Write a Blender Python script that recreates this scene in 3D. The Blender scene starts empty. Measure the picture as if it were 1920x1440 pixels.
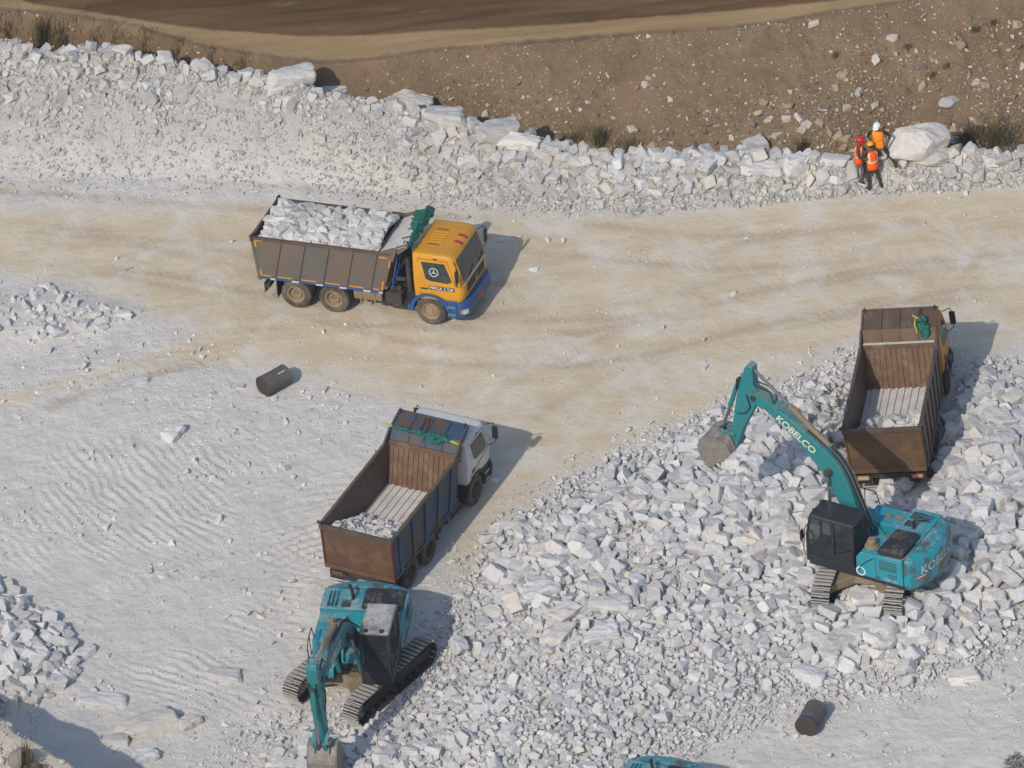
import bpy, bmesh, math, random
import numpy as np
from mathutils import Matrix, Vector
R_ = math.radians
scene = bpy.context.scene
col = scene.collection
random.seed(7)
rng = np.random.default_rng(11)

# ------------------------------------------------------------------ camera, sky, sun, exposure
PITCH, ROLL, SCALE, DIST = R_(35), R_(5), 57.0, 300.0
c_f = np.array([0, math.cos(PITCH), -math.sin(PITCH)])
_u0 = np.array([0, math.sin(PITCH), math.cos(PITCH)])
_r0 = np.array([1.0, 0, 0])
c_r = math.cos(ROLL) * _r0 - math.sin(ROLL) * _u0
c_u = math.sin(ROLL) * _r0 + math.cos(ROLL) * _u0
c_o = -c_f * DIST
FOC = SCALE * DIST
cam_d = bpy.data.cameras.new('camera')
cam_d.sensor_fit = 'HORIZONTAL'
cam_d.angle = 2 * math.atan(960.0 / FOC)
cam_d.clip_start = 1.0
cam_d.clip_end = 5000.0
cam = bpy.data.objects.new('camera', cam_d)
col.objects.link(cam)
m = Matrix.Identity(4)
for i in range(3):
    m[i][0] = c_r[i]; m[i][1] = c_u[i]; m[i][2] = -c_f[i]; m[i][3] = c_o[i]
cam.matrix_world = m
scene.camera = cam

SUN_EL, SUN_AZ = R_(39), R_(30)          # shadows fall away from the viewer and to the right
world = bpy.data.worlds.new('World')
scene.world = world
world.use_nodes = True
wn = world.node_tree
wn.nodes.clear()
sky = wn.nodes.new('ShaderNodeTexSky')
sky.sky_type = 'NISHITA'
sky.sun_disc = False
sky.sun_elevation = SUN_EL
sky.sun_rotation = math.pi + SUN_AZ
sky.air_density = 1.0
sky.dust_density = 1.4
sky.ozone_density = 1.2
bg = wn.nodes.new('ShaderNodeBackground')
bg.inputs['Strength'].default_value = 0.14
wo = wn.nodes.new('ShaderNodeOutputWorld')
wn.links.new(sky.outputs[0], bg.inputs[0])
wn.links.new(bg.outputs[0], wo.inputs[0])
sun_d = bpy.data.lights.new('sun', 'SUN')
sun_d.energy = 2.95
sun_d.angle = R_(0.55)
sun_d.color = (1.0, 0.91, 0.78)
sun = bpy.data.objects.new('sun', sun_d)
col.objects.link(sun)
_sd = Vector((math.sin(SUN_AZ) * math.cos(SUN_EL), math.cos(SUN_AZ) * math.cos(SUN_EL), -math.sin(SUN_EL)))
sun.rotation_euler = _sd.to_track_quat('-Z', 'Y').to_euler()
vs = scene.view_settings
vs.view_transform = 'Standard'
vs.look = 'None'
vs.exposure = 0.0
vs.gamma = 1.0
vs.use_curve_mapping = False

# ------------------------------------------------------------------ survey helpers (photo position -> place on the ground)
def proj(p):
    p = np.asarray(p, float) - c_o
    d = p @ c_f
    return np.stack([960 + FOC * (p @ c_r) / d, 720 - FOC * (p @ c_u) / d], -1)
def ground(px, z=0.0):
    d = c_f + c_r * ((px[0] - 960) / FOC) + c_u * ((720 - px[1]) / FOC)
    t = (z - c_o[2]) / d[2]
    return c_o + d * t
def poly_w(pts, z=0.0):
    return np.array([ground(p, z)[:2] for p in pts])

# ------------------------------------------------------------------ numpy noise
def _hash(ix, iy, seed):
    n = (ix.astype(np.int64) * 374761393 + iy.astype(np.int64) * 668265263 + seed * 1442695041) & 0x7fffffff
    n = ((n ^ (n >> 13)) * 1274126177) & 0x7fffffff
    return ((n ^ (n >> 16)) & 0xffff) / 65535.0
def vnoise(x, y, seed=0):
    ix = np.floor(x); iy = np.floor(y)
    fx = x - ix; fy = y - iy
    fx = fx * fx * (3 - 2 * fx); fy = fy * fy * (3 - 2 * fy)
    a = _hash(ix, iy, seed); b = _hash(ix + 1, iy, seed); c = _hash(ix, iy + 1, seed); d = _hash(ix + 1, iy + 1, seed)
    return (a + (b - a) * fx) * (1 - fy) + (c + (d - c) * fx) * fy
def fbm(x, y, seed=0, oct=4, gain=0.5):
    s = 0; a = 1; t = 0
    for o in range(oct):
        s = s + a * (vnoise(x * 2 ** o + 17.3 * o, y * 2 ** o - 9.1 * o, seed + o) - 0.5)
        t += a; a *= gain
    return s / t * 2
def sstep(a, b, x):
    t = np.clip((x - a) / (b - a), 0, 1)
    return t * t * (3 - 2 * t)
def sdist(poly, x, y):
    """signed distance to a polygon, positive inside"""
    x = np.asarray(x, float); y = np.asarray(y, float)
    d = np.full(x.shape, 1e9); ins = np.zeros(x.shape, bool)
    n = len(poly)
    for i in range(n):
        ax, ay = poly[i]; bx, by = poly[(i + 1) % n]
        ex, ey = bx - ax, by - ay
        t = np.clip(((x - ax) * ex + (y - ay) * ey) / (ex * ex + ey * ey + 1e-12), 0, 1)
        d = np.minimum(d, (x - ax - t * ex) ** 2 + (y - ay - t * ey) ** 2)
        c = ((ay > y) != (by > y)) & (x < ex * (y - ay) / (ey if abs(ey) > 1e-9 else 1e-9) + ax)
        ins ^= c
    d = np.sqrt(d)
    return np.where(ins, d, -d)

# ------------------------------------------------------------------ mesh builder
class MB:
    def __init__(s):
        s.v = []; s.f = []; s.mi = []
        s.cur = 0
    def add(s, vs, fs):
        o = len(s.v)
        s.v += [tuple(map(float, p)) for p in vs]
        for f in fs:
            s.f.append(tuple(o + i for i in f)); s.mi.append(s.cur)
        return s
    def hexa(s, p):
        return s.add(p, [(0, 3, 2, 1), (4, 5, 6, 7), (0, 1, 5, 4), (1, 2, 6, 5), (2, 3, 7, 6), (3, 0, 4, 7)])
    def box(s, x0, x1, y0, y1, z0, z1):
        return s.hexa([(x0, y0, z0), (x1, y0, z0), (x1, y1, z0), (x0, y1, z0), (x0, y0, z1), (x1, y0, z1), (x1, y1, z1), (x0, y1, z1)])
    def bar(s, a, b, w, h=None, up=(0, 0, 1)):
        h = h or w
        a = Vector(a); b = Vector(b); d = (b - a).normalized(); u = Vector(up)
        if abs(d.dot(u)) > 0.98: u = Vector((1, 0, 0))
        l = d.cross(u).normalized(); u = l.cross(d).normalized()
        P = []
        for c in (a, b):
            for (i, j) in ((-1, -1), (1, -1), (1, 1), (-1, 1)):
                P.append(c + l * (i * w / 2) + u * (j * h / 2))
        return s.add(P, [(0, 1, 2, 3), (7, 6, 5, 4), (0, 4, 5, 1), (1, 5, 6, 2), (2, 6, 7, 3), (3, 7, 4, 0)])
    def prism(s, pts, y0, y1):
        """polygon in XZ, extruded along Y"""
        n = len(pts)
        vs = [(x, y0, z) for x, z in pts] + [(x, y1, z) for x, z in pts]
        fs = [tuple(range(n)), tuple(range(2 * n - 1, n - 1, -1))] + [(i, i + n, (i + 1) % n + n, (i + 1) % n) for i in range(n)]
        return s.add(vs, fs)
    def loft(s, rings, cap=True, closed=True):
        n = len(rings[0]); vs = [p for r in rings for p in r]; fs = []
        for k in range(len(rings) - 1):
            for i in range(n if closed else n - 1):
                j = (i + 1) % n
                fs.append((k * n + i, k * n + j, (k + 1) * n + j, (k + 1) * n + i))
        if cap:
            fs.append(tuple(range(n - 1, -1, -1))); fs.append(tuple(range((len(rings) - 1) * n, len(rings) * n)))
        return s.add(vs, fs)
    def tube(s, path, r, n=8, jit=0.0, rnd=random):
        path = [Vector(p) for p in path]
        rs = r if isinstance(r, (list, tuple)) else [r] * len(path)
        rings = []
        pn = None
        for i, p in enumerate(path):
            d = (path[min(i + 1, len(path) - 1)] - path[max(i - 1, 0)]).normalized()
            if pn is None:
                u = Vector((0, 0, 1)) if abs(d.z) < 0.9 else Vector((1, 0, 0))
                pn = d.cross(u).normalized()
            pn = (pn - d * pn.dot(d)).normalized()
            b = d.cross(pn)
            rings.append([p + (pn * math.cos(2 * math.pi * k / n) + b * math.sin(2 * math.pi * k / n)) * rs[i] * (1 + (rnd.uniform(-jit, jit) if jit else 0)) for k in range(n)])
        return s.loft(rings)
    def cyl(s, a, b, r, n=16, r2=None):
        return s.tube([a, b], [r, r if r2 is None else r2], n)
    def lathe_y(s, prof, c=(0, 0, 0), n=28):
        """profile [(radius, y)] revolved round the Y axis"""
        rings = []
        for r, y in prof:
            rings.append([(c[0] + r * math.cos(2 * math.pi * k / n), c[1] + y, c[2] + r * math.sin(2 * math.pi * k / n)) for k in range(n)])
        return s.loft(rings)
    def lathe_z(s, prof, c=(0, 0, 0), n=20):
        rings = []
        for r, z in prof:
            rings.append([(c[0] + r * math.cos(2 * math.pi * k / n), c[1] + r * math.sin(2 * math.pi * k / n), c[2] + z) for k in range(n)])
        return s.loft(rings)
    def mesh(s, name, mats, smooth=False):
        me = bpy.data.meshes.new(name)
        me.from_pydata(s.v, [], s.f)
        bm = bmesh.new(); bm.from_mesh(me)
        bmesh.ops.recalc_face_normals(bm, faces=bm.faces)
        bm.to_mesh(me); bm.free()
        mats = mats if isinstance(mats, (list, tuple)) else [mats]
        for q in mats: me.materials.append(q)
        if len(mats) > 1: me.polygons.foreach_set('material_index', s.mi)
        if smooth: me.polygons.foreach_set('use_smooth', [True] * len(me.polygons))
        me.update()
        return me
    def build(s, name, mats, parent=None, smooth=False, bevel=0.0, seg=2):
        me = s.mesh(name, mats, smooth)
        o = bpy.data.objects.new(name, me)
        col.objects.link(o)
        if parent is not None: o.parent = parent
        if bevel:
            b = o.modifiers.new('bevel', 'BEVEL'); b.width = bevel; b.segments = seg; b.limit_method = 'ANGLE'; b.angle_limit = R_(35)
            b.harden_normals = False
        if smooth == 'auto' or smooth:
            try:
                o.data.set_sharp_from_angle(angle=R_(38))
            except Exception:
                pass
        return o
def tag(o, label, cat=None, group=None, kind=None):
    o['label'] = label
    if cat: o['category'] = cat
    if group: o['group'] = group
    if kind: o['kind'] = kind
    return o
def empty(name, mat4):
    e = bpy.data.objects.new(name, None)
    e.empty_display_size = 0.3
    col.objects.link(e)
    e.matrix_world = mat4
    return e
def pose(x, y, z, yaw, pitch=0.0, roll=0.0):
    return Matrix.Translation((x, y, z)) @ Matrix.Rotation(yaw, 4, 'Z') @ Matrix.Rotation(-pitch, 4, 'Y') @ Matrix.Rotation(roll, 4, 'X')
def children_of(o):
    return [c for c in bpy.data.objects if c.parent == o]
def copy_tree(o, parent=None):
    c = o.copy(); col.objects.link(c); c.parent = parent
    for ch in children_of(o): copy_tree(ch, c)
    return c
TEXT = {}
def text_mesh(s, size=1.0, bold=0.02, extrude=0.0):
    if (s, bold) in TEXT: v_, f_ = TEXT[(s, bold)]; return v_ * size, f_
    size0, size = size, 1.0
    cu = bpy.data.curves.new('lettering', 'FONT')
    cu.body = s; cu.size = size; cu.align_x = 'CENTER'; cu.align_y = 'CENTER'; cu.offset = bold * size; cu.resolution_u = 3
    cu.extrude = extrude
    o = bpy.data.objects.new('lettering_source', cu)
    col.objects.link(o)
    dg = bpy.context.evaluated_depsgraph_get()
    me = bpy.data.meshes.new_from_object(o.evaluated_get(dg))
    V = np.array([v.co[:] for v in me.vertices]); F = [tuple(p.vertices) for p in me.polygons]
    bpy.data.objects.remove(o); bpy.data.curves.remove(cu); bpy.data.meshes.remove(me)
    TEXT[(s, bold)] = (V, F)
    return V * size0, F
for _t, _b in (('KOBELCO', 0.022), ('SK', 0.02), ('220', 0.02), ('XD', 0.02), ('PERGA 2 528', 0.012), ('STOP', 0.01)): text_mesh(_t, 1.0, _b)
def lettering(s, size, origin, ux, uy, material, parent, bold=0.02, stretch=1.0, warp=None):
    V, F = text_mesh(s, size, bold)
    mb = MB()
    O = Vector(origin); X = Vector(ux).normalized(); Y = Vector(uy).normalized()
    pts = [warp(v[0] * stretch, v[1]) if warp else O + X * v[0] * stretch + Y * v[1] for v in V]
    mb.add(pts, F)
    me = bpy.data.meshes.new('lettering'); me.from_pydata(mb.v, [], mb.f); me.materials.append(material); me.update()
    o = bpy.data.objects.new('lettering', me); col.objects.link(o); o.parent = parent
    return o
# ------------------------------------------------------------------ materials
def new_mat(name):
    m = bpy.data.materials.new(name); m.use_nodes = True
    nt = m.node_tree; nt.nodes.clear()
    out = nt.nodes.new('ShaderNodeOutputMaterial'); b = nt.nodes.new('ShaderNodeBsdfPrincipled')
    nt.links.new(b.outputs[0], out.inputs[0])
    return m, nt, b
class NG:
    def __init__(s, nt): s.nt = nt; s.geo = None
    def n(s, t, **kw):
        q = s.nt.nodes.new(t)
        for k, v in kw.items(): setattr(q, k, v)
        return q
    def link(s, a, b): s.nt.links.new(a, b)
    def coords(s, kind='Object'):
        t = s.n('ShaderNodeTexCoord'); return t.outputs[kind]
    def pos(s):
        if not s.geo: s.geo = s.n('ShaderNodeNewGeometry')
        return s.geo.outputs['Position']
    def noise(s, vec, scale, detail=4, rough=0.55, dist=0.0):
        q = s.n('ShaderNodeTexNoise'); s.link(vec, q.inputs['Vector'])
        q.inputs['Scale'].default_value = scale; q.inputs['Detail'].default_value = detail
        q.inputs['Roughness'].default_value = rough; q.inputs['Distortion'].default_value = dist
        return q.outputs[0]
    def voro(s, vec, scale, feature='F1', out='Distance'):
        q = s.n('ShaderNodeTexVoronoi', feature=feature); s.link(vec, q.inputs['Vector']); q.inputs['Scale'].default_value = scale
        return q.outputs[out]
    def mapping(s, vec, rot=(0, 0, 0), scale=(1, 1, 1), loc=(0, 0, 0)):
        q = s.n('ShaderNodeMapping'); s.link(vec, q.inputs[0])
        q.inputs['Location'].default_value = loc; q.inputs['Rotation'].default_value = rot; q.inputs['Scale'].default_value = scale
        return q.outputs[0]
    def ramp(s, fac, a, b, va=0.0, vb=1.0):
        q = s.n('ShaderNodeMapRange'); s.link(fac, q.inputs[0])
        q.inputs[1].default_value = a; q.inputs[2].default_value = b; q.inputs[3].default_value = va; q.inputs[4].default_value = vb
        return q.outputs[0]
    def math(s, op, a, b=None, clamp=False):
        q = s.n('ShaderNodeMath', operation=op, use_clamp=clamp)
        for i, x in enumerate((a, b)):
            if x is None: continue
            if isinstance(x, (int, float)): q.inputs[i].default_value = x
            else: s.link(x, q.inputs[i])
        return q.outputs[0]
    def mix(s, fac, a, b, blend='MIX'):
        q = s.n('ShaderNodeMix', data_type='RGBA', blend_type=blend)
        if isinstance(fac, (int, float)): q.inputs[0].default_value = fac
        else: s.link(fac, q.inputs[0])
        for i, x in ((6, a), (7, b)):
            if isinstance(x, (tuple, list)): q.inputs[i].default_value = (*x[:3], 1)
            else: s.link(x, q.inputs[i])
        return q.outputs[2]
    def bump(s, h, strength, dist, nrm=None):
        q = s.n('ShaderNodeBump'); s.link(h, q.inputs['Height']); q.inputs['Strength'].default_value = strength; q.inputs['Distance'].default_value = dist
        if nrm is not None: s.link(nrm, q.inputs['Normal'])
        return q.outputs[0]
    def attr(s, name, out='Fac'):
        q = s.n('ShaderNodeAttribute', attribute_name=name); return q.outputs[out]

DUST = (0.42, 0.37, 0.30)
WDUST = (0.58, 0.56, 0.53)
def paint(name, c, rough=0.5, dust=0.3, dcol=DUST, c2=None, c2amt=0.0, rust=0.0, metal=0.0, scale=1.5, top=0.5, spec=0.4, bump=0.15):
    m, nt, b = new_mat(name); g = NG(nt)
    v = g.coords('Object')
    big = g.noise(v, scale, 5, 0.6); fine = g.noise(v, scale * 9, 4, 0.65)
    base = g.mix(g.ramp(big, 0.35, 0.7), c, tuple(x * 0.8 for x in c))
    if c2: base = g.mix(g.math('MULTIPLY', g.ramp(g.noise(g.mapping(v, loc=(3.1, 1.7, 5.2)), scale * 1.3, 6, 0.65), 0.5 - c2amt * 0.22, 0.62 - c2amt * 0.2), 1.0), base, c2)
    if rust: base = g.mix(g.math('MULTIPLY', g.ramp(g.noise(g.mapping(v, loc=(7.7, 2.3, 1.1)), scale * 2.2, 7, 0.7), 0.62 - rust * 0.2, 0.75 - rust * 0.15), 0.9), base, (0.115, 0.05, 0.025))
    geo = g.n('ShaderNodeNewGeometry'); sx = g.n('ShaderNodeSeparateXYZ'); g.link(geo.outputs['Normal'], sx.inputs[0])
    up = g.ramp(sx.outputs[2], 0.1, 0.95, 1.0 - top, 1.0)
    dn = g.ramp(g.math('ADD', g.math('MULTIPLY', big, 0.55), g.math('MULTIPLY', fine, 0.45)), 0.62 - dust * 0.42, 0.78 - dust * 0.25)
    df = g.math('MULTIPLY', g.math('MULTIPLY', dn, up), min(1.0, 0.35 + dust), clamp=True)
    base = g.mix(df, base, dcol)
    g.link(base, b.inputs['Base Color'])
    g.link(g.math('ADD', g.math('MULTIPLY', df, 0.4), rough, clamp=True), b.inputs['Roughness'])
    b.inputs['Metallic'].default_value = metal
    b.inputs['Specular IOR Level'].default_value = spec
    if bump: g.link(g.bump(fine, bump, 0.01), b.inputs['Normal'])
    return m
def plain(name, c, rough=0.6, metal=0.0, spec=0.4):
    m, nt, b = new_mat(name); g = NG(nt)
    n = g.noise(g.coords('Object'), 6, 4, 0.6)
    g.link(g.mix(g.ramp(n, 0.3, 0.7), c, tuple(x * 0.82 for x in c)), b.inputs['Base Color'])
    b.inputs['Roughness'].default_value = rough; b.inputs['Metallic'].default_value = metal; b.inputs['Specular IOR Level'].default_value = spec
    return m
def rock_mat(name, mode, ca, cb, cc=(0.62, 0.53, 0.42), bscale=1.0):
    """mode 'attr': tint/val per stone stored on the mesh; 'obj': per object"""
    m, nt, b = new_mat(name); g = NG(nt)
    if mode == 'obj':
        oi = g.n('ShaderNodeObjectInfo'); val = oi.outputs['Random']; v = g.coords('Object')
        w = g.n('ShaderNodeTexWhiteNoise', noise_dimensions='1D'); g.link(val, w.inputs['W']); tint = g.ramp(w.outputs['Value'], 0.62, 1.0, 0.0, 0.55)
    else:
        val = g.attr('val'); tint = g.attr('tint'); v = g.pos()
    v = g.pos()
    n1 = g.noise(v, 3.2 * bscale, 5, 0.65, 0.6); n2 = g.noise(v, 16 * bscale, 5, 0.7)
    vein = g.ramp(g.noise(g.mapping(v, rot=(0.4, 0.7, 0.3), scale=(1, 4, 1)), 5 * bscale, 5, 0.65, 1.0), 0.42, 0.62)
    base = g.mix(val, ca, cb)
    base = g.mix(g.math('MULTIPLY', vein, 0.35), base, tuple(x * 0.78 for x in ca))
    base = g.mix(g.math('MULTIPLY', tint, g.ramp(n1, 0.25, 0.6)), base, cc)
    base = g.mix(g.ramp(n2, 0.35, 0.75, 0.0, 0.3), base, tuple(min(1, x * 1.25) for x in cb))
    g.link(base, b.inputs['Base Color'])
    b.inputs['Roughness'].default_value = 0.95; b.inputs['Specular IOR Level'].default_value = 0.15
    h = g.math('ADD', g.math('MULTIPLY', n1, 1.0), g.math('MULTIPLY', n2, 0.45))
    g.link(g.bump(h, 0.55, 0.05), b.inputs['Normal'])
    return m
WA, WB = (0.41, 0.413, 0.418), (0.61, 0.61, 0.607)
M = {}
M['rock'] = rock_mat('white_rock', 'obj', WA, WB)
M['rubble'] = rock_mat('white_rubble', 'attr', WA, WB)
M['warm_rubble'] = rock_mat('warm_rubble', 'attr', (0.33, 0.327, 0.317), (0.51, 0.504, 0.488))
M['warm_rock'] = rock_mat('warm_rock', 'obj', (0.36, 0.355, 0.342), (0.53, 0.522, 0.50))
def stone_mat():
    m, nt, b = new_mat('bank_stone'); g = NG(nt)
    c = g.attr('tone', 'Color'); n = g.noise(g.pos(), 14, 4, 0.65)
    g.link(g.mix(g.ramp(n, 0.3, 0.75, 0, 0.35), c, (0.16, 0.12, 0.085)), b.inputs['Base Color'])
    b.inputs['Roughness'].default_value = 0.95; b.inputs['Specular IOR Level'].default_value = 0.15
    return m
M['bank_stone'] = stone_mat()
def tone_mat(name, c):
    m, nt, b = new_mat(name); g = NG(nt)
    oi = g.n('ShaderNodeObjectInfo'); n = g.noise(g.pos(), 9, 5, 0.65)
    g.link(g.mix(g.ramp(n, 0.3, 0.7, 0.0, 0.6), c, tuple(x * 0.6 for x in c)), b.inputs['Base Color'])
    b.inputs['Roughness'].default_value = 0.95; b.inputs['Specular IOR Level'].default_value = 0.15
    g.link(g.bump(n, 0.5, 0.03), b.inputs['Normal'])
    return m
M['stone_pale'] = tone_mat('stone_pale', (0.55, 0.50, 0.43))
M['stone_tan'] = tone_mat('stone_tan', (0.40, 0.31, 0.21))
M['stone_grey'] = tone_mat('stone_grey', (0.24, 0.225, 0.205))

def floor_mat():
    m, nt, b = new_mat('quarry_floor'); g = NG(nt); v = g.pos()
    tan = g.attr('tan'); trk = g.attr('trk')
    n0 = g.noise(v, 0.16, 5, 0.6, 0.6); n1 = g.noise(v, 0.9, 6, 0.62, 0.3); n2 = g.noise(v, 5.5, 6, 0.7); n3 = g.noise(v, 26, 4, 0.7)
    streak = g.noise(g.mapping(v, rot=(0, 0, R_(12)), scale=(0.22, 1.9, 1)), 1.0, 6, 0.65, 0.8)
    white = g.mix(g.ramp(n1, 0.3, 0.7), (0.535, 0.518, 0.485), (0.66, 0.64, 0.60))
    white = g.mix(g.ramp(n0, 0.45, 0.7, 0, 0.5), white, (0.585, 0.565, 0.53))
    tcol = g.mix(g.ramp(streak, 0.25, 0.75), (0.49, 0.40, 0.27), (0.615, 0.53, 0.39))
    tcol = g.mix(g.ramp(n1, 0.42, 0.68, 0, 0.7), tcol, (0.63, 0.565, 0.45))
    tcol = g.mix(g.ramp(g.noise(g.mapping(v, rot=(0, 0, R_(-6)), scale=(0.5, 2.2, 1), loc=(4, 9, 0)), 0.9, 5, 0.6, 0.5), 0.58, 0.78, 0, 0.5), tcol, (0.42, 0.335, 0.235))
    # ragged dusty transition
    tf = g.ramp(g.math('ADD', tan, g.math('MULTIPLY', g.math('SUBTRACT', g.math('ADD', g.math('MULTIPLY', n1, 0.6), g.math('MULTIPLY', streak, 0.4)), 0.5), 1.1)), 0.32, 0.85)
    base = g.mix(tf, white, tcol)
    base = g.mix(g.math('MULTIPLY', trk, 0.75, clamp=True), base, g.mix(g.ramp(n2, 0.35, 0.7), (0.385, 0.305, 0.215), (0.50, 0.425, 0.325)))
    pale = g.ramp(g.noise(g.mapping(v, loc=(11, 3, 0)), 0.55, 5, 0.62, 0.7), 0.48, 0.70, 0, 0.7)
    base = g.mix(pale, base, (0.64, 0.62, 0.58))
    base = g.mix(g.ramp(n2, 0.55, 0.85, 0, 0.5), base, (0.38, 0.365, 0.34))
    base = g.mix(g.ramp(n3, 0.62, 0.8, 0, 0.5), base, (0.30, 0.285, 0.26))
    base = g.mix(g.attr('sun_offset'), base, g.mix(n2, (0.305, 0.30, 0.287), (0.43, 0.423, 0.403)))  # berm slope painted darker to offset the sun it faces
    g.link(base, b.inputs['Base Color'])
    b.inputs['Roughness'].default_value = 0.97; b.inputs['Specular IOR Level'].default_value = 0.1
    grit = g.ramp(g.voro(v, 9.0), 0.05, 0.45, 1, 0)
    h = g.math('ADD', g.math('ADD', g.math('MULTIPLY', n2, 1.0), g.math('MULTIPLY', n3, 0.4)), g.math('MULTIPLY', g.math('MULTIPLY', grit, g.ramp(n1, 0.45, 0.65)), 0.4))
    h = g.math('MULTIPLY', h, g.ramp(tf, 0, 1, 1.0, 0.55))
    g.link(g.bump(h, 0.75, 0.07), b.inputs['Normal'])
    return m
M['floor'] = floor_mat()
def soil_mat():
    """brown bank, dry shoulder and damp road bed: one soil, told apart by surveyed distances stored on the sheet"""
    m, nt, b = new_mat('brown_soil'); g = NG(nt); v = g.pos()
    n0 = g.noise(v, 0.35, 5, 0.6, 0.5); n1 = g.noise(v, 2.0, 6, 0.65); n2 = g.noise(v, 11, 5, 0.7); n3 = g.noise(v, 30, 3, 0.7)
    base = g.mix(g.ramp(n0, 0.3, 0.7), (0.158, 0.108, 0.065), (0.225, 0.16, 0.10))
    base = g.mix(g.ramp(n1, 0.5, 0.75, 0, 0.6), base, (0.26, 0.198, 0.135))
    base = g.mix(g.ramp(n1, 0.22, 0.42, 0.55, 0), base, (0.082, 0.058, 0.037))
    for sc, hi, c in ((7.0, 0.12, (0.40, 0.34, 0.26)), (13.0, 0.16, (0.36, 0.31, 0.25)), (4.2, 0.08, (0.46, 0.42, 0.36))):
        sp = g.ramp(g.voro(g.mapping(v, loc=(sc, sc * 2, 0)), sc), hi, hi * 0.6)
        base = g.mix(g.math('MULTIPLY', sp, g.ramp(g.noise(g.mapping(v, loc=(sc, 0, 3)), 0.9, 4, 0.6), 0.45, 0.6)), base, c)
    base = g.mix(g.ramp(n3, 0.6, 0.8, 0, 0.4), base, (0.29, 0.23, 0.165))
    wet = g.attr('wet'); rd = g.attr('rd')
    st = g.noise(g.mapping(v, rot=(0, 0, R_(4)), scale=(0.12, 1.6, 1)), 1.0, 6, 0.6, 0.4)
    dry = g.mix(g.ramp(st, 0.35, 0.68), (0.26, 0.175, 0.092), (0.35, 0.25, 0.14))
    dark = g.mix(g.ramp(st, 0.36, 0.66), (0.085, 0.05, 0.026), (0.155, 0.098, 0.052))
    dark = g.mix(g.ramp(g.noise(g.mapping(v, scale=(0.5, 1.5, 1)), 0.8, 6, 0.6), 0.6, 0.72, 0, 0.5), dark, (0.25, 0.185, 0.12))
    road = g.mix(g.ramp(g.math('ADD', wet, g.math('MULTIPLY', g.math('SUBTRACT', n1, 0.5), 0.5)), 0.3, 0.7), dry, dark)
    road = g.mix(g.ramp(n2, 0.6, 0.85, 0, 0.4), road, (0.34, 0.27, 0.185))
    rf = g.ramp(g.math('ADD', rd, g.math('MULTIPLY', g.math('SUBTRACT', n1, 0.5), 1.2)), 0.25, 0.75)
    base = g.mix(rf, base, road)
    g.link(base, b.inputs['Base Color']); b.inputs['Roughness'].default_value = 0.97; b.inputs['Specular IOR Level'].default_value = 0.1
    h = g.math('MULTIPLY', g.math('ADD', n1, g.math('MULTIPLY', n2, 0.7)), g.ramp(rf, 0, 1, 1.0, 0.4))
    g.link(g.bump(h, 0.9, 0.09), b.inputs['Normal'])
    return m
M['bank'] = M['road'] = soil_mat()
def glass_mat(name, tint=(0.03, 0.04, 0.045), tr=0.25):
    m, nt, b = new_mat(name); g = NG(nt)
    out = [n for n in nt.nodes if n.type == 'OUTPUT_MATERIAL'][0]
    b.inputs['Base Color'].default_value = (*tint, 1); b.inputs['Roughness'].default_value = 0.12; b.inputs['Specular IOR Level'].default_value = 0.5
    n = g.noise(g.coords('Object'), 4, 4, 0.6)
    g.link(g.mix(g.ramp(n, 0.45, 0.8, 0, 0.25), tint, (0.2, 0.19, 0.17)), b.inputs['Base Color'])
    if tr > 0:
        t = g.n('ShaderNodeBsdfTransparent'); t.inputs[0].default_value = (0.75, 0.85, 0.85, 1)
        mx = g.n('ShaderNodeMixShader'); mx.inputs[0].default_value = tr
        g.link(b.outputs[0], mx.inputs[1]); g.link(t.outputs[0], mx.inputs[2]); g.link(mx.outputs[0], out.inputs[0])
    return m
M['glass'] = glass_mat('tinted_glass', tr=0.0)
M['cab_glass'] = glass_mat('cab_glass', tr=0.45)
M['tyre'] = paint('tyre_rubber', (0.028, 0.027, 0.026), 0.85, 0.55, (0.20, 0.17, 0.13), top=0.1, bump=0.4, scale=3)
M['rim_tan'] = paint('rim_dusty', (0.30, 0.22, 0.13), 0.7, 0.4, (0.40, 0.32, 0.22), scale=4)
M['rim_dark'] = paint('rim_dark', (0.07, 0.055, 0.045), 0.7, 0.3, (0.22, 0.18, 0.13), scale=4)
M['chassis'] = paint('chassis_grime', (0.03, 0.029, 0.028), 0.75, 0.45, (0.16, 0.13, 0.10), scale=2)
M['black'] = paint('black_plastic', (0.018, 0.018, 0.019), 0.55, 0.15, (0.2, 0.18, 0.15))
M['yellow_cab'] = paint('yellow_cab_paint', (0.62, 0.29, 0.022), 0.42, 0.12, (0.48, 0.36, 0.2), scale=1.2)
M['orange_cab'] = paint('orange_cab_paint', (0.50, 0.22, 0.02), 0.45, 0.2, (0.4, 0.28, 0.15))
M['white_cab'] = paint('white_cab_paint', (0.60, 0.60, 0.585), 0.42, 0.2, (0.5, 0.46, 0.4))
M['blue'] = paint('blue_paint', (0.018, 0.085, 0.25), 0.45, 0.12, (0.25, 0.24, 0.23))
M['box_grey'] = paint('grey_box_paint', (0.118, 0.108, 0.096), 0.6, 0.2, (0.21, 0.18, 0.145), c2=(0.135, 0.10, 0.078), c2amt=0.3, rust=0.12, scale=0.9)
M['box_blue'] = paint('faded_blue_box', (0.028, 0.066, 0.125), 0.6, 0.15, (0.16, 0.13, 0.105), c2=(0.085, 0.058, 0.040), c2amt=0.25, rust=0.2, scale=1.1)
M['box_brown'] = paint('brown_box', (0.115, 0.078, 0.058), 0.55, 0.18, (0.22, 0.18, 0.15), c2=(0.075, 0.052, 0.042), c2amt=0.5, rust=0.3, scale=1.0)
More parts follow.
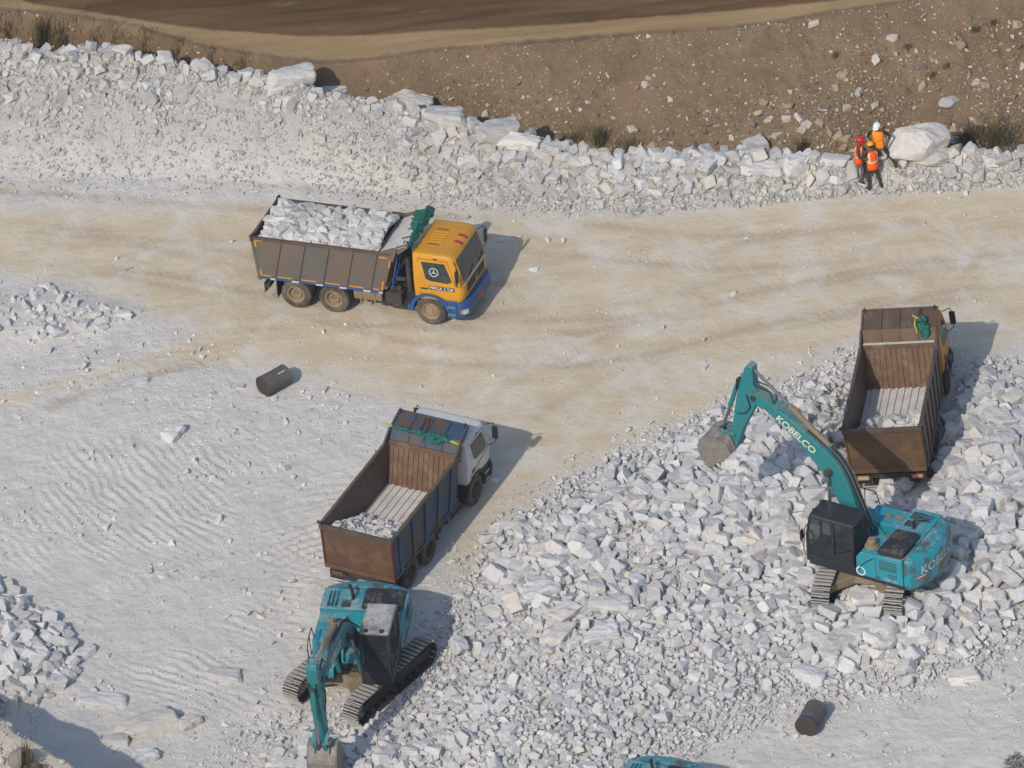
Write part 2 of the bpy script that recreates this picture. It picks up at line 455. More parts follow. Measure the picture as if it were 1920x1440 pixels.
M['rust'] = paint('rusty_steel', (0.155, 0.088, 0.045), 0.65, 0.14, (0.30, 0.23, 0.16), c2=(0.10, 0.055, 0.032), c2amt=0.5, rust=0.3, scale=1.4)
M['rust_in'] = paint('rusty_lining', (0.215, 0.14, 0.085), 0.6, 0.2, (0.42, 0.36, 0.29), c2=(0.14, 0.08, 0.05), c2amt=0.5, rust=0.2, scale=1.8, top=0.2)
M['dark_in'] = paint('dark_lining', (0.085, 0.07, 0.06), 0.55, 0.2, (0.3, 0.27, 0.23), c2=(0.12, 0.08, 0.055), c2amt=0.4, scale=1.6, top=0.1)
M['bed_dust'] = paint('dusty_bed', (0.46, 0.435, 0.405), 0.85, 0.8, (0.60, 0.585, 0.56), c2=(0.33, 0.29, 0.25), c2amt=0.3, scale=2.0, top=0.7)
M['teal'] = paint('teal_paint', (0.016, 0.265, 0.34), 0.4, 0.33, (0.50, 0.45, 0.44), scale=1.4, top=0.85, spec=0.5)
M['teal_cw'] = paint('teal_counterweight', (0.016, 0.255, 0.33), 0.42, 0.34, (0.46, 0.47, 0.46), c2=(0.06, 0.07, 0.055), c2amt=0.12, scale=1.1, top=0.8, rust=0.2)
M['teal_boom'] = paint('teal_boom_paint', (0.014, 0.185, 0.205), 0.45, 0.5, (0.40, 0.37, 0.31), scale=1.6, top=0.93, rust=0.06)
M['teal_dusty'] = paint('teal_dusty', (0.016, 0.225, 0.285), 0.45, 0.42, (0.45, 0.45, 0.43), scale=1.5, top=0.9, rust=0.08)
M['cab_dark'] = paint('cab_charcoal', (0.026, 0.027, 0.033), 0.48, 0.15, (0.2, 0.19, 0.185), scale=2.0, top=0.8)
M['cab_dusty'] = paint('cab_charcoal_dusty', (0.03, 0.031, 0.036), 0.5, 0.75, (0.45, 0.44, 0.425), scale=1.6, top=1.0)
M['hood_dark'] = paint('hood_charcoal', (0.022, 0.023, 0.029), 0.42, 0.25, (0.40, 0.39, 0.37), scale=2.2, top=1.0)
M['frame_tan'] = paint('muddy_frame', (0.20, 0.155, 0.10), 0.8, 0.4, (0.42, 0.34, 0.24), scale=2.0)
M['shoe'] = paint('track_shoe_steel', (0.035, 0.033, 0.031), 0.6, 0.2, (0.20, 0.19, 0.18), scale=5, top=0.6)
M['grouser'] = paint('track_grouser_steel', (0.30, 0.285, 0.27), 0.55, 0.6, (0.46, 0.45, 0.43), scale=6, top=0.3)
M['track_dark'] = paint('track_frame_black', (0.02, 0.02, 0.021), 0.6, 0.25, (0.24, 0.21, 0.17), scale=2)
M['steel'] = paint('worn_bucket_steel', (0.14, 0.125, 0.11), 0.55, 0.55, (0.42, 0.395, 0.36), scale=4, rust=0.15, metal=0.0)
M['rod'] = plain('chrome_rod', (0.35, 0.36, 0.38), 0.25, 0.8)
M['hose'] = plain('rubber_hose', (0.02, 0.02, 0.02), 0.6)
M['letter'] = plain('pale_lettering', (0.62, 0.60, 0.48), 0.6)
M['letter_grey'] = plain('faded_lettering', (0.36, 0.47, 0.49), 0.6)
M['white'] = plain('white_print', (0.7, 0.7, 0.68), 0.6)
M['yellow_tape'] = paint('amber_tape', (0.55, 0.25, 0.02), 0.5, 0.2, (0.3, 0.25, 0.2), scale=3)
M['white_tape'] = paint('white_tape', (0.5, 0.5, 0.48), 0.5, 0.3, (0.3, 0.26, 0.2), scale=4)
M['red'] = plain('red_paint', (0.45, 0.03, 0.025), 0.5)
M['red_lamp'] = plain('red_lamp', (0.19, 0.03, 0.025), 0.5)
M['amber'] = plain('amber_lamp', (0.6, 0.2, 0.02), 0.3)
M['lamp'] = plain('lamp_lens', (0.5, 0.5, 0.48), 0.15)
M['plate_red'] = plain('red_plate', (0.42, 0.09, 0.06), 0.5)
M['plate_tan'] = plain('faded_plate', (0.42, 0.24, 0.13), 0.6)
M['navy'] = plain('navy_plate', (0.02, 0.028, 0.075), 0.5)
M['tarp'] = paint('green_tarp', (0.004, 0.08, 0.06), 0.65, 0.1, (0.10, 0.16, 0.14), c2=(0.008, 0.115, 0.092), c2amt=0.5, scale=5)
M['rope'] = plain('yellow_rope', (0.42, 0.36, 0.05), 0.7)
M['drum'] = paint('blackened_drum', (0.085, 0.08, 0.076), 0.65, 0.4, (0.19, 0.175, 0.16), scale=4, rust=0.1)
M['drum_end'] = paint('drum_end_rust', (0.05, 0.04, 0.03), 0.8, 0.3, (0.16, 0.13, 0.09), scale=4)
M['drum_blue'] = plain('drum_blue_rim', (0.03, 0.055, 0.12), 0.6)
M['vest_a'] = plain('vest_bright_orange', (0.95, 0.27, 0.01), 0.7)
M['vest_b'] = plain('vest_red_orange', (0.85, 0.11, 0.01), 0.7)
M['reflect'] = plain('vest_reflective', (0.66, 0.58, 0.36), 0.5)
M['trouser'] = plain('dark_trousers', (0.035, 0.037, 0.032), 0.85)
M['trouser_grey'] = plain('grey_trousers', (0.10, 0.10, 0.105), 0.85)
M['shirt'] = plain('black_shirt', (0.016, 0.016, 0.022), 0.8)
M['shirt_red'] = plain('dark_red_shirt', (0.10, 0.03, 0.03), 0.8)
M['skin'] = plain('skin', (0.17, 0.085, 0.05), 0.6)
M['shoe_black'] = plain('work_boot', (0.018, 0.016, 0.015), 0.6)
M['hair'] = plain('hair', (0.01, 0.009, 0.008), 0.7)
M['helm_white'] = plain('helmet_white', (0.78, 0.78, 0.78), 0.3)
M['helm_red'] = plain('helmet_red', (0.55, 0.015, 0.02), 0.3)
M['helm_yellow'] = plain('helmet_yellow', (0.75, 0.36, 0.015), 0.3)
M['eye'] = plain('eye_white', (0.6, 0.58, 0.55), 0.4)
M['grass'] = plain('dry_grass', (0.17, 0.14, 0.07), 0.85)
M['grass_green'] = plain('green_grass', (0.085, 0.088, 0.042), 0.85)
M['grass_brown'] = plain('brown_grass', (0.135, 0.09, 0.05), 0.85)
M['seat'] = plain('seat_cloth', (0.03, 0.03, 0.033), 0.8)
# ------------------------------------------------------------------ where the machines stand
POSE_T1 = (-2.03, 4.83, 0.0, -0.39, 0.02, -0.05)
POSE_T2 = (-2.50, -5.93, 0.0, 1.08, -0.01, 0.02)
POSE_T3 = (13.08, -2.49, 0.0, 1.37, -0.03, -0.09)
POSE_E1 = (-5.54, -15.67, 0.1, -1.79, 0.0, 0.0)
POSE_E2 = (10.81, -13.36, 0.7, 2.56, 0.0, 0.0)
POSE_E3 = (3.0, -25.9, 0.0, -1.98, 0.0, 0.0)
TRACK_E1, TRACK_E2 = R_(52), R_(72.8)
PADS = [(POSE_T1, (-6.3, 1.3, -1.3, 1.3)), (POSE_T2, (-6.3, 1.3, -1.3, 1.3)), (POSE_T3, (-6.3, 1.3, -1.3, 1.3)),
        ((POSE_E1[0], POSE_E1[1], POSE_E1[2], TRACK_E1, 0, 0), (-2.2, 2.2, -1.5, 1.5)),
        ((POSE_E2[0], POSE_E2[1], POSE_E2[2], TRACK_E2, 0, 0), (-2.2, 2.2, -1.5, 1.5)),
        ((POSE_E3[0], POSE_E3[1], POSE_E3[2], R_(60), 0, 0), (-2.2, 2.2, -1.5, 1.5))]
# ------------------------------------------------------------------ lines surveyed from the photograph
def line_w(pts):
    """[(px, py, z)] -> arrays x, y, z sorted by x"""
    P = np.array([[*ground((a, b), z)[:2], z] for a, b, z in pts]); P = P[np.argsort(P[:, 0])]
    return P
CREST = line_w([(-500, 40, 2.4), (0, 80, 2.3), (100, 100, 2.2), (185, 92, 2.2), (270, 108, 2.2), (430, 142, 2.1), (530, 145, 2.1), (610, 175, 1.9), (740, 195, 1.8),
                (850, 225, 1.6), (940, 248, 1.4), (1100, 285, 1.2), (1200, 295, 1.1), (1420, 285, 1.1), (1520, 300, 1.0), (1620, 305, 0.9), (1720, 275, 1.1), (1800, 288, 0.9), (1920, 290, 0.9), (2400, 270, 0.9)])
TOE = line_w([(-500, 330, 0), (0, 330, 0), (300, 335, 0), (560, 345, 0), (740, 370, 0), (900, 385, 0), (1200, 395, 0), (1450, 375, 0), (1640, 362, 0), (1920, 345, 0), (2400, 320, 0)])
LIP = line_w([(-500, -60, 1.9), (0, 20, 1.9), (130, 32, 1.9), (250, 52, 1.9), (400, 95, 1.8), (600, 122, 1.7), (700, 115, 1.7), (800, 98, 1.8), (1100, 74, 1.9), (1400, 52, 2.1), (1700, 5, 2.5), (1920, -60, 3.0), (2400, -190, 3.6)])
WET = line_w([(-500, -100, 2), (0, -14, 2), (60, 4, 2), (160, 18, 2), (280, 42, 1.9), (400, 60, 1.8), (560, 68, 1.8), (750, 65, 1.8), (1000, 46, 2), (1300, 25, 2.1), (1640, -2, 2.4), (1920, -40, 2.6), (2400, -120, 2.8)])
DITCH = -0.55
crest_y = lambda x: np.interp(x, CREST[:, 0], CREST[:, 1]); crest_z = lambda x: np.interp(x, CREST[:, 0], CREST[:, 2])
toe_y = lambda x: np.interp(x, TOE[:, 0], TOE[:, 1])
lip_y = lambda x: np.interp(x, LIP[:, 0], LIP[:, 1]); lip_z = lambda x: np.interp(x, LIP[:, 0], LIP[:, 2])
wet_y = lambda x: np.interp(x, WET[:, 0], WET[:, 1])
ditch_y = lambda x: crest_y(x) + (crest_z(x) - DITCH) / 0.85
PILE = poly_w([(1640, 650), (1560, 690), (1460, 735), (1300, 800), (1180, 855), (1060, 915), (960, 985), (890, 1060), (860, 1130), (790, 1250), (700, 1350), (470, 1375), (420, 1460), (400, 1560),
               (1180, 1560), (1260, 1440), (1330, 1385), (1480, 1320), (1700, 1290), (1850, 1250), (1960, 1150), (2100, 1000), (2100, 720), (1930, 690), (1850, 690), (1770, 700), (1700, 690)])
LPILE = poly_w([(-250, 1060), (0, 1090), (60, 1140), (135, 1185), (145, 1260), (90, 1310), (0, 1345), (-250, 1400)])
CLUST = poly_w([(-200, 540), (0, 560), (90, 540), (180, 570), (250, 585), (200, 615), (100, 640), (0, 655), (-200, 660)])
ROAD1 = poly_w([(-400, 385), (0, 395), (300, 392), (480, 385), (700, 395), (950, 405), (1200, 410), (1550, 372), (1920, 352), (2400, 330), (2400, 600), (1930, 620), (1800, 690), (1700, 640), (1600, 640), (1400, 735), (1200, 825), (1050, 890), (930, 990), (880, 1060), (850, 1060), (850, 960), (900, 830), (860, 770), (700, 740), (560, 690), (440, 640), (300, 592), (200, 548), (100, 522), (0, 508), (-400, 500)])
ROAD2 = poly_w([(-400, 790), (0, 735), (180, 690), (330, 640), (440, 630), (540, 680), (300, 690), (150, 725), (0, 768), (-400, 830)])
PATCH = poly_w([(1640, 1440), (1700, 1380), (1560, 1370), (1380, 1440), (1300, 1560), (1800, 1560)])
LEDGE = poly_w([(-400, 1180), (0, 1345), (45, 1378), (95, 1412), (140, 1440), (330, 1580), (700, 1900), (-400, 1900)], 4.0)

def poly_d(pts, x, y):
    d = np.full(np.shape(x), 1e9)
    for (ax, ay), (bx, by) in zip(pts[:-1], pts[1:]):
        ex, ey = bx - ax, by - ay; t = np.clip(((x - ax) * ex + (y - ay) * ey) / (ex * ex + ey * ey), 0, 1); d = np.minimum(d, np.hypot(x - ax - t * ex, y - ay - t * ey))
    return d
def smooth_path(px):
    P = poly_w(px); out = []
    for i in range(len(P) - 1):
        p0, p1, p2, p3 = P[max(i - 1, 0)], P[i], P[i + 1], P[min(i + 2, len(P) - 1)]
        for t in np.linspace(0, 1, 6, endpoint=False): out.append(0.5 * (2 * p1 + (p2 - p0) * t + (2 * p0 - 5 * p1 + 4 * p2 - p3) * t * t + (3 * p1 - p0 - 3 * p2 + p3) * t ** 3))
    return np.array(out + [P[-1]])
# courses the trucks have driven
PATHS = [smooth_path(p) for p in ([(-300, 420), (0, 440), (480, 535), (860, 620), (1300, 610), (1920, 480), (2200, 420)], [(2200, 360), (1920, 420), (1400, 470), (1000, 440), (480, 420), (0, 385), (-300, 380)],
    [(-300, 800), (0, 750), (330, 660), (700, 640), (1100, 650), (1500, 560), (1920, 520)], [(700, 1000), (850, 870), (1000, 740), (1250, 620), (1600, 540), (1920, 500)],
    [(1760, 640), (1720, 520), (1500, 470), (1200, 520), (800, 560), (300, 480), (-200, 450)])]
def tracks(x, y):
    s = np.zeros(np.shape(x))
    for i, p in enumerate(PATHS):
        d = poly_d(p, x, y); br = sstep(-0.35, 0.45, fbm(x * 0.35 + i * 7, y * 0.35, 170 + i, 3))
        s = np.maximum(s, np.exp(-((d - 0.95) / 0.26) ** 2) * br)
    return s
def H(x, y, detail=True):
    x = np.asarray(x, float); y = np.asarray(y, float)
    cy, cz, ty = crest_y(x), crest_z(x), toe_y(x)
    wob = fbm(x * 0.6, y * 0.6, 3, 4)
    # flat working floor
    h = 0.05 * fbm(x * 0.25, y * 0.25, 21, 3)
    # berm of pushed-up spoil
    t = np.clip((y - ty) / np.maximum(cy - ty, 0.5), 0, 1)
    prof = 0.35 * t + 0.65 * t * t * (3 - 2 * t)
    berm = cz * prof * (1 + 0.12 * fbm(x * 0.9, y * 0.9, 31, 4) * np.sin(math.pi * np.clip(t, 0, 1)))
    berm = berm + np.where(t > 0.02, 0.16 * fbm(x * 1.3, y * 1.3, 33, 4), 0) * sstep(0, 0.3, t)
    back = cz - (y - cy) * 0.85 + 0.1 * wob
    hb = np.where(y <= cy, berm, np.maximum(back, DITCH + 0.08 * wob))
    h = h + np.where(y > ty, hb, 0)
    # earth bank and the road on top of it
    ly, lz = lip_y(x), lip_z(x)
    dy = np.minimum(ditch_y(x) + 0.25, ly - 0.9)
    tb = np.clip((y - dy) / np.maximum(ly - dy, 0.6), 0, 1)
    bank = DITCH + (lz - DITCH) * (tb ** 0.92) + (0.22 * fbm(x * 0.5, y * 0.5, 41, 5) + 0.07 * fbm(x * 2.2, y * 2.2, 44, 4)) * np.sin(math.pi * tb) ** 0.6
    roadz = lz + 0.10 * sstep(0, 2.5, y - ly) + 0.03 * fbm(x * 0.4, y * 1.2, 47, 3)
    ub = np.where(y < ly, bank, roadz)
    h = np.where(y > dy, ub, h)
    # rubble mounds
    d = sdist(PILE, x, y)
    pm = sstep(-0.3, 5.0, d)
    h = h + pm * (0.72 + 0.22 * fbm(x * 0.35, y * 0.35, 51, 3)) + sstep(0, 1.5, d) * 0.12 * fbm(x * 1.1, y * 1.1, 53, 3)
    dl = sdist(LPILE, x, y); h = h + sstep(-0.2, 2.0, dl) * 0.6
    dc = sdist(CLUST, x, y); h = h + sstep(-0.6, 1.0, dc) * 0.22
    # level pads under the machines
    for (px, py, pz, yaw, pit, rol), (x0, x1, y0, y1) in PADS:
        Mx = pose(px, py, pz, yaw, pit, rol)
        nx, ny, nz = Mx[0][2], Mx[1][2], Mx[2][2]
        lx = (x - px) * math.cos(yaw) + (y - py) * math.sin(yaw); lyv = -(x - px) * math.sin(yaw) + (y - py) * math.cos(yaw)
        dd = np.hypot(np.maximum(np.maximum(x0 - lx, lx - x1), 0), np.maximum(np.maximum(y0 - lyv, lyv - y1), 0))
        w = 1 - sstep(0.15, 1.7, dd)
        h = h * (1 - w) + w * (pz - (nx * (x - px) + ny * (y - py)) / nz)
    if detail:
        white = (y < ty)
        clean = 1 - sstep(-1.2, 0.4, sdist(ROAD1, x, y))
        # bucket-tooth scrape marks on the stripped floor
        a0 = (5.3, 5.5); r0 = np.hypot(x - a0[0], (y - a0[1])) + 0.5 * fbm(x * 0.45, y * 0.45, 61, 3)
        m0 = np.exp(-((x + 12.6) / 4.6) ** 2 - ((y + 5.2) / 4.2) ** 2) * 1.3 + 1.2 * np.exp(-((x + 9.8) / 4.2) ** 2 - ((y + 13.0) / 4.2) ** 2)
        m0 = np.clip(m0, 0, 1) * sstep(-0.4, 0.15, fbm(x * 0.35, y * 0.35, 63, 3))
        rip = np.sin(r0 * 2 * math.pi / 0.30 + 1.5 * fbm(x * 0.7, y * 0.7, 67, 2))
        a1 = ground((820, 1500)); r1 = np.hypot(x - a1[0], y - a1[1]) + 0.3 * fbm(x * 0.6, y * 0.6, 71, 3)
        m1 = np.exp(-((x + 5.8) / 2.6) ** 2 - ((y + 9.2) / 4.2) ** 2) * sstep(-0.25, 0.25, fbm(x * 0.4, y * 0.4, 73, 3))
        rip1 = np.sin(r1 * 2 * math.pi / 0.40 + 1.2 * fbm(x * 0.8, y * 0.8, 75, 2))
        brk = sstep(-0.6, 0.1, fbm(x * 1.4, y * 1.4, 79, 3))
        amp = (0.6 + 0.8 * vnoise(x * 1.7, y * 1.7, 77))
        h = h + white * clean * (0.033 * amp * brk * (m0 * rip + m1 * rip1))
        # crumbly surface
        bz = sstep(0.2, 1.5, y - ty) * (y < cy + 0.5)
        h = h + bz * (0.05 * fbm(x * 3.1, y * 3.1, 95, 3, 0.7) + 0.03 * fbm(x * 6.5, y * 6.5, 97, 2))
        bk = sstep(0.3, 1.0, y - dy) * (1 - sstep(-0.6, 0.0, y - ly))
        h = h + bk * (0.08 * fbm(x * 1.8, y * 1.0, 98, 4, 0.65) - 0.10 * np.clip(fbm(x * 1.1, y * 0.3, 99, 3), 0, 1))
        fl = np.where(y < ty, 0.35 + 0.65 * clean, 1.0) * np.where(y > ly - 0.2, 0.25, 1.0)
        h = h + fl * (0.034 * fbm(x * 2.6, y * 2.6, 81, 3, 0.6) + 0.022 * fbm(x * 7.5, y * 7.5, 85, 2, 0.6))
        # wheel ruts along the haul way
        tk = tracks(x, y) * white
        h = h - 0.022 * tk * (1 + 0.5 * np.sin(24 * x + 9 * y))
    # drop of the foreground ledge is built separately
    return h

# ------------------------------------------------------------------ terrain sheets
def axis(lo, hi, step, far):
    a = np.arange(lo, hi + 1e-6, step); L = [lo]; s = step
    left = []; p = lo
    while p > -far: s *= 1.35; p -= s; left.append(p)
    s = step; right = []; p = hi
    while p < far: s *= 1.35; p += s; right.append(p)
    return np.concatenate([left[::-1], a, right])
gx = axis(-19.5, 21.5, 0.085, 300); gy = axis(-25.5, 30.0, 0.085, 300)
GX, GY = np.meshgrid(gx, gy)
GZ = H(GX, GY)
nx_, ny_ = len(gx), len(gy)
cxm = (GX[:-1, :-1] + GX[1:, 1:]) / 2; cym = (GY[:-1, :-1] + GY[1:, 1:]) / 2
cls = np.where(cym < np.minimum(ditch_y(cxm) + 0.25, lip_y(cxm) - 0.9), 0, np.where(cym < lip_y(cxm), 1, 2))
idx = np.arange(nx_ * ny_).reshape(ny_, nx_)
quads = np.stack([idx[:-1, :-1], idx[:-1, 1:], idx[1:, 1:], idx[1:, :-1]], -1)
V = np.stack([GX, GY, GZ], -1).reshape(-1, 3)
def np_mesh(name, verts, faces, material, attrs=None, smooth=True):
    """faces: (n,k) int array"""
    me = bpy.data.meshes.new(name)
    n, k = faces.shape
    me.vertices.add(len(verts)); me.vertices.foreach_set('co', verts.astype(np.float32).ravel())
    me.loops.add(n * k); me.loops.foreach_set('vertex_index', faces.astype(np.int32).ravel())
    me.polygons.add(n); me.polygons.foreach_set('loop_start', np.arange(0, n * k, k, dtype=np.int32))
    try: me.polygons.foreach_set('loop_total', np.full(n, k, np.int32))
    except Exception: pass
    me.update(calc_edges=True)
    me.polygons.foreach_set('use_smooth', np.full(n, smooth))
    for an, (typ, data) in (attrs or {}).items():
        a = me.attributes.new(an, typ, 'POINT')
        a.data.foreach_set('color' if typ == 'FLOAT_COLOR' else 'value', data.astype(np.float32).ravel())
    me.materials.append(material)
    return me
def add_obj(name, me, parent=None):
    o = bpy.data.objects.new(name, me); col.objects.link(o)
    if parent: o.parent = parent
    return o
def sheet(name, c, material, attrs):
    q = quads[cls == c]; u, inv = np.unique(q.ravel(), return_inverse=True)
    me = np_mesh(name, V[u], inv.reshape(-1, 4), material, {k: ('FLOAT', a.ravel()[u]) for k, a in attrs.items()})
    o = add_obj(name, me); o['kind'] = 'structure'
    return o
TAN = np.clip(sstep(-1.9, 1.5, sdist(ROAD1, GX, GY)) * 1.0 + 0.75 * sstep(-0.5, 0.5, sdist(ROAD2, GX, GY)) + 0.3 * sstep(-1, 1, sdist(PATCH, GX, GY)) + 0.25 * np.exp(-((GX - 12) / 9) ** 2) * sstep(-0.5, 2, GY - toe_y(GX)), 0, 1)
floor_o = sheet('quarry_floor', 0, M['floor'], {'tan': TAN, 'trk': tracks(GX, GY) * (sdist(PILE, GX, GY) < 0) * (GY < toe_y(GX)), 'sun_offset': 0.85 * sstep(-0.3, 2.4, GY - toe_y(GX) + 0.5 * fbm(GX * 0.7, GY * 0.7, 181, 3))})  # last mask darkens the floor colour up the sunlit berm
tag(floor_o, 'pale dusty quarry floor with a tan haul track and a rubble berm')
WETV = sstep(-0.25, 0.35, GY - wet_y(GX)) * (1 - sstep(9, 12, GY - wet_y(GX))); RDV = sstep(-0.2, 0.5, GY - lip_y(GX))
bank_o = sheet('earth_bank', 1, M['bank'], {'wet': WETV, 'rd': RDV})
tag(bank_o, 'brown stony earth bank behind the white berm')
road_o = sheet('dirt_road', 2, M['road'], {'wet': WETV, 'rd': RDV})
tag(road_o, 'brown dirt road along the top of the bank')
# ------------------------------------------------------------------ stone shapes
def hull(pts):
    bm = bmesh.new()
    for p in pts: bm.verts.new(p)
    r = bmesh.ops.convex_hull(bm, input=bm.verts)
    dead = {e for g in ('geom_interior', 'geom_unused') for e in r[g] if isinstance(e, bmesh.types.BMVert)}
    if dead: bmesh.ops.delete(bm, geom=list(dead), context='VERTS')
    bmesh.ops.recalc_face_normals(bm, faces=bm.faces)
    return bm
def bm_np(bm):
    bmesh.ops.triangulate(bm, faces=bm.faces)
    bm.verts.ensure_lookup_table(); bm.verts.index_update()
    v = np.array([q.co[:] for q in bm.verts]); f = np.array([[l.index for l in q.verts] for q in bm.faces])
    bm.free()
    return v, f
def block_pts(r, n, asp, cut=0.35):
    """broken block: corners of a sheared box knocked off unevenly"""
    P = []
    sh = np.eye(3) + r.uniform(-0.16, 0.16, (3, 3)) * (1 - np.eye(3))
    for i in (-1, 1):
        for j in (-1, 1):
            for k in (-1, 1):
                c = np.array([i, j, k], float) * r.uniform(0.62, 1.08, 3)
                if r.random() < cut:
                    a = r.uniform(0.25, 0.75, 3)
                    for ax in range(3):
                        q = c.copy(); q[ax] *= 1 - a[ax]; P.append(q)
                else: P.append(c)
    for _ in range(n):
        d = r.normal(size=3); d /= np.linalg.norm(d); P.append(d * r.uniform(0.9, 1.12))
    P = np.array(P) @ sh.T * np.array(asp)
    P -= (P.max(0) + P.min(0)) / 2
    return P / np.mean(P.max(0) - P.min(0)) * 2
rr = np.random.default_rng(5)
SMALL = []
for i in range(14):
    p = rr.normal(size=(8, 3)); p /= np.linalg.norm(p, axis=1)[:, None]; p *= np.array([1.2, 0.95, 0.75])
    SMALL.append(bm_np(hull(p)))
def big_proto(r, asp, n=3, sub=2, rough=0.075, bev=0.06, elen=0.42):
    """chipped block with real broken faces, for the stones one can pick out"""
    bm = hull(block_pts(r, n, asp, 0.5))
    bmesh.ops.dissolve_limit(bm, angle_limit=R_(6), verts=bm.verts, edges=bm.edges)
    if bev: bmesh.ops.bevel(bm, geom=list(bm.edges), offset=bev, segments=1, affect='EDGES', clamp_overlap=True)
    bmesh.ops.triangulate(bm, faces=bm.faces)
    for _ in range(sub):
        long = [e for e in bm.edges if e.calc_length() > elen]
        bmesh.ops.subdivide_edges(bm, edges=long, cuts=1, use_grid_fill=True)
        bmesh.ops.triangulate(bm, faces=bm.faces)
    bm.normal_update()
    off = r.uniform(0, 50, 3)
    for v in bm.verts:
        c = np.array(v.co[:]) * 1.7 + off
        d = float(vnoise(np.array([c[0] + c[2] * 0.7]), np.array([c[1] - c[2] * 0.6]), 5)[0] - 0.5) + 0.6 * float(vnoise(np.array([c[0] * 2.3 + c[2]]), np.array([c[1] * 2.3 + c[2] * 2]), 6)[0] - 0.5)
        v.co += v.normal * d * rough * 2
    bmesh.ops.recalc_face_normals(bm, faces=bm.faces)
    return bm_np(bm)
PROTO = []      # unit "radius" 1 blocks for the merged rubble
for i in range(36):
    asp = (rr.uniform(0.9, 1.45), rr.uniform(0.8, 1.05), rr.uniform(0.55, 0.95))
    PROTO.append(big_proto(rr, asp, rr.integers(1, 5), 1, 0.07, 0.0, 0.8))
BIG = []
for i in range(26):
    asp = (rr.uniform(0.95, 1.55), rr.uniform(0.75, 1.05), rr.uniform(0.5, 0.9))
    BIG.append(big_proto(rr, asp))
def tri_mesh(name, vf, material):
    return np_mesh(name, vf[0], vf[1], material, smooth=False)
def rand_rot(r, n, tilt=0.5):
    """random yaw, limited tilt: flat stones lie flat"""
    yaw = r.uniform(0, 2 * math.pi, n); ax = r.uniform(0, 2 * math.pi, n); th = np.abs(r.normal(0, tilt, n))
    kx, ky = np.cos(ax), np.sin(ax); c, s = np.cos(th), np.sin(th); C = 1 - c
    T = np.zeros((n, 3, 3))
    T[:, 0, 0] = c + kx * kx * C; T[:, 0, 1] = kx * ky * C; T[:, 0, 2] = ky * s
    T[:, 1, 0] = kx * ky * C; T[:, 1, 1] = c + ky * ky * C; T[:, 1, 2] = -kx * s
    T[:, 2, 0] = -ky * s; T[:, 2, 1] = kx * s; T[:, 2, 2] = c
    Z = np.zeros((n, 3, 3)); Z[:, 0, 0] = np.cos(yaw); Z[:, 0, 1] = -np.sin(yaw); Z[:, 1, 0] = np.sin(yaw); Z[:, 1, 1] = np.cos(yaw); Z[:, 2, 2] = 1
    return T @ Z
def merged(name, pos, rad, protos, material, r, tilt=0.5, tone=None, tintp=0.1):
    n = len(pos); which = r.integers(0, len(protos), n); Rm = rand_rot(r, n, tilt)
    sc = rad[:, None] * r.uniform(0.85, 1.2, (n, 3))
    val = r.random(n); tint = np.where(r.random(n) < tintp, r.uniform(0.2, 0.8, n), 0)
    Vs, Fs, A1, A2, A3 = [], [], [], [], []; off = 0
    for k, (v, f) in enumerate(protos):
        I = np.where(which == k)[0]
        if not len(I): continue
        W = np.einsum('nij,nvj->nvi', Rm[I], v[None] * sc[I][:, None, :]) + pos[I][:, None, :]
        Vs.append(W.reshape(-1, 3)); m_ = len(v)
        Fs.append((f[None] + (off + np.arange(len(I)) * m_)[:, None, None]).reshape(-1, 3)); off += len(I) * m_
        A1.append(np.repeat(val[I], m_)); A2.append(np.repeat(tint[I], m_))
        if tone is not None: A3.append(np.repeat(tone[I], m_, axis=0))
    at = {'val': ('FLOAT', np.concatenate(A1)), 'tint': ('FLOAT', np.concatenate(A2))}
    if tone is not None: at['tone'] = ('FLOAT_COLOR', np.concatenate(A3))
    me = np_mesh(name, np.concatenate(Vs), np.concatenate(Fs), material, at, smooth=False)
    o = add_obj(name, me); o['kind'] = 'stuff'
    return o
class Packer:
    def __init__(s, cell=0.7): s.c = cell; s.g = {}
    def ok(s, x, y, r, k):
        i, j = int(x // s.c), int(y // s.c)
        for a in (-1, 0, 1):
            for b in (-1, 0, 1):
                for (X, Y, Q) in s.g.get((i + a, j + b), ()):
                    d = k * (r + Q)
                    if (X - x) ** 2 + (Y - y) ** 2 < d * d: return False
        return True
    def put(s, x, y, r): s.g.setdefault((int(x // s.c), int(y // s.c)), []).append((x, y, r))
def pack(x, y, r, k=0.72, pk=None):
    pk = pk or Packer(); o = np.argsort(-r); keep = []
    for i in o:
        if pk.ok(x[i], y[i], r[i], k): pk.put(x[i], y[i], r[i]); keep.append(i)
    return np.array(keep, int)
def in_pads(x, y, grow=0.1, body=True):
    """inside a wheel/track footprint"""
    m_ = np.zeros(len(x), bool)
    for n_, ((px, py, pz, yaw, *_q), (x0, x1, y0, y1)) in enumerate(PADS):
        lx = (x - px) * math.cos(yaw) + (y - py) * math.sin(yaw); ly = -(x - px) * math.sin(yaw) + (y - py) * math.cos(yaw)
        if n_ < 3:
            m_ |= (lx > x0 - grow) & (lx < 0.75 + grow) & (np.abs(ly) > 0.45 - grow) & (np.abs(ly) < 1.25 + grow)
        else:
            m_ |= (np.abs(lx) < 2.15 + grow) & (np.abs(np.abs(ly) - 1.15) < 0.36 + grow)
    return m_
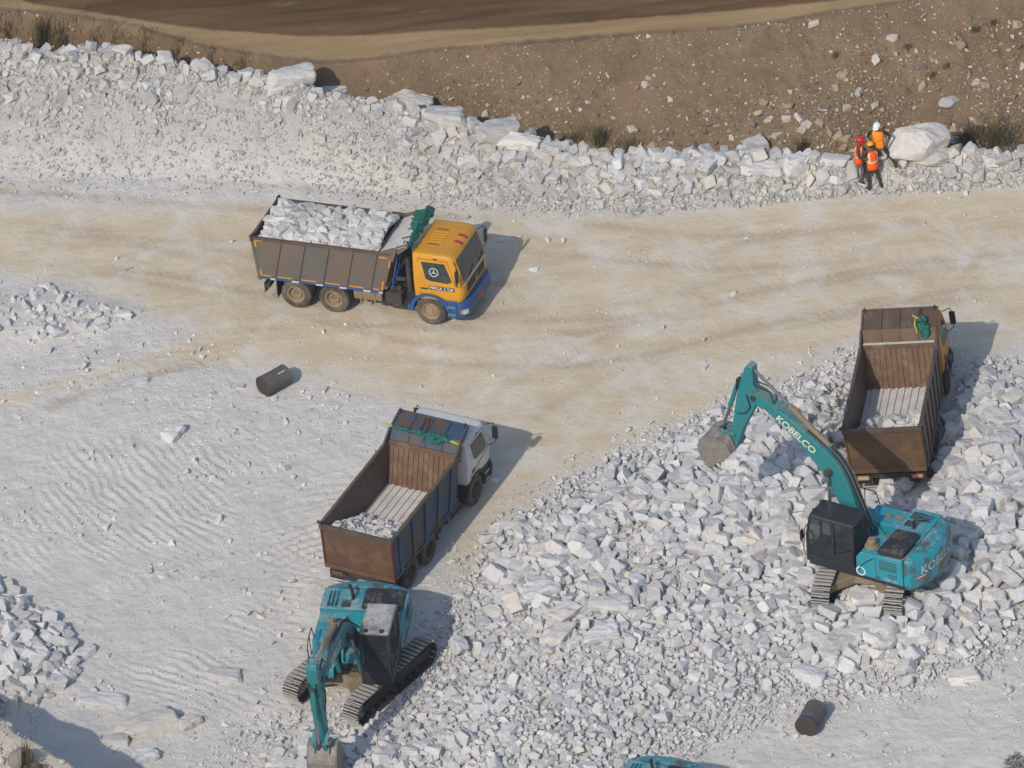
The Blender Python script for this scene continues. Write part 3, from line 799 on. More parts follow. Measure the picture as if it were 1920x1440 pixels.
# photo regions hidden behind machines (a stone there is not one to pick out)
HIDE = [[(470, 370), (890, 380), (980, 440), (860, 600), (480, 590)], [(600, 760), (930, 760), (1010, 830), (800, 1110), (600, 1090)], [(530, 1060), (830, 1060), (830, 1350), (660, 1440), (540, 1440)],
        [(1490, 930), (1780, 930), (1780, 1160), (1490, 1160)], [(1300, 680), (1430, 680), (1630, 960), (1530, 960)], [(1575, 570), (1790, 570), (1790, 900), (1590, 900)], [(1170, 1405), (1350, 1405), (1400, 1450), (1170, 1450)], [(0, 1340), (150, 1440), (0, 1440)]]
HIDE = [np.array(h, float) for h in HIDE]
def visible(p3):
    q = proj(p3); ok = (q[:, 0] > 8) & (q[:, 0] < 1912) & (q[:, 1] > 8) & (q[:, 1] < 1432)
    for h in HIDE: ok &= sdist(h, q[:, 0], q[:, 1]) < 0
    return ok, q
def idw(ctrl, x, y):
    P = np.array([[*ground(c[:2])[:2], c[2]] for c in ctrl]); w = 1 / (((x[:, None] - P[:, 0]) ** 2 + (y[:, None] - P[:, 1]) ** 2) ** 1.3 + 0.3)
    return (w * P[:, 2]).sum(1) / w.sum(1)
big_mesh = [tri_mesh('rock', b, M['rock']) for b in BIG]
big_warm = [tri_mesh('rock', b, M['warm_rock']) for b in BIG]
def dome_proto(r):
    bm = bmesh.new(); bmesh.ops.create_icosphere(bm, subdivisions=4, radius=1.0)
    N_ = r.normal(size=(13, 3)); N_ /= np.linalg.norm(N_, axis=1)[:, None]; D_ = r.uniform(0.66, 0.95, 13)
    for v in bm.verts:
        d = np.array(v.co[:]); dt = N_ @ d; q = np.where(dt > 0.2, D_ / np.maximum(dt, 0.2), 9); q = np.sort(q)[:2]; rad_ = min(1.05, q[0])
        c = d * 2.4 + 5; n_ = float(vnoise(np.array([c[0] + c[2]]), np.array([c[1] - c[2]]), 9)[0] - 0.5) * 0.10 + float(vnoise(np.array([c[0] * 3 + c[2]]), np.array([c[1] * 3 + c[2]]), 10)[0] - 0.5) * 0.05
        v.co = Vector(d * (rad_ + n_) * np.array([1.1, 0.9, 0.9]))
    return bm_np(bm)
HB = [dome_proto(rr)] + [big_proto(rr, (rr.uniform(1.0, 1.4), rr.uniform(0.8, 1.0), rr.uniform(0.65, 0.9)), 4, 3, 0.10, 0.05, 0.24) for i in range(12)]
HUGE = [tri_mesh('boulder', b, M['rock']) for b in HB]; HUGE_W = [tri_mesh('boulder', b, M['warm_rock']) for b in HB]
def put_rock(p, r, label, group, cat='rock', name='rock', warm=False, k=None, rot=None, sc=(1, 1, 1)):
    k = rng.integers(0, len(BIG)) if k is None else k
    o = bpy.data.objects.new(name, (big_warm if warm else big_mesh)[k]); col.objects.link(o)
    Rm = rand_rot(rng, 1, 0.45)[0] if rot is None else np.array(Matrix.Rotation(rot, 3, 'Z'))
    m4 = Matrix.Identity(4)
    for i in range(3):
        for j in range(3): m4[i][j] = float(Rm[i][j] * r * sc[j])
        m4[i][3] = float(p[i])
    o.matrix_world = m4
    tag(o, label, cat, group)
    return o
# ------------------------------------------------------------------ boulders one can name (photo position, half size, aspect)
PK = Packer()
NAMED = [  # px, py, r, sc, rot, sink, warm, label, tan
    (1722, 272, 0.84, (1.2, 0.85, 1.0), 0.3, 0.12, False, 'huge smooth white boulder beside the three workers'),
    (1752, 290, 0.55, (1.2, 0.8, 0.6), 0.1, 0.0, True, 'flat pale slab leaning on the huge white boulder'),
    (545, 146, 0.58, (1.35, 0.8, 0.85), 0.2, 0.0, True, 'large grey pointed boulder on the berm crest above the yellow truck'),
    (622, 168, 0.42, (1.3, 0.7, 0.5), 0.4, 0.0, False, 'small blue grey slab behind the pointed boulder on the crest'),
    (760, 192, 0.62, (1.4, 0.7, 0.85), -0.4, 0.0, True, 'jagged pale boulder standing on the middle of the berm crest'),
    (840, 220, 0.60, (1.3, 0.7, 0.7), -0.4, 0.0, True, 'rough grey boulder right of the jagged crest boulder'),
    (935, 245, 0.55, (1.2, 0.8, 0.7), 0.2, 0.0, True, 'rounded pale boulder at the dip of the berm crest'),
    (970, 262, 0.48, (1.4, 0.7, 0.6), -0.3, 0.0, False, 'shadowed grey slab in the dip of the berm crest'),
    (1420, 275, 0.42, (1.0, 0.8, 1.0), 0.2, 0.0, True, 'round topped white rock on the right part of the berm'),
    (1492, 312, 0.40, (0.9, 0.8, 1.1), 0.5, 0.0, False, 'upright white block on the berm left of the workers'),
    (1440, 318, 0.40, (1.3, 0.8, 0.8), -0.2, 0.0, False, 'broad white block below the round topped berm rock'),
    (1330, 305, 0.40, (1.2, 0.8, 0.9), 0.8, 0.0, False, 'pale block near the dry grass on the berm'),
    (325, 812, 0.36, (1.0, 0.9, 0.8), 0.9, 0.0, False, 'lone grey block on the scraped floor left of the black drum'),
    (255, 714, 0.28, (1.5, 0.6, 0.4), 0.1, 0.0, False, 'small flat slab at the edge of the brown wheel track'),
    (232, 590, 0.24, (1.0, 0.9, 0.8), 0.0, 0.0, False, 'bright white stone at the right end of the small rock cluster'),
    (425, 1262, 0.42, (1.5, 0.75, 0.5), -0.45, -0.05, False, 'long pale slab lying alone on the floor left of the near excavator'),
    (275, 1358, 0.66, (1.35, 0.8, 0.6), 0.42, 0.0, True, 'large flat slab with a brown edge, in the lower left corner'),
    (192, 1308, 0.46, (1.5, 0.8, 0.5), -0.35, -0.05, False, 'pale half buried slab above the large flat slab'),
    (356, 1354, 0.32, (1.0, 0.9, 0.8), 0.5, 0.0, False, 'grey block right of the large flat slab'),
    (216, 1388, 0.32, (1.3, 0.8, 0.6), -0.2, 0.0, False, 'smooth pale stone below the large flat slab'),
    (272, 1418, 0.36, (1.0, 0.9, 0.8), 0.3, 0.0, False, 'pale block at the bottom edge below the large flat slab'),
    (160, 1225, 0.30, (1.2, 0.8, 0.7), 0.7, 0.0, False, 'layered slab at the right edge of the left rubble heap'),
    (105, 1280, 0.32, (1.0, 0.9, 0.9), 0.1, 0.05, False, 'squarish block at the foot of the left rubble heap'),
    (1010, 1112, 0.52, (1.15, 0.85, 0.75), 0.3, 0.05, False, 'big pale boulder left of the striped boulder in the rubble'),
    (1140, 1140, 0.54, (1.25, 0.8, 0.8), -0.1, 0.05, False, 'big grey striped boulder in the middle of the rubble'),
    (1060, 1150, 0.50, (1.1, 0.8, 0.8), 0.6, 0.0, False, 'pale boulder between the two big rubble boulders'),
    (1130, 1195, 0.46, (1.2, 0.85, 0.75), 0.2, 0.05, False, 'big pale boulder just below the striped boulder'),
    (1045, 1190, 0.46, (1.0, 0.9, 0.8), 1.0, 0.0, False, 'rounded boulder lower left of the striped boulder'),
    (1515, 1265, 0.42, (1.4, 0.8, 0.65), -0.6, 0.05, False, 'long slab in front of the right excavator tracks'),
    (1580, 1200, 0.45, (1.0, 0.9, 0.9), 0.4, 0.05, False, 'dark faced block just below the right excavator tracks'),
    (1810, 1265, 0.45, (1.2, 0.8, 0.5), 0.0, 0.0, False, 'flat pale block at the lower right edge of the rubble'),
    (1880, 835, 0.48, (0.9, 0.8, 1.0), 0.5, 0.1, False, 'tall white block at the right edge near the brown tipper'),
    (1780, 190, 0.30, (1.1, 0.9, 0.8), 0.3, 0.0, True, 'grey white rock high on the bank above the huge boulder'),
    (950, 985, 0.34, (1.5, 0.7, 0.5), 0.2, 0.0, False, 'flat grey slab at the upper left edge of the rubble'),
]
def ray_hit(px):
    """first point where the line of sight meets the land"""
    d = c_f + c_r * ((px[0] - 960) / FOC) + c_u * ((720 - px[1]) / FOC)
    zs = np.linspace(6, -1.2, 361); t = (zs - c_o[2]) / d[2]; P = c_o + t[:, None] * d
    hz = H(P[:, 0], P[:, 1], False); i = np.argmax(hz >= zs)
    return P[i]
for (px, py, r, sc, rot, sink, warm, lab) in NAMED:
    p = ray_hit((px, py + r * 15))
    o = put_rock((p[0], p[1], p[2] + r * sc[2] * 0.30 + sink), r, lab, None, 'boulder', 'boulder', warm, rot=rot, sc=sc)
    o.data = (HUGE_W if warm else HUGE)[0 if 'huge' in lab else int(rng.integers(1, len(HUGE)))]
    PK.put(p[0], p[1], min(r * 0.9, 0.6))

LM = [(1140, 1140, 'the big striped boulder'), (1345, 830, 'the raised excavator bucket'), (1545, 1000, 'the right excavator cab'), (1520, 1120, 'the right excavator left track'), (1650, 1140, 'the right excavator right track'),
      (1745, 1040, 'the right excavator counterweight'), (1660, 850, 'the brown truck tailgate'), (1770, 720, 'the brown truck cab'), (1010, 1112, 'the big pale rubble boulder'), (1520, 1355, 'the blue rimmed drum'), (685, 1330, 'the near excavator right track'),
      (610, 1410, 'the near excavator bucket'), (790, 1085, 'the white cab truck rear wheels'), (950, 985, 'the flat slab at the rubble edge'), (1515, 1265, 'the long slab'), (1590, 690, 'the upper tip of the rubble'), (1480, 850, 'the raised boom lettering'),
      (1250, 1420, 'the hood at the bottom edge'), (1810, 1265, 'the flat block at the lower right'), (1880, 835, 'the tall block at the right edge'), (1600, 905, 'the boom bend'), (545, 150, 'the pointed crest boulder'), (760, 192, 'the jagged crest boulder'), (935, 245, 'the rounded dip boulder'),
      (1125, 260, 'the tall middle grass tuft'), (1420, 275, 'the round topped berm rock'), (1625, 310, 'the three workers'), (1722, 262, 'the huge boulder'), (82, 60, 'the tall upper left grass'), (180, 95, 'the left crest bump'), (630, 380, 'the yellow truck load'), (840, 430, 'the yellow cab roof'), (1870, 270, 'the right edge grass clump'),
      (60, 1220, 'the left rubble heap middle'), (275, 1358, 'the large flat slab'), (232, 590, 'the bright white cluster stone'), (1568, 100, 'the small green bank tuft'), (1300, 60, 'the bank top')]
def place(q):
    """words for where a stone lies: direction and distance from the nearest thing one can find"""
    D = [((q[0] - a) ** 2 + (q[1] - b) ** 2, a, b, n) for a, b, n in LM]; d2, a, b, n = min(D); dd = math.sqrt(d2)
    ang = math.degrees(math.atan2(-(q[1] - b), q[0] - a)) % 360
    w = ('right of', 'upper right of', 'above', 'upper left of', 'left of', 'lower left of', 'below', 'lower right of')[int((ang + 22.5) // 45) % 8]
    return ('close ' if dd < 55 else ('' if dd < 120 else 'well ')) + w + ' ' + n
def shape_word(k):
    e = BIG[k][0]; e = e.max(0) - e.min(0)
    return 'long' if e[0] / e[1] > 1.5 else ('flat' if e[2] / e[1] < 0.68 else ('squarish' if e[0] / e[1] < 1.2 else 'angular'))
def size_word(r, a, b): return 'large' if r > b else ('mid sized' if r > a else 'small')
# ------------------------------------------------------------------ the blasted rubble field
CTRL = [(1300, 950, .20), (1180, 880, .15), (1050, 950, .155), (950, 1020, .165), (1000, 1110, .22), (1850, 850, .255), (1850, 1080, .26), (1700, 1200, .24), (1650, 1250, .2), (1300, 1150, .15), (900, 1250, .10), (1100, 1300, .105), (1000, 1380, .11), (800, 1320, .10), (1300, 1250, .12),
        (700, 1400, .125), (1450, 1300, .09), (1550, 700, .12), (600, 1420, .17), (1450, 1000, .21), (1400, 860, .18), (1820, 720, .17), (850, 1130, .12), (1250, 1350, .10), (1800, 1270, .11), (500, 1410, .13)]
x0, y0 = PILE.min(0); x1, y1 = PILE.max(0)
N = 60000
px_, py_ = rng.uniform(x0 - .3, x1 + .3, N), rng.uniform(y0 - .3, y1 + .3, N)
d = sdist(PILE, px_, py_) + 0.35 * fbm(px_ * 0.9, py_ * 0.9, 101, 3)
inside = (d > -0.25) & (px_ < 20.5) & (py_ > -25) & ~in_pads(px_, py_)
px_, py_, d = px_[inside], py_[inside], d[inside]
mean = 0.74 * idw(CTRL, px_, py_) * (0.55 + 0.45 * sstep(-0.2, 1.8, d))
hole = fbm(px_ * 0.28, py_ * 0.28, 103, 3)                      # patches of fines between the blocks
rad = mean * np.exp(rng.normal(-0.1, 0.36, len(mean)))
rad = np.clip(rad, 0.04, 0.31)
sel = rng.random(len(rad)) < np.where(hole > 0.28, 0.12, 1.0) * (0.35 + 0.65 * sstep(0, 1.2, d))
px_, py_, rad = px_[sel], py_[sel], rad[sel]
k = pack(px_, py_, rad, 0.66, PK)
px_, py_, rad = px_[k], py_[k], rad[k]
pz_ = H(px_, py_, False) + rad * rng.uniform(0.25, 0.85, len(rad)) + rng.uniform(0, 0.06, len(rad))
P3 = np.stack([px_, py_, pz_], -1)
vis, Q = visible(P3)
score = np.where(vis, rad, -1); top = np.argsort(-score)[:150]
for i in top:
    k = int(rng.integers(0, len(BIG)))
    put_rock(P3[i], rad[i], f'{size_word(rad[i], 0.245, 0.285)} {shape_word(k)} white rock {place(Q[i])}', 'broken rocks picked out of the rubble field', k=k)
rest = np.ones(len(rad), bool); rest[top] = False
o = merged('rubble', P3[rest], rad[rest], PROTO, M['rubble'], rng, 0.6, tintp=0.06)
tag(o, 'white broken rock rubble covering the right of the quarry floor', 'rubble')
# fines between the blocks
N = 80000
fx, fy = rng.uniform(x0 - 1, x1, N), rng.uniform(y0, y1 + 1, N)
d = sdist(PILE, fx, fy) + 0.5 * fbm(fx * 0.8, fy * 0.8, 107, 3)
s = (rng.random(N) < sstep(-1.5, 0.4, d) * 0.8) & (fx < 20.5) & (fy > -25) & ~in_pads(fx, fy, 0.02)
fx, fy = fx[s], fy[s]; fr = np.clip(0.042 * np.exp(rng.normal(0, 0.5, len(fx))), 0.016, 0.13)
o = merged('fine_rubble', np.stack([fx, fy, H(fx, fy, False) + fr * 0.4], -1), fr, SMALL, M['rubble'], rng, 0.9, tintp=0.05)
tag(o, 'small white stone chips scattered through the rubble field', 'rubble')
# ------------------------------------------------------------------ left heap and the little cluster
def heap(poly, n, lo, hi, name, lab, npick, picklab, group, tintp=0.03, shape=0.4, density=1.0):
    a, b = poly.min(0), poly.max(0); X = rng.uniform(a[0], b[0], n); Y = rng.uniform(a[1], b[1], n); dd = sdist(poly, X, Y)
    s = (dd > 0) & (X > -19) & (rng.random(n) < density); X, Y, dd = X[s], Y[s], dd[s]
    r = np.clip(lo * np.exp(rng.normal(0.15, shape, len(X))), 0.05, hi); k = pack(X, Y, r, 0.68, PK); X, Y, r = X[k], Y[k], r[k]
    p = np.stack([X, Y, H(X, Y, False) + r * rng.uniform(0.1, 0.5, len(r))], -1); v, q = visible(p)
    t = np.argsort(-np.where(v, r, -1))[:npick]
    for i in t:
        k = int(rng.integers(0, len(BIG))); put_rock(p[i], r[i], f'{size_word(r[i], lo * 1.25, lo * 1.6)} {shape_word(k)} {picklab} {place(q[i])}', group, k=k)
    m_ = np.ones(len(r), bool); m_[t] = False
    o = merged(name, p[m_], r[m_], PROTO, M['rubble'], rng, 0.6, tintp=tintp); tag(o, lab, 'rubble')
heap(LPILE, 3500, 0.12, 0.27, 'rubble', 'heap of pale rocks at the lower left edge', 22, 'pale heap block', 'blocks of the left rock heap')
heap(CLUST, 1600, 0.075, 0.22, 'rubble', 'loose cluster of small rocks left of the haul track', 12, 'loose white stone', 'stones of the loose left cluster', density=0.2)
# ------------------------------------------------------------------ berm stones
N = 42000
bx = rng.uniform(-18, 20, N); ty, cy, cz = toe_y(bx), crest_y(bx), crest_z(bx)
t = rng.uniform(-0.12, 1.12, N); by = ty + (cy - ty) * t
lft = sstep(2.0, -8.0, bx)                       # 1 on the left, where the slope is mostly fines
cl = fbm(bx * 0.45, by * 0.45, 111, 3)
p_ = np.where(t > 0.9, 0.9, np.where(t > 0.45, 0.75 - 0.35 * lft, 0.55 - 0.42 * lft)) * sstep(-0.12, 0.12, t)
p_ = p_ * (1 - lft * sstep(0.85, 0.5, t) * 0.85) * np.where(lft > 0.4, sstep(-0.25, 0.3, cl) + 0.25 * (t > 0.85), 1)
mean = (0.048 + 0.058 * sstep(0.1, 0.6, t)) * (1 - 0.2 * lft)
r = np.clip(mean * np.exp(rng.normal(0, 0.42, N)), 0.035, 0.25)
s = (rng.random(N) < p_ * 0.75); bx, by, r, t = bx[s], by[s], r[s], t[s]
k = pack(bx, by, r, 0.68, PK); bx, by, r, t = bx[k], by[k], r[k], t[k]
p3 = np.stack([bx, by, H(bx, by, False) + r * rng.uniform(-0.2, 0.4, len(r)) + 0.2 * r * (t > 0.85)], -1)
# keep the place where the workers stand clear
vis, Q = visible(p3)
men = (np.abs(Q[:, 0] - 1640) < 36) & (np.abs(Q[:, 1] - 336) < 30)
p3, r, vis, Q, t = p3[~men], r[~men], vis[~men], Q[~men], t[~men]
top = np.argsort(-np.where(vis, r, -1))[:72]
for i in top:
    k = int(rng.integers(0, len(BIG)))
    put_rock(p3[i], r[i], f'{size_word(r[i], 0.21, 0.25)} {shape_word(k)} pale berm rock {place(Q[i])}', 'rocks picked out along the berm', warm=rng.random() < 0.6, k=k)
m_ = np.ones(len(r), bool); m_[top] = False
o = merged('berm_rubble', p3[m_], r[m_], PROTO, M['warm_rubble'], rng, 0.6, tintp=0.2); tag(o, 'pale rubble heaped along the berm in front of the bank', 'rubble')
N = 60000
fx = rng.uniform(-18, 20, N); ty, cy = toe_y(fx), crest_y(fx); t = rng.uniform(-0.35, 1.08, N); fy = ty + (cy - ty) * t
s = rng.random(N) < sstep(-0.35, 0.25, t) * (1 - 0.45 * sstep(2, -8, fx) * sstep(0.7, 0.3, t)) * (0.55 + 0.4 * fbm(fx * 0.7, fy * 0.7, 117, 3)); fx, fy = fx[s], fy[s]
fr = np.clip(0.038 * np.exp(rng.normal(0, 0.5, len(fx))), 0.016, 0.13)
o = merged('berm_chips', np.stack([fx, fy, H(fx, fy, False) + fr * 0.4], -1), fr, SMALL, M['warm_rubble'], rng, 0.9, tintp=0.25); tag(o, 'small pale stone chips on the berm slope', 'rubble')
# ------------------------------------------------------------------ loose stones on the floor
N = 46000
fx, fy = rng.uniform(-18.5, 20, N), rng.uniform(-25, 10, N)
onroad = sstep(-1.0, 0.5, sdist(ROAD1, fx, fy)); cl = fbm(fx * 0.5, fy * 0.5, 121, 3)
s = (fy < toe_y(fx)) & (sdist(PILE, fx, fy) < -0.2) & (rng.random(N) < (0.75 - 0.55 * onroad) * sstep(-0.45, 0.35, cl) * 0.8) & ~in_pads(fx, fy)
fx, fy = fx[s], fy[s]; fr = np.clip(0.024 * np.exp(rng.normal(0, 0.72, len(fx))), 0.012, 0.17)
o = merged('loose_stones', np.stack([fx, fy, H(fx, fy) + fr * 0.3], -1), fr, SMALL, M['rubble'], rng, 0.7, tintp=0.12); tag(o, 'small loose stones strewn over the pale floor', 'stones')
# dark gravel showing in the lower right corner
c0 = ground((1912, 1432)); n = 260; a = rng.uniform(0, 6.28, n); q_ = np.sqrt(rng.random(n)) * 0.8
gxx, gyy = c0[0] + 0.3 + q_ * np.cos(a), c0[1] - 0.2 + q_ * np.sin(a) * 0.9; gr = rng.uniform(0.04, 0.10, n)
tone = np.tile(np.array([[0.16, 0.16, 0.17, 1]]), (n, 1)) * rng.uniform(0.7, 1.5, (n, 1))
o = merged('dark_gravel', np.stack([gxx, gyy, H(gxx, gyy, False) + gr * 0.4], -1), gr, SMALL, M['bank_stone'], rng, 0.8, tone=tone); tag(o, 'patch of dark grey gravel in the lower right corner', 'gravel')
# ------------------------------------------------------------------ stones in the earth bank
N = 95000
sx = rng.uniform(-18, 21, N); ly = lip_y(sx); dy = np.minimum(ditch_y(sx) + 0.25, ly - 0.9); t = rng.random(N) ** 1.1 * 1.02; sy = dy + (ly - dy) * t
dens = (0.25 + 0.75 * sstep(-3, 5, sx)) * (0.18 + 1.0 * sstep(-0.15, 0.35, fbm(sx * 0.4, sy * 0.7, 131, 3))) * (1.1 - 0.75 * t)
s = rng.random(N) < dens * 0.9; sx, sy, t = sx[s], sy[s], t[s]
sr = np.clip(0.026 * np.exp(rng.normal(0, 0.62, len(sx))) * (1.3 - 0.6 * t), 0.012, 0.15)
k = pack(sx, sy, sr, 0.8, Packer()); sx, sy, sr = sx[k], sy[k], sr[k]
pal = np.array([[.50, .45, .38], [.36, .28, .19], [.24, .22, .20], [.58, .54, .48], [.25, .18, .12], [.19, .19, .18]])
tone = pal[rng.choice(6, len(sx), p=[.22, .26, .14, .16, .16, .06])] * rng.uniform(0.7, 1.12, (len(sx), 1)); tone = np.concatenate([tone, np.ones((len(sx), 1))], 1)
p3 = np.stack([sx, sy, H(sx, sy) + sr * 0.15], -1); vis, Q = visible(p3)
top = np.argsort(-np.where(vis & (Q[:, 1] > 10), sr, -1))[:60]
SM = {c: [tri_mesh('stone', b, M['stone_' + c]) for b in BIG[:8]] for c in ('pale', 'tan', 'grey')}
for i in top:
    c = ('pale', 'tan', 'grey')[rng.choice(3, p=[.45, .43, .12])]
    o = bpy.data.objects.new('stone', SM[c][rng.integers(0, 8)]); col.objects.link(o); Rm = rand_rot(rng, 1, 0.6)[0]; m4 = Matrix.Identity(4)
    for a in range(3):
        for b in range(3): m4[a][b] = float(Rm[a][b] * sr[i])
        m4[a][3] = float(p3[i][a])
    o.matrix_world = m4
    tag(o, f'{"large" if sr[i] > 0.13 else "small"} {c} bank stone {place(Q[i])}', 'stone', 'stones picked out in the earth bank')
m_ = np.ones(len(sr), bool); m_[top] = False
o = merged('bank_stones', p3[m_], sr[m_], SMALL, M['bank_stone'], rng, 0.8, tone=tone[m_]); tag(o, 'small mixed stones stuck in the brown earth bank', 'stones')
# ------------------------------------------------------------------ tipper trucks (local X forward, Y left, origin on the ground under the front axle)
def wheel_meshes(rim):
    t = MB()
    prof = [(0.30, -0.13), (0.36, -0.15), (0.46, -0.15), (0.505, -0.125), (0.522, -0.08), (0.522, -0.012), (0.508, -0.008), (0.508, 0.008), (0.522, 0.012), (0.522, 0.08), (0.505, 0.125), (0.46, 0.15), (0.36, 0.15), (0.30, 0.13), (0.28, 0.0)]
    t.lathe_y(prof, n=32)
    for k in range(32):
        a = 2 * math.pi * k / 32; c, s_ = math.cos(a), math.sin(a)
        for y0, y1 in ((-0.125, -0.05), (0.05, 0.125)):
            t.bar((0.512 * c, y0, 0.512 * s_), (0.512 * c, y1, 0.512 * s_), 0.05, 0.03, up=(c, 0, s_))
    tm = t.mesh('tyre', M['tyre'])
    outs = []
    for dish in (1, 0):
        r = MB()
        if dish:   # deep dished outer wheel of a twin pair
            r.lathe_y([(0.0, 0.0), (0.10, 0.0), (0.11, 0.05), (0.17, 0.05), (0.19, 0.0), (0.245, 0.0), (0.26, 0.06), (0.275, 0.145), (0.305, 0.15), (0.31, 0.13), (0.29, -0.1), (0.0, -0.1)][::-1])
        else:
            r.lathe_y([(0.0, 0.15), (0.09, 0.15), (0.10, 0.10), (0.14, 0.09), (0.20, 0.11), (0.245, 0.06), (0.27, 0.13), (0.305, 0.15), (0.31, 0.13), (0.29, -0.1), (0.0, -0.1)][::-1])
        for k in range(10):
            a = 2 * math.pi * k / 10; y = 0.05 if dish else 0.10
            q = 0.145 if dish else 0.17
            r.cyl((q * math.cos(a), y - 0.02, q * math.sin(a)), (q * math.cos(a), y + 0.03, q * math.sin(a)), 0.017, 6)
        outs.append(r.mesh('rim', rim, smooth=False))
    return tm, outs[0], outs[1]
def add_wheel(root, x, y, side, tm, rm):
    """wheel > tyre, rim; side = +1 left, -1 right (the rim face looks outward)"""
    w = bpy.data.objects.new('wheel', tm); col.objects.link(w); w.parent = root
    w.matrix_local = Matrix.Translation((x, y, 0.522)) @ (Matrix.Identity(4) if side > 0 else Matrix.Rotation(math.pi, 4, 'Z')) @ Matrix.Rotation(rng.uniform(0, 6), 4, 'Y')
    q = bpy.data.objects.new('rim', rm); col.objects.link(q); q.parent = w
    return w
# cab outline: at each height a rounded plan (rear x, front x, half width)
CABZ = [(0.98, -0.50, 1.16, 1.15), (1.15, -0.52, 1.22, 1.19), (1.55, -0.52, 1.24, 1.20), (1.75, -0.52, 1.22, 1.20), (2.10, -0.52, 1.12, 1.18), (2.50, -0.52, 0.99, 1.15), (2.60, -0.52, 0.95, 1.14), (2.67, -0.51, 0.88, 1.12), (2.705, -0.48, 0.80, 1.08), (2.72, -0.42, 0.70, 1.00)]
def cab_at(z):
    zz = [c[0] for c in CABZ]
    return tuple(float(np.interp(z, zz, [c[i] for c in CABZ])) for i in (1, 2, 3))
def cab_ring(z, off=0.0, n=7, rr=0.22):
    xr, xf, hw = cab_at(z); P = []
    rr = min(rr, hw * 0.4)
    for sgn, a0 in ((-1, -math.pi / 2), (1, 0)):                  # front corners, from right to left
        for k in range(n):
            a = a0 + (math.pi / 2) * k / (n - 1)
            P.append((xf - rr + (rr + off) * math.cos(a), sgn * (hw - rr) + (rr + off) * math.sin(a), z))
    rb = 0.08
    for sgn, a0 in ((1, math.pi / 2), (-1, math.pi)):
        for k in range(3):
            a = a0 + (math.pi / 2) * k / 2
            P.append((xr + rb + (rb + off) * math.cos(a), sgn * (hw - rb) + (rb + off) * math.sin(a), z))
    return P
def front_pt(z, y, off=0.0):
    """point on the cab front at height z, lateral y"""
    xr, xf, hw = cab_at(z); rr = 0.22; yl = hw - rr
    if abs(y) <= yl: bow = 0.05 * (1 - (y / yl) ** 2); return (xf + off + bow * 0, y, z)
    s_ = 1 if y > 0 else -1; t = min(1.0, (abs(y) - yl) / rr); a = math.asin(t)
    return (xf - rr + (rr + off) * math.cos(a), s_ * (yl + (rr + off) * math.sin(a)), z)
def front_patch(mb, z0, z1, y0, y1, off, nz=6, ny=18, shrink=0.0):
    g = []
    for i in range(nz + 1):
        z = z0 + (z1 - z0) * i / nz
        for j in range(ny + 1):
            y = y0 + (y1 - y0) * j / ny
            y *= 1 - shrink * i / nz
            g.append(front_pt(z, y, off))
    fs = [(i * (ny + 1) + j, i * (ny + 1) + j + 1, (i + 1) * (ny + 1) + j + 1, (i + 1) * (ny + 1) + j) for i in range(nz) for j in range(ny)]
    mb.add(g, fs)
def side_panel(mb, pts, side, off, th=0.012):
    """flat polygon (x, z) laid on the cab side"""
    A = [(x, side * (cab_at(z)[2] + off), z) for x, z in pts]; B = [(x, side * (cab_at(z)[2] + off - th), z) for x, z in pts]; n = len(pts)
    mb.add(A + B, [tuple(range(n)), tuple(range(2 * n - 1, n - 1, -1))] + [(i, (i + 1) % n, (i + 1) % n + n, i + n) for i in range(n)])
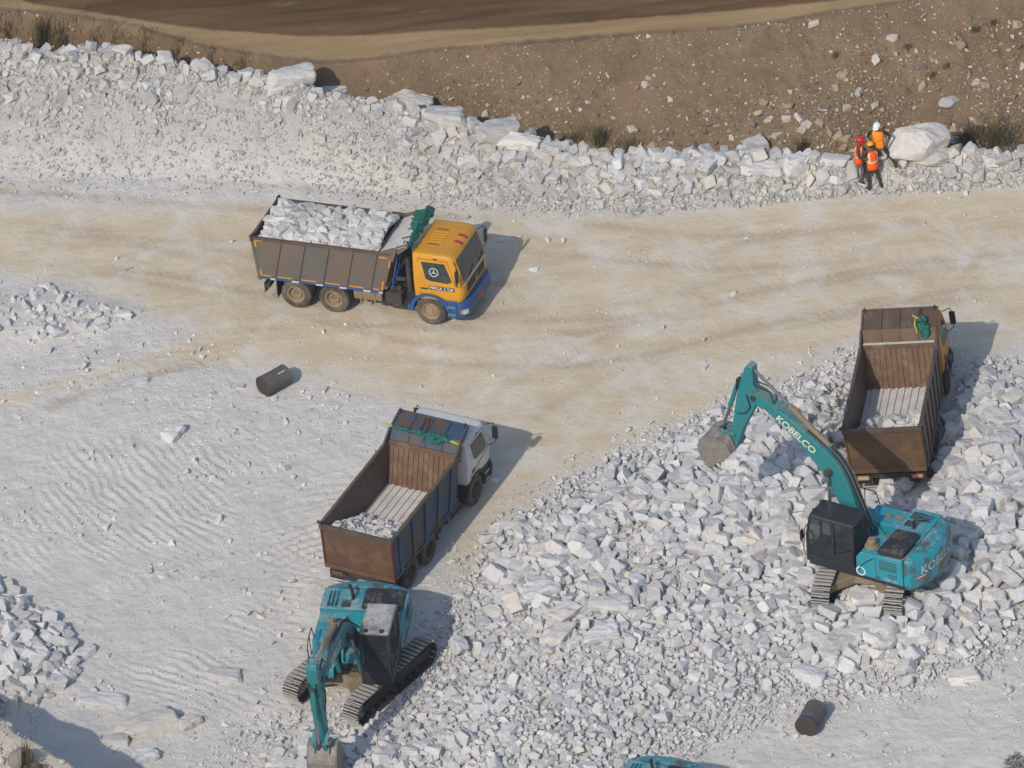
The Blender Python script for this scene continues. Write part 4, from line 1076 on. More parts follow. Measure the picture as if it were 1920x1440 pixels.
def truck(name, P, cfg):
    root = empty(name, pose(*P))
    tag(root, cfg['label'], 'truck', 'tipper trucks')
    cabm, low = cfg['cab'], cfg['low']
    # chassis
    c = MB()
    for s_ in (-1, 1): c.box(-5.75, 0.95, s_ * 0.42 - 0.045, s_ * 0.42 + 0.045, 0.72, 0.98)
    for x in (-5.6, -4.8, -4.1, -3.4, -2.4, -1.2, -0.1, 0.85): c.box(x - 0.05, x + 0.05, -0.4, 0.4, 0.76, 0.94)
    for x in (-4.8, -3.45): c.cyl((x, -0.95, 0.522), (x, 0.95, 0.522), 0.10, 10); c.lathe_y([(0.05, -0.2), (0.2, -0.16), (0.22, 0.0), (0.2, 0.16), (0.05, 0.2)], (x, 0, 0.55), 12)
    c.cyl((0, -0.9, 0.48), (0, 0.9, 0.48), 0.07, 10)
    c.box(-0.4, 0.7, -0.38, 0.38, 0.6, 1.3); c.cyl((-3.4, 0, 0.62), (-0.4, 0, 0.8), 0.06, 8)
    for s_ in (-1, 1): c.bar((-5.2, s_ * 0.55, 0.75), (-3.05, s_ * 0.55, 0.75), 0.09, 0.14)
    c.build('chassis', M['chassis'], root)
    tm, rd, rf = cfg['wheels']
    for s_ in (-1, 1):
        add_wheel(root, 0, s_ * 1.03, s_, tm, rf)
        for x in (-3.45, -4.80):
            add_wheel(root, x, s_ * 1.04, s_, tm, rd); add_wheel(root, x, s_ * 0.70, s_, tm, rd)
    # tanks and boxes between the axles
    for s_ in (-1, 1):
        t = MB(); w = []
        for k in range(16):
            a = 2 * math.pi * k / 16; w.append((0.27 * math.copysign(abs(math.cos(a)) ** 0.6, math.cos(a)), 0.25 * math.copysign(abs(math.sin(a)) ** 0.6, math.sin(a))))
        t.loft([[(x, s_ * 0.83 + a, 0.78 + b) for a, b in w] for x in (-2.75, -1.75)])
        for x in (-2.5, -2.0): t.box(x - 0.03, x + 0.03, s_ * 0.83 - 0.285, s_ * 0.83 + 0.285, 0.50, 1.06)
        t.build('fuel_tank' if s_ > 0 else 'air_tank', cfg['tank'], root, bevel=0.01)
        t = MB(); t.box(-1.62, -1.05, s_ * 0.6, s_ * 1.08, 0.55, 0.98); t.cyl((-1.5, s_ * 0.85, 1.06), (-1.1, s_ * 0.85, 1.06), 0.10, 10); t.bar((-1.75, s_ * 1.1, 0.52), (-0.72, s_ * 1.1, 0.50), 0.06, 0.05)
        t.build('battery_box', M['chassis'], root, bevel=0.012)
        t = MB(); t.box(-5.46, -5.43, s_ * 1.22, s_ * 0.62, 0.35, 1.02); t.build('mudflap', M['black'], root)
        t = MB(); pts = [(-3.45 + 0.60 * math.cos(a), 0.522 + 0.60 * math.sin(a)) for a in np.linspace(R_(-5), R_(70), 7)]
        t.prism(pts + [(x * 0.97 - 0.1, z * 0.97 + 0.02) for x, z in pts[::-1]], s_ * 0.62, s_ * 1.2); t.build('mudguard', M['chassis'], root)
    # rear bumper, lamps, plates
    t = MB(); t.box(-5.86, -5.74, -1.15, 1.15, 0.62, 0.78)
    for s_ in (-1, 1): t.bar((-5.8, s_ * 0.5, 0.7), (-5.65, s_ * 0.5, 0.95), 0.08)
    t.build('rear_bumper', M['chassis'], root, bevel=0.01)
    for s_ in (-1, 1):
        t = MB(); t.box(-5.93, -5.862, s_ * 0.62, s_ * 1.16, 0.48, 0.80); t.build('lamp_guard', M['black'], root)
        t = MB(); t.box(-5.95, -5.932, s_ * 0.68, s_ * 1.08, 0.62, 0.78)
        pl = t.build('tail_plate', cfg['plates'][0 if s_ > 0 else 1], root)
        if cfg.get('plate_text'): lettering(cfg['plate_text'][0 if s_ > 0 else 1], 0.12, (-5.954, s_ * 0.88, 0.68), (0, -1, 0), (0, 0, 1), M['white'], pl, 0.01)
        t = MB(); t.tube([(-5.97, s_ * 0.60, 0.8), (-5.97, s_ * 0.60, 0.42), (-5.97, s_ * 1.18, 0.42)], 0.014, 6); t.build('lamp_rail', M['rod'], root)
    # ---------------- cab
    b = MB(); b.loft([cab_ring(z) for z, *_ in CABZ])
    cab = b.build('cab', cabm, root, smooth=True)
    w = MB(); front_patch(w, 1.70, 2.52, -1.14, 1.14, 0.006, shrink=0.055)
    ws = w.build('windscreen', M['glass'], cab, smooth=True)
    w = MB()
    for y, t_ in ((-0.55, 0.5), (0.35, 0.5)):
        a, q = Vector(front_pt(1.72, y, 0.02)), Vector(front_pt(1.86, y + t_, 0.02)); w.bar(a, q, 0.025, 0.012)
    w.build('wiper', M['black'], ws)
    w = MB(); front_patch(w, 1.62, 1.69, -1.12, 1.12, 0.008, 1); w.build('front_trim', cfg['trim'], cab)
    w = MB(); front_patch(w, 1.20, 1.56, -0.82, 0.82, 0.008, 2); gr = w.build('grille', cfg['grille'], cab)
    for k in range(4):
        w = MB(); front_patch(w, 1.235 + 0.085 * k, 1.265 + 0.085 * k, -0.78, 0.78, 0.02, 1); w.build('grille_bar', M['black'], gr)
    if cfg.get('star'):
        def star(mb, ctr, ux, uy, r):
            ctr, ux, uy = Vector(ctr), Vector(ux), Vector(uy)
            n = 24; A = [ctr + (ux * math.cos(2 * math.pi * k / n) + uy * math.sin(2 * math.pi * k / n)) * r for k in range(n)]; B = [ctr + (p - ctr) * 0.86 for p in A]
            mb.add(A + B, [(k, (k + 1) % n, (k + 1) % n + n, k + n) for k in range(n)])
            for k in range(3):
                a = math.pi / 2 + 2 * math.pi * k / 3; d_ = ux * math.cos(a) + uy * math.sin(a); e_ = -ux * math.sin(a) + uy * math.cos(a)
                mb.add([ctr + d_ * r * 0.9, ctr + e_ * r * 0.13, ctr - d_ * r * 0.1, ctr - e_ * r * 0.13], [(0, 1, 2, 3)])
        w = MB(); star(w, front_pt(1.38, 0, 0.03), (0, 1, 0), (0, 0, 1), 0.12); w.build('emblem', M['lamp'], gr)
    w = MB(); w.box(1.23, 1.26, -0.25, 0.25, 1.0, 1.10)
    # roof details
    w = MB()
    for k in range(5):
        x = -0.22 + 0.115 * k; y = 0.0
        w.add([(x0_, y_, 2.745 + dz) for x0_, y_, dz in ((x, -0.42, 0), (x + 0.05, -0.42, 0.012), (x + 0.1, -0.42, 0), (x, 0.42, 0), (x + 0.05, 0.42, 0.012), (x + 0.1, 0.42, 0))], [(0, 1, 4, 3), (1, 2, 5, 4)])
    w = MB()
    for k in range(5):
        y = -0.32 + 0.16 * k
        w.box(-0.25, 0.30, y - 0.035, y + 0.035, 2.72, 2.752)
    w.build('roof_rib', cabm, cab, bevel=0.012)
    w = MB(); w.box(-0.18, 0.22, 0.48, 0.50, 2.72, 2.742); w.box(-0.18, 0.22, -0.50, -0.48, 2.72, 2.742); w.build('hatch_rail', M['chassis'], cab)
    if cfg.get('roof_marks'):
        for y in (-0.13, 0.29):
            w = MB(); pts = []
            for x, z in ((0.62, 2.72), (0.70, 2.72), (0.80, 2.705), (0.88, 2.67), (0.93, 2.62)):
                for yy in (y - 0.07, y + 0.07): pts.append((x + 0.005, yy, z + 0.008))
            w.add(pts, [(2 * k, 2 * k + 1, 2 * k + 3, 2 * k + 2) for k in range(4)]); w.build('roof_mark', M['red'], cab)
    for s_ in (-1, 1):
        w = MB(); side_panel(w, [(-0.20, 2.42), (0.62, 2.42), (0.86, 1.78), (0.70, 1.70), (0.10, 1.74), (-0.06, 1.80)], s_, 0.016)
        win = w.build('side_window', M['glass'], cab)
        if cfg.get('star'):
            w = MB(); yv = s_ * (cab_at(2.08)[2] + 0.022); star(w, (0.24, yv, 2.08), (-s_, 0, 0), (0, 0.06 * -s_, 1), 0.165); w.build('emblem', M['white'], win)
        w = MB()                                              # shut line of the door
        loop = [(-0.32, 2.52), (0.72, 2.52), (0.95, 1.75), (0.95, 1.02), (0.55, 1.02), (0.30, 1.18), (-0.30, 1.22)]
        for k in range(len(loop)):
            (xa, za), (xb, zb) = loop[k], loop[(k + 1) % len(loop)]
            w.bar((xa, s_ * (cab_at(za)[2] + 0.001), za), (xb, s_ * (cab_at(zb)[2] + 0.001), zb), 0.012, 0.012)
        w.build('door_seam', M['chassis'], cab)
        w = MB(); w.box(-0.26, -0.02, s_ * 1.205, s_ * 1.225, 1.40, 1.445); w.build('door_handle', M['black'], cab)
        w = MB(); w.box(0.22, 0.38, s_ * 1.12, s_ * 1.152, 2.545, 2.58); w.build('marker_lamp', M['black'], cab)
        # mirror on its arm
        w = MB(); w.tube([(0.96, s_ * 1.12, 2.48), (1.12, s_ * 1.36, 2.50), (1.14, s_ * 1.42, 2.3), (1.12, s_ * 1.40, 1.75), (0.98, s_ * 1.2, 1.66)], 0.016, 6)
        ma = w.build('mirror_arm', M['black'], cab)
        w = MB(); w.box(1.09, 1.17, s_ * 1.30, s_ * 1.50, 1.88, 2.36); w.build('mirror', M['black'], cab, bevel=0.03)
        # fender, step, bumper end
        w = MB(); A = [(0.60 * math.cos(a), 0.522 + 0.60 * math.sin(a)) for a in np.linspace(R_(8), R_(178), 15)]; B = [(0.71 * math.cos(a), 0.522 + 0.71 * math.sin(a)) for a in np.linspace(R_(8), R_(178), 15)]
        for k in range(14):
            q = [A[k], A[k + 1], B[k + 1], B[k]]; w.prism(q, s_ * 0.86, s_ * 1.22)
        w.box(-0.79, -0.60, s_ * 0.86, s_ * 1.21, 0.50, 0.72)
        w.build('fender', low, root, smooth=False)
        w = MB(); w.prism([(0.60, 0.36), (0.94, 0.36), (0.94, 1.0), (0.52, 1.0), (0.60, 0.75)], s_ * 0.90, s_ * 1.19)
        st = w.build('step_panel', low, root, bevel=0.015)
        for z in (0.48, 0.76): q = MB(); q.box(0.62, 0.92, s_ * 1.16, s_ * 1.235, z, z + 0.06); q.build('step', cfg.get('step', M['rod']), st, bevel=0.008)
    # bumper wrapping the front
    w = MB()
    def bring(z, off):
        P = []
        for sgn, a0 in ((-1, -math.pi / 2), (1, 0)):
            for k in range(6):
                a = a0 + math.pi / 2 * k / 5; P.append((1.02 + (0.30 + off) * math.cos(a), sgn * (0.93) + (0.30 + off) * math.sin(a), z))
        P += [(0.955, 1.2, z), (0.955, -1.2, z)]
        return P
    w.loft([bring(0.40, -0.05), bring(0.46, 0.0), bring(0.80, 0.03), bring(0.955, -0.02), bring(0.975, -0.05)])
    bp = w.build('bumper', low, root, smooth=True)
    for s_ in (-1, 1):
        w = MB(); w.add([(1.02 + 0.335 * math.cos(a), s_ * (0.93 + 0.335 * math.sin(a)), z) for a in (R_(25), R_(45), R_(62)) for z in (0.58, 0.76)], [(0, 2, 3, 1), (2, 4, 5, 3)]); w.build('headlight', M['lamp'], bp)
        w = MB(); w.add([(1.02 + 0.337 * math.cos(a), s_ * (0.93 + 0.337 * math.sin(a)), z) for a in (R_(63), R_(75)) for z in (0.60, 0.76)], [(0, 2, 3, 1)]); w.build('indicator', M['amber'], bp)
    w = MB(); w.box(1.34, 1.365, -0.26, 0.26, 0.60, 0.74); np_ = w.build('number_plate', cfg['front_plate'], bp)
    for sp in cfg.get('stripe', ()):      # coloured line along the door
        for s_ in (-1, 1):
            w = MB(); side_panel(w, sp, s_, 0.014, 0.012); w.build('side_stripe', M['yellow_tape'], cab)
    if cfg.get('door_text'):
        for s_ in (-1, 1):
            w = MB(); side_panel(w, [(0.02, 1.40), (0.93, 1.40), (0.93, 1.55), (0.02, 1.55)], s_, 0.006, 0.008); pl = w.build('name_plate', M['navy'], cab)
            lettering(cfg['door_text'], 0.15, (0.47, s_ * (1.2 + 0.009), 1.475), (-s_, 0, 0), (0, 0, 1), M['white'], pl, 0.012)
    # back-of-cab gear: hydraulic tank, ram, air intake
    w = MB(); w.box(-0.92, -0.62, -0.75, 0.75, 0.98, 1.55); w.cyl((-0.80, -0.85, 1.0), (-0.80, -0.85, 2.3), 0.09, 10); w.build('hydraulic_tank', M['chassis'], root, bevel=0.02)
    w = MB(); w.cyl((-1.05, 0, 0.95), (-1.12, 0, 2.1), 0.12, 12); w.cyl((-1.12, 0, 2.1), (-1.18, 0, 2.6), 0.09, 12); w.build('tipping_ram', M['chassis'], root)
    # ---------------- tipper body
    xrb, xrt, xfb, xft = cfg.get('side', (-5.98, -6.13, -1.62, -1.22)); zb, zt, zf = 1.10, cfg.get('zt', 2.68), 1.24
    zh, xh = cfg.get('zh', 3.12), cfg.get('xh', -0.95)
    outer, inner = cfg['outer'], cfg['inner']
    w = MB()
    for s_ in (-1, 1): w.box(-5.7, -1.5, s_ * 0.42 - 0.06, s_ * 0.42 + 0.06, 0.985, 1.19)
    for x in np.linspace(-5.6, -1.8, 9): w.box(x - 0.04, x + 0.04, -1.2, 1.2, 1.12, 1.20)
    w.build('body_subframe', cfg.get('sub', outer), root)
    w = MB(); w.box(-6.0, -1.5, -1.19, 1.19, 1.20, zf)
    fl = w.build('floor', cfg['bed'], root)
    for y in np.linspace(-0.95, 0.95, 9):
        w = MB(); w.prism([(-5.95, zf), (-1.62, zf), (-1.62, zf + 0.045), (-5.95, zf + 0.045)], y - 0.055, y + 0.055); w.build('floor_rib', cfg['bed'], fl, bevel=0.012)
    xat = lambda t, z: (xrb + (xfb - xrb) * t) + ((xrt + (xft - xrt) * t) - (xrb + (xfb - xrb) * t)) * (z - zb) / (zt - zb)
    for s_ in (-1, 1):
        w = MB(); w.prism([(xrb, zb), (xfb, zb), (xft, zt), (xrt, zt)], s_ * 1.235, s_ * 1.255); sp = w.build('side_panel', outer, root)
        w = MB(); w.prism([(xrb + 0.02, zf), (xfb, zf), (xft - 0.02, zt - 0.02), (xrt + 0.02, zt - 0.02)], s_ * 1.195, s_ * 1.232)
        ip = w.build('side_lining', inner, sp)
        for k in range(cfg['nrib']):
            t0 = cfg['rib0'] + (cfg['rib1'] - cfg['rib0']) * k / (cfg['nrib'] - 1); rw = cfg.get('ribw', 0.05)
            lean = cfg.get('lean', None)
            xa, xb_ = xat(t0, zb + 0.04), xat(t0, zt - 0.06)
            if lean is not None: xb_ = xa + lean
            w = MB(); w.prism([(xa - rw, zb + 0.03), (xa + rw, zb + 0.03), (xb_ + rw, zt - 0.06), (xb_ - rw, zt - 0.06)], s_ * 1.257, s_ * 1.257 + s_ * 0.05); w.build('rib', outer, sp, bevel=0.01)
        w = MB(); w.bar((xrt, s_ * 1.255, zt - 0.01), (xft, s_ * 1.255, zt - 0.01), 0.11, 0.09); w.build('top_rail', cfg['rail'], sp, bevel=0.012)
        w = MB(); w.bar((xrb, s_ * 1.25, zb), (xfb, s_ * 1.25, zb), 0.10, 0.08); w.build('bottom_rail', cfg.get('sub', outer), sp, bevel=0.012)
        if cfg.get('tape'):
            n = cfg['nrib'] + 1; e_ = [xrb] + [xat(cfg['rib0'] + (cfg['rib1'] - cfg['rib0']) * k / (cfg['nrib'] - 1), zb) for k in range(cfg['nrib'])] + [xfb]
            for k in range(n):
                a, b_ = e_[k] + 0.09, e_[k + 1] - 0.04
                if b_ - a < 0.1: continue
                m_ = a + (b_ - a) * 0.72
                w = MB(); w.box(a, m_, s_ * 1.2565, s_ * 1.262, zb + 0.045, zb + 0.10); w.build('reflective_tape', M['yellow_tape'], sp)
                w = MB(); w.box(m_, b_ + 0.05, s_ * 1.301, s_ * 1.306, zb - 0.04, zb + 0.03); w.build('reflective_tape', M['white_tape'], sp)
            for (xa, za, xb_, zb2) in ((xfb - 0.05, zb + 0.06, xfb + 0.01, zb + 0.42), (xrb + 0.01, zb + 0.05, xrb - 0.02, zb + 0.3), (xrt + 0.05, zt - 0.35, xrt + 0.03, zt - 0.1), (xft - 0.13, zt - 0.55, xft - 0.06, zt - 0.18)):
                w = MB(); w.prism([(xa, za), (xa + 0.06, za), (xb_ + 0.06, zb2), (xb_, zb2)], s_ * 1.2565, s_ * 1.262); w.build('reflective_tape', M['yellow_tape'], sp)
            w = MB(); w.box(xft - 0.42, xft - 0.06, s_ * 1.2565, s_ * 1.262, zt - 0.20, zt - 0.13); w.build('reflective_tape', M['yellow_tape'], sp)
            w = MB(); w.box(xrt + 0.05, xrt + 0.32, s_ * 1.2565, s_ * 1.262, zt - 0.13, zt - 0.07); w.build('reflective_tape', M['yellow_tape'], sp)
    # tailgate
    w = MB(); w.prism([(xrb - 0.055, zb - 0.08), (xrb - 0.01, zb - 0.08), (xrt - 0.01, zt - 0.02), (xrt - 0.055, zt - 0.02)], -1.22, 1.22)
    tg = w.build('tailgate', cfg['gate'], root)
    xg = lambda z: xrb + (xrt - xrb) * (z - zb) / (zt - zb)
    w = MB(); w.prism([(xg(zt) - 0.11, zt - 0.14), (xg(zt) - 0.005, zt - 0.14), (xg(zt) - 0.005, zt + 0.025), (xg(zt) - 0.11, zt + 0.025)], -1.29, 1.29); w.build('gate_rail', cfg['gate_rail'], tg, bevel=0.015)
    w = MB(); w.prism([(xg(zb) - 0.12, zb - 0.13), (xg(zb) - 0.0, zb - 0.13), (xg(zb) - 0.0, zb + 0.02), (xg(zb) - 0.12, zb + 0.02)], -1.25, 1.25); w.build('gate_rail', cfg['gate'], tg, bevel=0.015)
    for s_ in (-1, 1):
        w = MB(); w.bar((xg(zb) - 0.06, s_ * 1.225, zb - 0.05), (xg(zt) - 0.06, s_ * 1.225, zt - 0.05), 0.055, 0.10, up=(1, 0, 0)); w.build('gate_post', cfg['post'], tg, bevel=0.012)
        w = MB(); w.lathe_y([(0.04, -0.08), (0.055, -0.08), (0.055, 0.08), (0.04, 0.08)], (xrt - 0.04, s_ * 1.27, zt + 0.07), 10); w.build('hinge', M['chassis'], tg)
    # front wall, headboard, canopy over the cab
    fx0, fx1 = xfb + 0.02, xft + 0.0
    xw = lambda z: fx0 + (fx1 - fx0) * (z - zf) / (zt - zf)
    w = MB(); w.prism([(xw(zf), zf - 0.03), (xw(zf) + 0.05, zf - 0.03), (xw(zt) + 0.05, zt), (xw(zt), zt)], -1.2325, 1.2325); fw = w.build('front_wall', cfg['front_in'], root)
    for y in np.linspace(-1.08, 1.08, 13):
        w = MB(); w.prism([(xw(zf) - 0.035, zf), (xw(zf) - 0.002, zf), (xw(zt - 0.12) - 0.002, zt - 0.12), (xw(zt - 0.12) - 0.035, zt - 0.12)], y - 0.045, y + 0.045); w.build('wall_rib', cfg['front_in'], fw, bevel=0.01)
    w = MB(); w.prism([(xw(zt) - 0.09, zt - 0.12), (xw(zt) + 0.0, zt - 0.12), (xw(zt) + 0.0, zt + 0.05), (xw(zt) - 0.09, zt + 0.05)], -1.19, 1.19); w.build('cross_beam', cfg['beam'], fw, bevel=0.015)
    if cfg.get('ledge_dust'): w = MB(); w.box(xw(zt) - 0.085, xw(zt) - 0.002, -1.17, 1.17, zt + 0.051, zt + 0.075); w.build('dust_ledge', M['bed_dust'], fw)
    w = MB(); w.prism([(xw(zt) + 0.005, zt + 0.0), (xw(zt) + 0.05, zt + 0.0), (xh + 0.045, zh), (xh, zh)], -1.21, 1.21); hb = w.build('headboard', cfg['head'], root)
    for y in (-0.6, 0.0, 0.6):
        w = MB(); w.bar((xw(zt) - 0.01, y, zt + 0.05), (xh - 0.015, y, zh - 0.02), 0.09, 0.03, up=(-1, 0, 0.4)); w.build('headboard_rib', cfg['head'], hb, bevel=0.008)
    for s_ in (-1, 1):
        w = MB(); w.prism([(xft - 0.42, zt + 0.03), (xft + 0.06, zt - 0.3), (xh + 0.06, zh), (xh - 0.12, zh)], s_ * 1.215, s_ * 1.285); w.build('headboard_post', cfg['hpost'], hb, bevel=0.01)
    cx, cz_ = cfg.get('canopy', (-0.36, 3.30))
    w = MB(); w.prism([(xh, zh + 0.002), (xh + 0.01, zh - 0.03), (cx, cz_ - 0.03), (cx, cz_)], -1.24, 1.24); cn = w.build('canopy', cfg['canopy_m'], root)
    for y in (-1.22, -0.61, 0.0, 0.61, 1.22):
        w = MB(); w.bar((xh, y, zh + 0.025), (cx, y, cz_ + 0.025), 0.07, 0.045); w.build('canopy_rib', cfg['canopy_rib'], cn, bevel=0.008)
    w = MB(); w.bar((cx, -1.26, cz_), (cx, 1.26, cz_), 0.06, 0.10); w.build('canopy_edge', cfg['canopy_rib'], cn, bevel=0.01)
    for s_ in (-1, 1):
        w = MB(); w.prism([(xh + 0.03, zh - 0.25), (xh + 0.03, zh - 0.03), (cx, cz_ - 0.035), (cx, cz_ - 0.10)], s_ * 1.20, s_ * 1.24); w.build('canopy_gusset', cfg['hpost'], cn)
        w = MB(); w.tube([(cx - 0.02, s_ * 1.15, cz_ + 0.02), (cx - 0.02, s_ * 1.15, cz_ + 0.12), (cx - 0.14, s_ * 1.15, cz_ + 0.12), (cx - 0.14, s_ * 1.15, cz_ + 0.02)], 0.022, 6); w.build('tarp_hook', M['chassis'], cn)
    if cfg.get('apron'):
        ap0, ap1 = (-1.86, zt - 0.20), (xh + 0.02, zh + 0.015)
        for k in range(4):
            y0_, y1_ = -1.18 + 0.592 * k, -1.18 + 0.592 * k + 0.575
            w = MB(); w.prism([ap0, (ap0[0], ap0[1] - 0.03), (ap1[0], ap1[1] - 0.03), ap1], y0_, y1_); w.build('apron_plate', cfg['canopy_m'], hb, bevel=0.006)
    if cfg.get('ladder'):
        w = MB(); ya, yb = -1.10, -0.72
        for y in (ya, yb): w.bar((-1.35, y, 1.15), (-1.0, y, 2.75), 0.04, 0.04)
        for k in range(6):
            f = (k + 0.5) / 6; w.bar((-1.35 + 0.35 * f, ya, 1.15 + 1.6 * f), (-1.35 + 0.35 * f, yb, 1.15 + 1.6 * f), 0.03)
        w.build('ladder', M['blue'] if cfg.get('low') is M['blue'] else M['chassis'], root)
    return root
WH_TAN = wheel_meshes(M['rim_tan']); WH_DARK = wheel_meshes(M['rim_dark'])
t1 = truck('tipper_truck', POSE_T1, dict(label='yellow cab tipper truck loaded with white rock on the tan track', cab=M['yellow_cab'], low=M['blue'], wheels=WH_TAN, tank=M['frame_tan'], trim=M['white_tape'], grille=M['rust'],
    star=True, roof_marks=True, plates=(M['plate_tan'], M['plate_red']), front_plate=M['plate_red'], door_text='PERGA 2 528', outer=M['box_grey'], inner=M['dark_in'], bed=M['bed_dust'], sub=M['blue'], nrib=5, rib0=0.12, rib1=0.90, lean=0.34, ribw=0.022,
    rail=M['box_brown'], tape=True, gate=M['box_grey'], gate_rail=M['chassis'], post=M['box_grey'], front_in=M['rust_in'], beam=M['box_brown'], head=M['bed_dust'], hpost=M['box_grey'], canopy_m=M['bed_dust'], canopy_rib=M['box_grey'],
    zt=2.62, zh=2.86, xh=-1.02, canopy=(-0.60, 3.02), ladder=True, apron=True))
t2 = truck('tipper_truck', POSE_T2, dict(label='white cab tipper truck with faded blue rusty empty body', cab=M['white_cab'], low=M['black'], wheels=WH_DARK, tank=M['chassis'], trim=M['black'], grille=M['black'], plates=(M['rust'], M['rust']),
    front_plate=M['white_tape'], outer=M['box_blue'], inner=M['dark_in'], bed=M['bed_dust'], nrib=5, rib0=0.1, rib1=0.9, ribw=0.10, rail=M['dark_in'], gate=M['rust'], gate_rail=M['box_brown'], post=M['red_lamp'], front_in=M['rust_in'], beam=M['rust_in'],
    head=M['box_blue'], hpost=M['box_blue'], canopy_m=M['box_blue'], canopy_rib=M['box_blue'], zt=2.70, zh=3.12, xh=-0.95, stripe=([(-0.4, 1.25), (0.95, 1.62), (0.95, 1.68), (-0.4, 1.31)],)))
t3 = truck('tipper_truck', POSE_T3, dict(label='brown rusty tipper truck with orange cab hidden behind its canopy, right edge', cab=M['orange_cab'], low=M['black'], wheels=WH_DARK, tank=M['chassis'], trim=M['black'], grille=M['black'], plates=(M['plate_tan'], M['plate_red']),
    plate_text=('STOP', 'STOP'), front_plate=M['white_tape'], outer=M['box_brown'], inner=M['dark_in'], bed=M['bed_dust'], nrib=7, rib0=0.06, rib1=0.95, ribw=0.06, rail=M['box_brown'], gate=M['rust'], gate_rail=M['box_brown'], post=M['rust'], front_in=M['rust_in'], beam=M['rust_in'], ledge_dust=True,
    head=M['rust'], hpost=M['box_brown'], canopy_m=M['box_brown'], canopy_rib=M['box_brown'], zt=2.72, zh=3.1, xh=-0.92, canopy=(-0.25, 3.42)))
# ------------------------------------------------------------------ tarpaulins on the canopies (they lie on the trucks, so they are things)
def world_of(P, p): return pose(*P) @ Vector(p)
def tarp(P, path, radii, label, n=14, jit=0.28, seed=3, flat=0.6):
    r_ = random.Random(seed); w = MB(); pts = []; rs = []
    for i in range(len(path) - 1):
        for k in range(7):
            f = k / 7; a, b_ = Vector(path[i]), Vector(path[i + 1]); pts.append(a.lerp(b_, f) + Vector((r_.uniform(-.02, .02), 0, r_.uniform(-.02, .02)))); rs.append((radii[i] + (radii[i + 1] - radii[i]) * f) * r_.uniform(0.85, 1.12))
    pts.append(Vector(path[-1])); rs.append(radii[-1])
    c0 = Vector(path[0]); w.tube([p - c0 for p in pts], rs, n, jit, r_)
    o = w.build('tarpaulin', M['tarp']); o.matrix_world = pose(*P) @ Matrix.Translation(c0)
    tag(o, label, 'tarpaulin', 'green tarpaulins on the truck canopies')
    return o
ta = tarp(POSE_T1, [(-0.56, -1.30, 3.0), (-0.60, -0.7, 3.06), (-0.64, 0.0, 3.08), (-0.68, 0.6, 3.09), (-0.74, 1.22, 3.05)], [0.04, 0.06, 0.07, 0.09, 0.08], 'green tarpaulin bunched along the canopy of the yellow truck')
def tarp_sheet():       # spread end of the sheet, lying in folds on the canopy
    nu, nv = 15, 34; r_ = random.Random(4); P_ = []
    for j in range(nv + 1):
        y = -1.2 + 2.4 * j / nv; wd = 0.10 + 0.62 * float(sstep(-1.0, 1.15, np.array(y))) + 0.06 * math.sin(j * 1.9)
        for i in range(nu + 1):
            f = i / nu; x = -0.50 - wd * f + 0.02 * math.sin(j * 1.3 + i); z = np.interp(x, [-1.86, -1.0, -0.60, -0.5], [2.42, 2.875, 3.03, 2.98]) + 0.045 + 0.035 * math.sin(j * 1.55 + i * 0.35) * (0.4 + f) + r_.uniform(-0.012, 0.012)
            if i == 0: z -= 0.10 + 0.05 * math.sin(j * 0.9)
            P_.append((x, y, z))
    w = MB(); w.add([(Vector(p) - Vector((-0.56, -1.30, 3.0))) for p in P_], [(j * (nu + 1) + i, j * (nu + 1) + i + 1, (j + 1) * (nu + 1) + i + 1, (j + 1) * (nu + 1) + i) for j in range(nv) for i in range(nu)])
    o_ = w.build('tarp_sheet', M['tarp'], ta); so = o_.modifiers.new('thick', 'SOLIDIFY'); so.thickness = 0.012
tarp_sheet()
for k in range(9):          # loose folds trailing back over the canopy
    y = -0.35 + 0.18 * k; w = MB(); L = 0.22 + 0.05 * k
    w.tube([(-0.02, y + 1.28, 0.02), (-0.02 - L * 0.5, y + 1.28 + 0.03, -0.02), (-0.02 - L, y + 1.28 + 0.08, -0.10)], [0.035, 0.035, 0.02], 7, 0.25); w.build('tarp_fold', M['tarp'], ta)
tb = tarp(POSE_T2, [(-1.06, 1.22, 3.16), (-1.05, 0.6, 3.13), (-1.05, 0.0, 3.12), (-1.04, -0.5, 3.10), (-1.03, -0.95, 3.08)], [0.035, 0.075, 0.085, 0.11, 0.06], 'green tarpaulin rolled along the headboard of the white cab truck', seed=5)
w = MB(); w.tube([(0, 0.28, 0.03), (0, 0.12, 0.01), (0, -0.06, 0.0)], [0.015, 0.04, 0.045], 8, 0.15); w.build('rope_end', M['rope'], tb)
w = MB(); w.tube([(0.03, -2.12, -0.08), (0.03, -2.3, -0.10), (0.02, -2.55, -0.15)], [0.05, 0.045, 0.01], 8, 0.15); w.build('rope_end', M['rope'], tb)
w = MB(); w.tube([(0.0, -1.45, -0.05), (-0.05, -1.5, -0.18), (-0.06, -1.75, -0.2), (-0.03, -1.9, -0.05)], [0.05, 0.09, 0.09, 0.04], 8, 0.3); w.build('tarp_fold', M['tarp'], tb)
w = MB(); w.tube([(0.05, -1.0, 0.10), (0.3, -1.02, 0.2), (0.5, -1.0, 0.24)], 0.03, 6, 0.2); w.tube([(0.05, -1.2, 0.1), (0.3, -1.17, 0.2), (0.5, -1.12, 0.24)], 0.03, 6, 0.2); w.tube([(-0.05, -1.2, -0.05), (-0.12, -1.2, -0.4)], 0.02, 6); w.build('strap', M['box_brown'], tb)
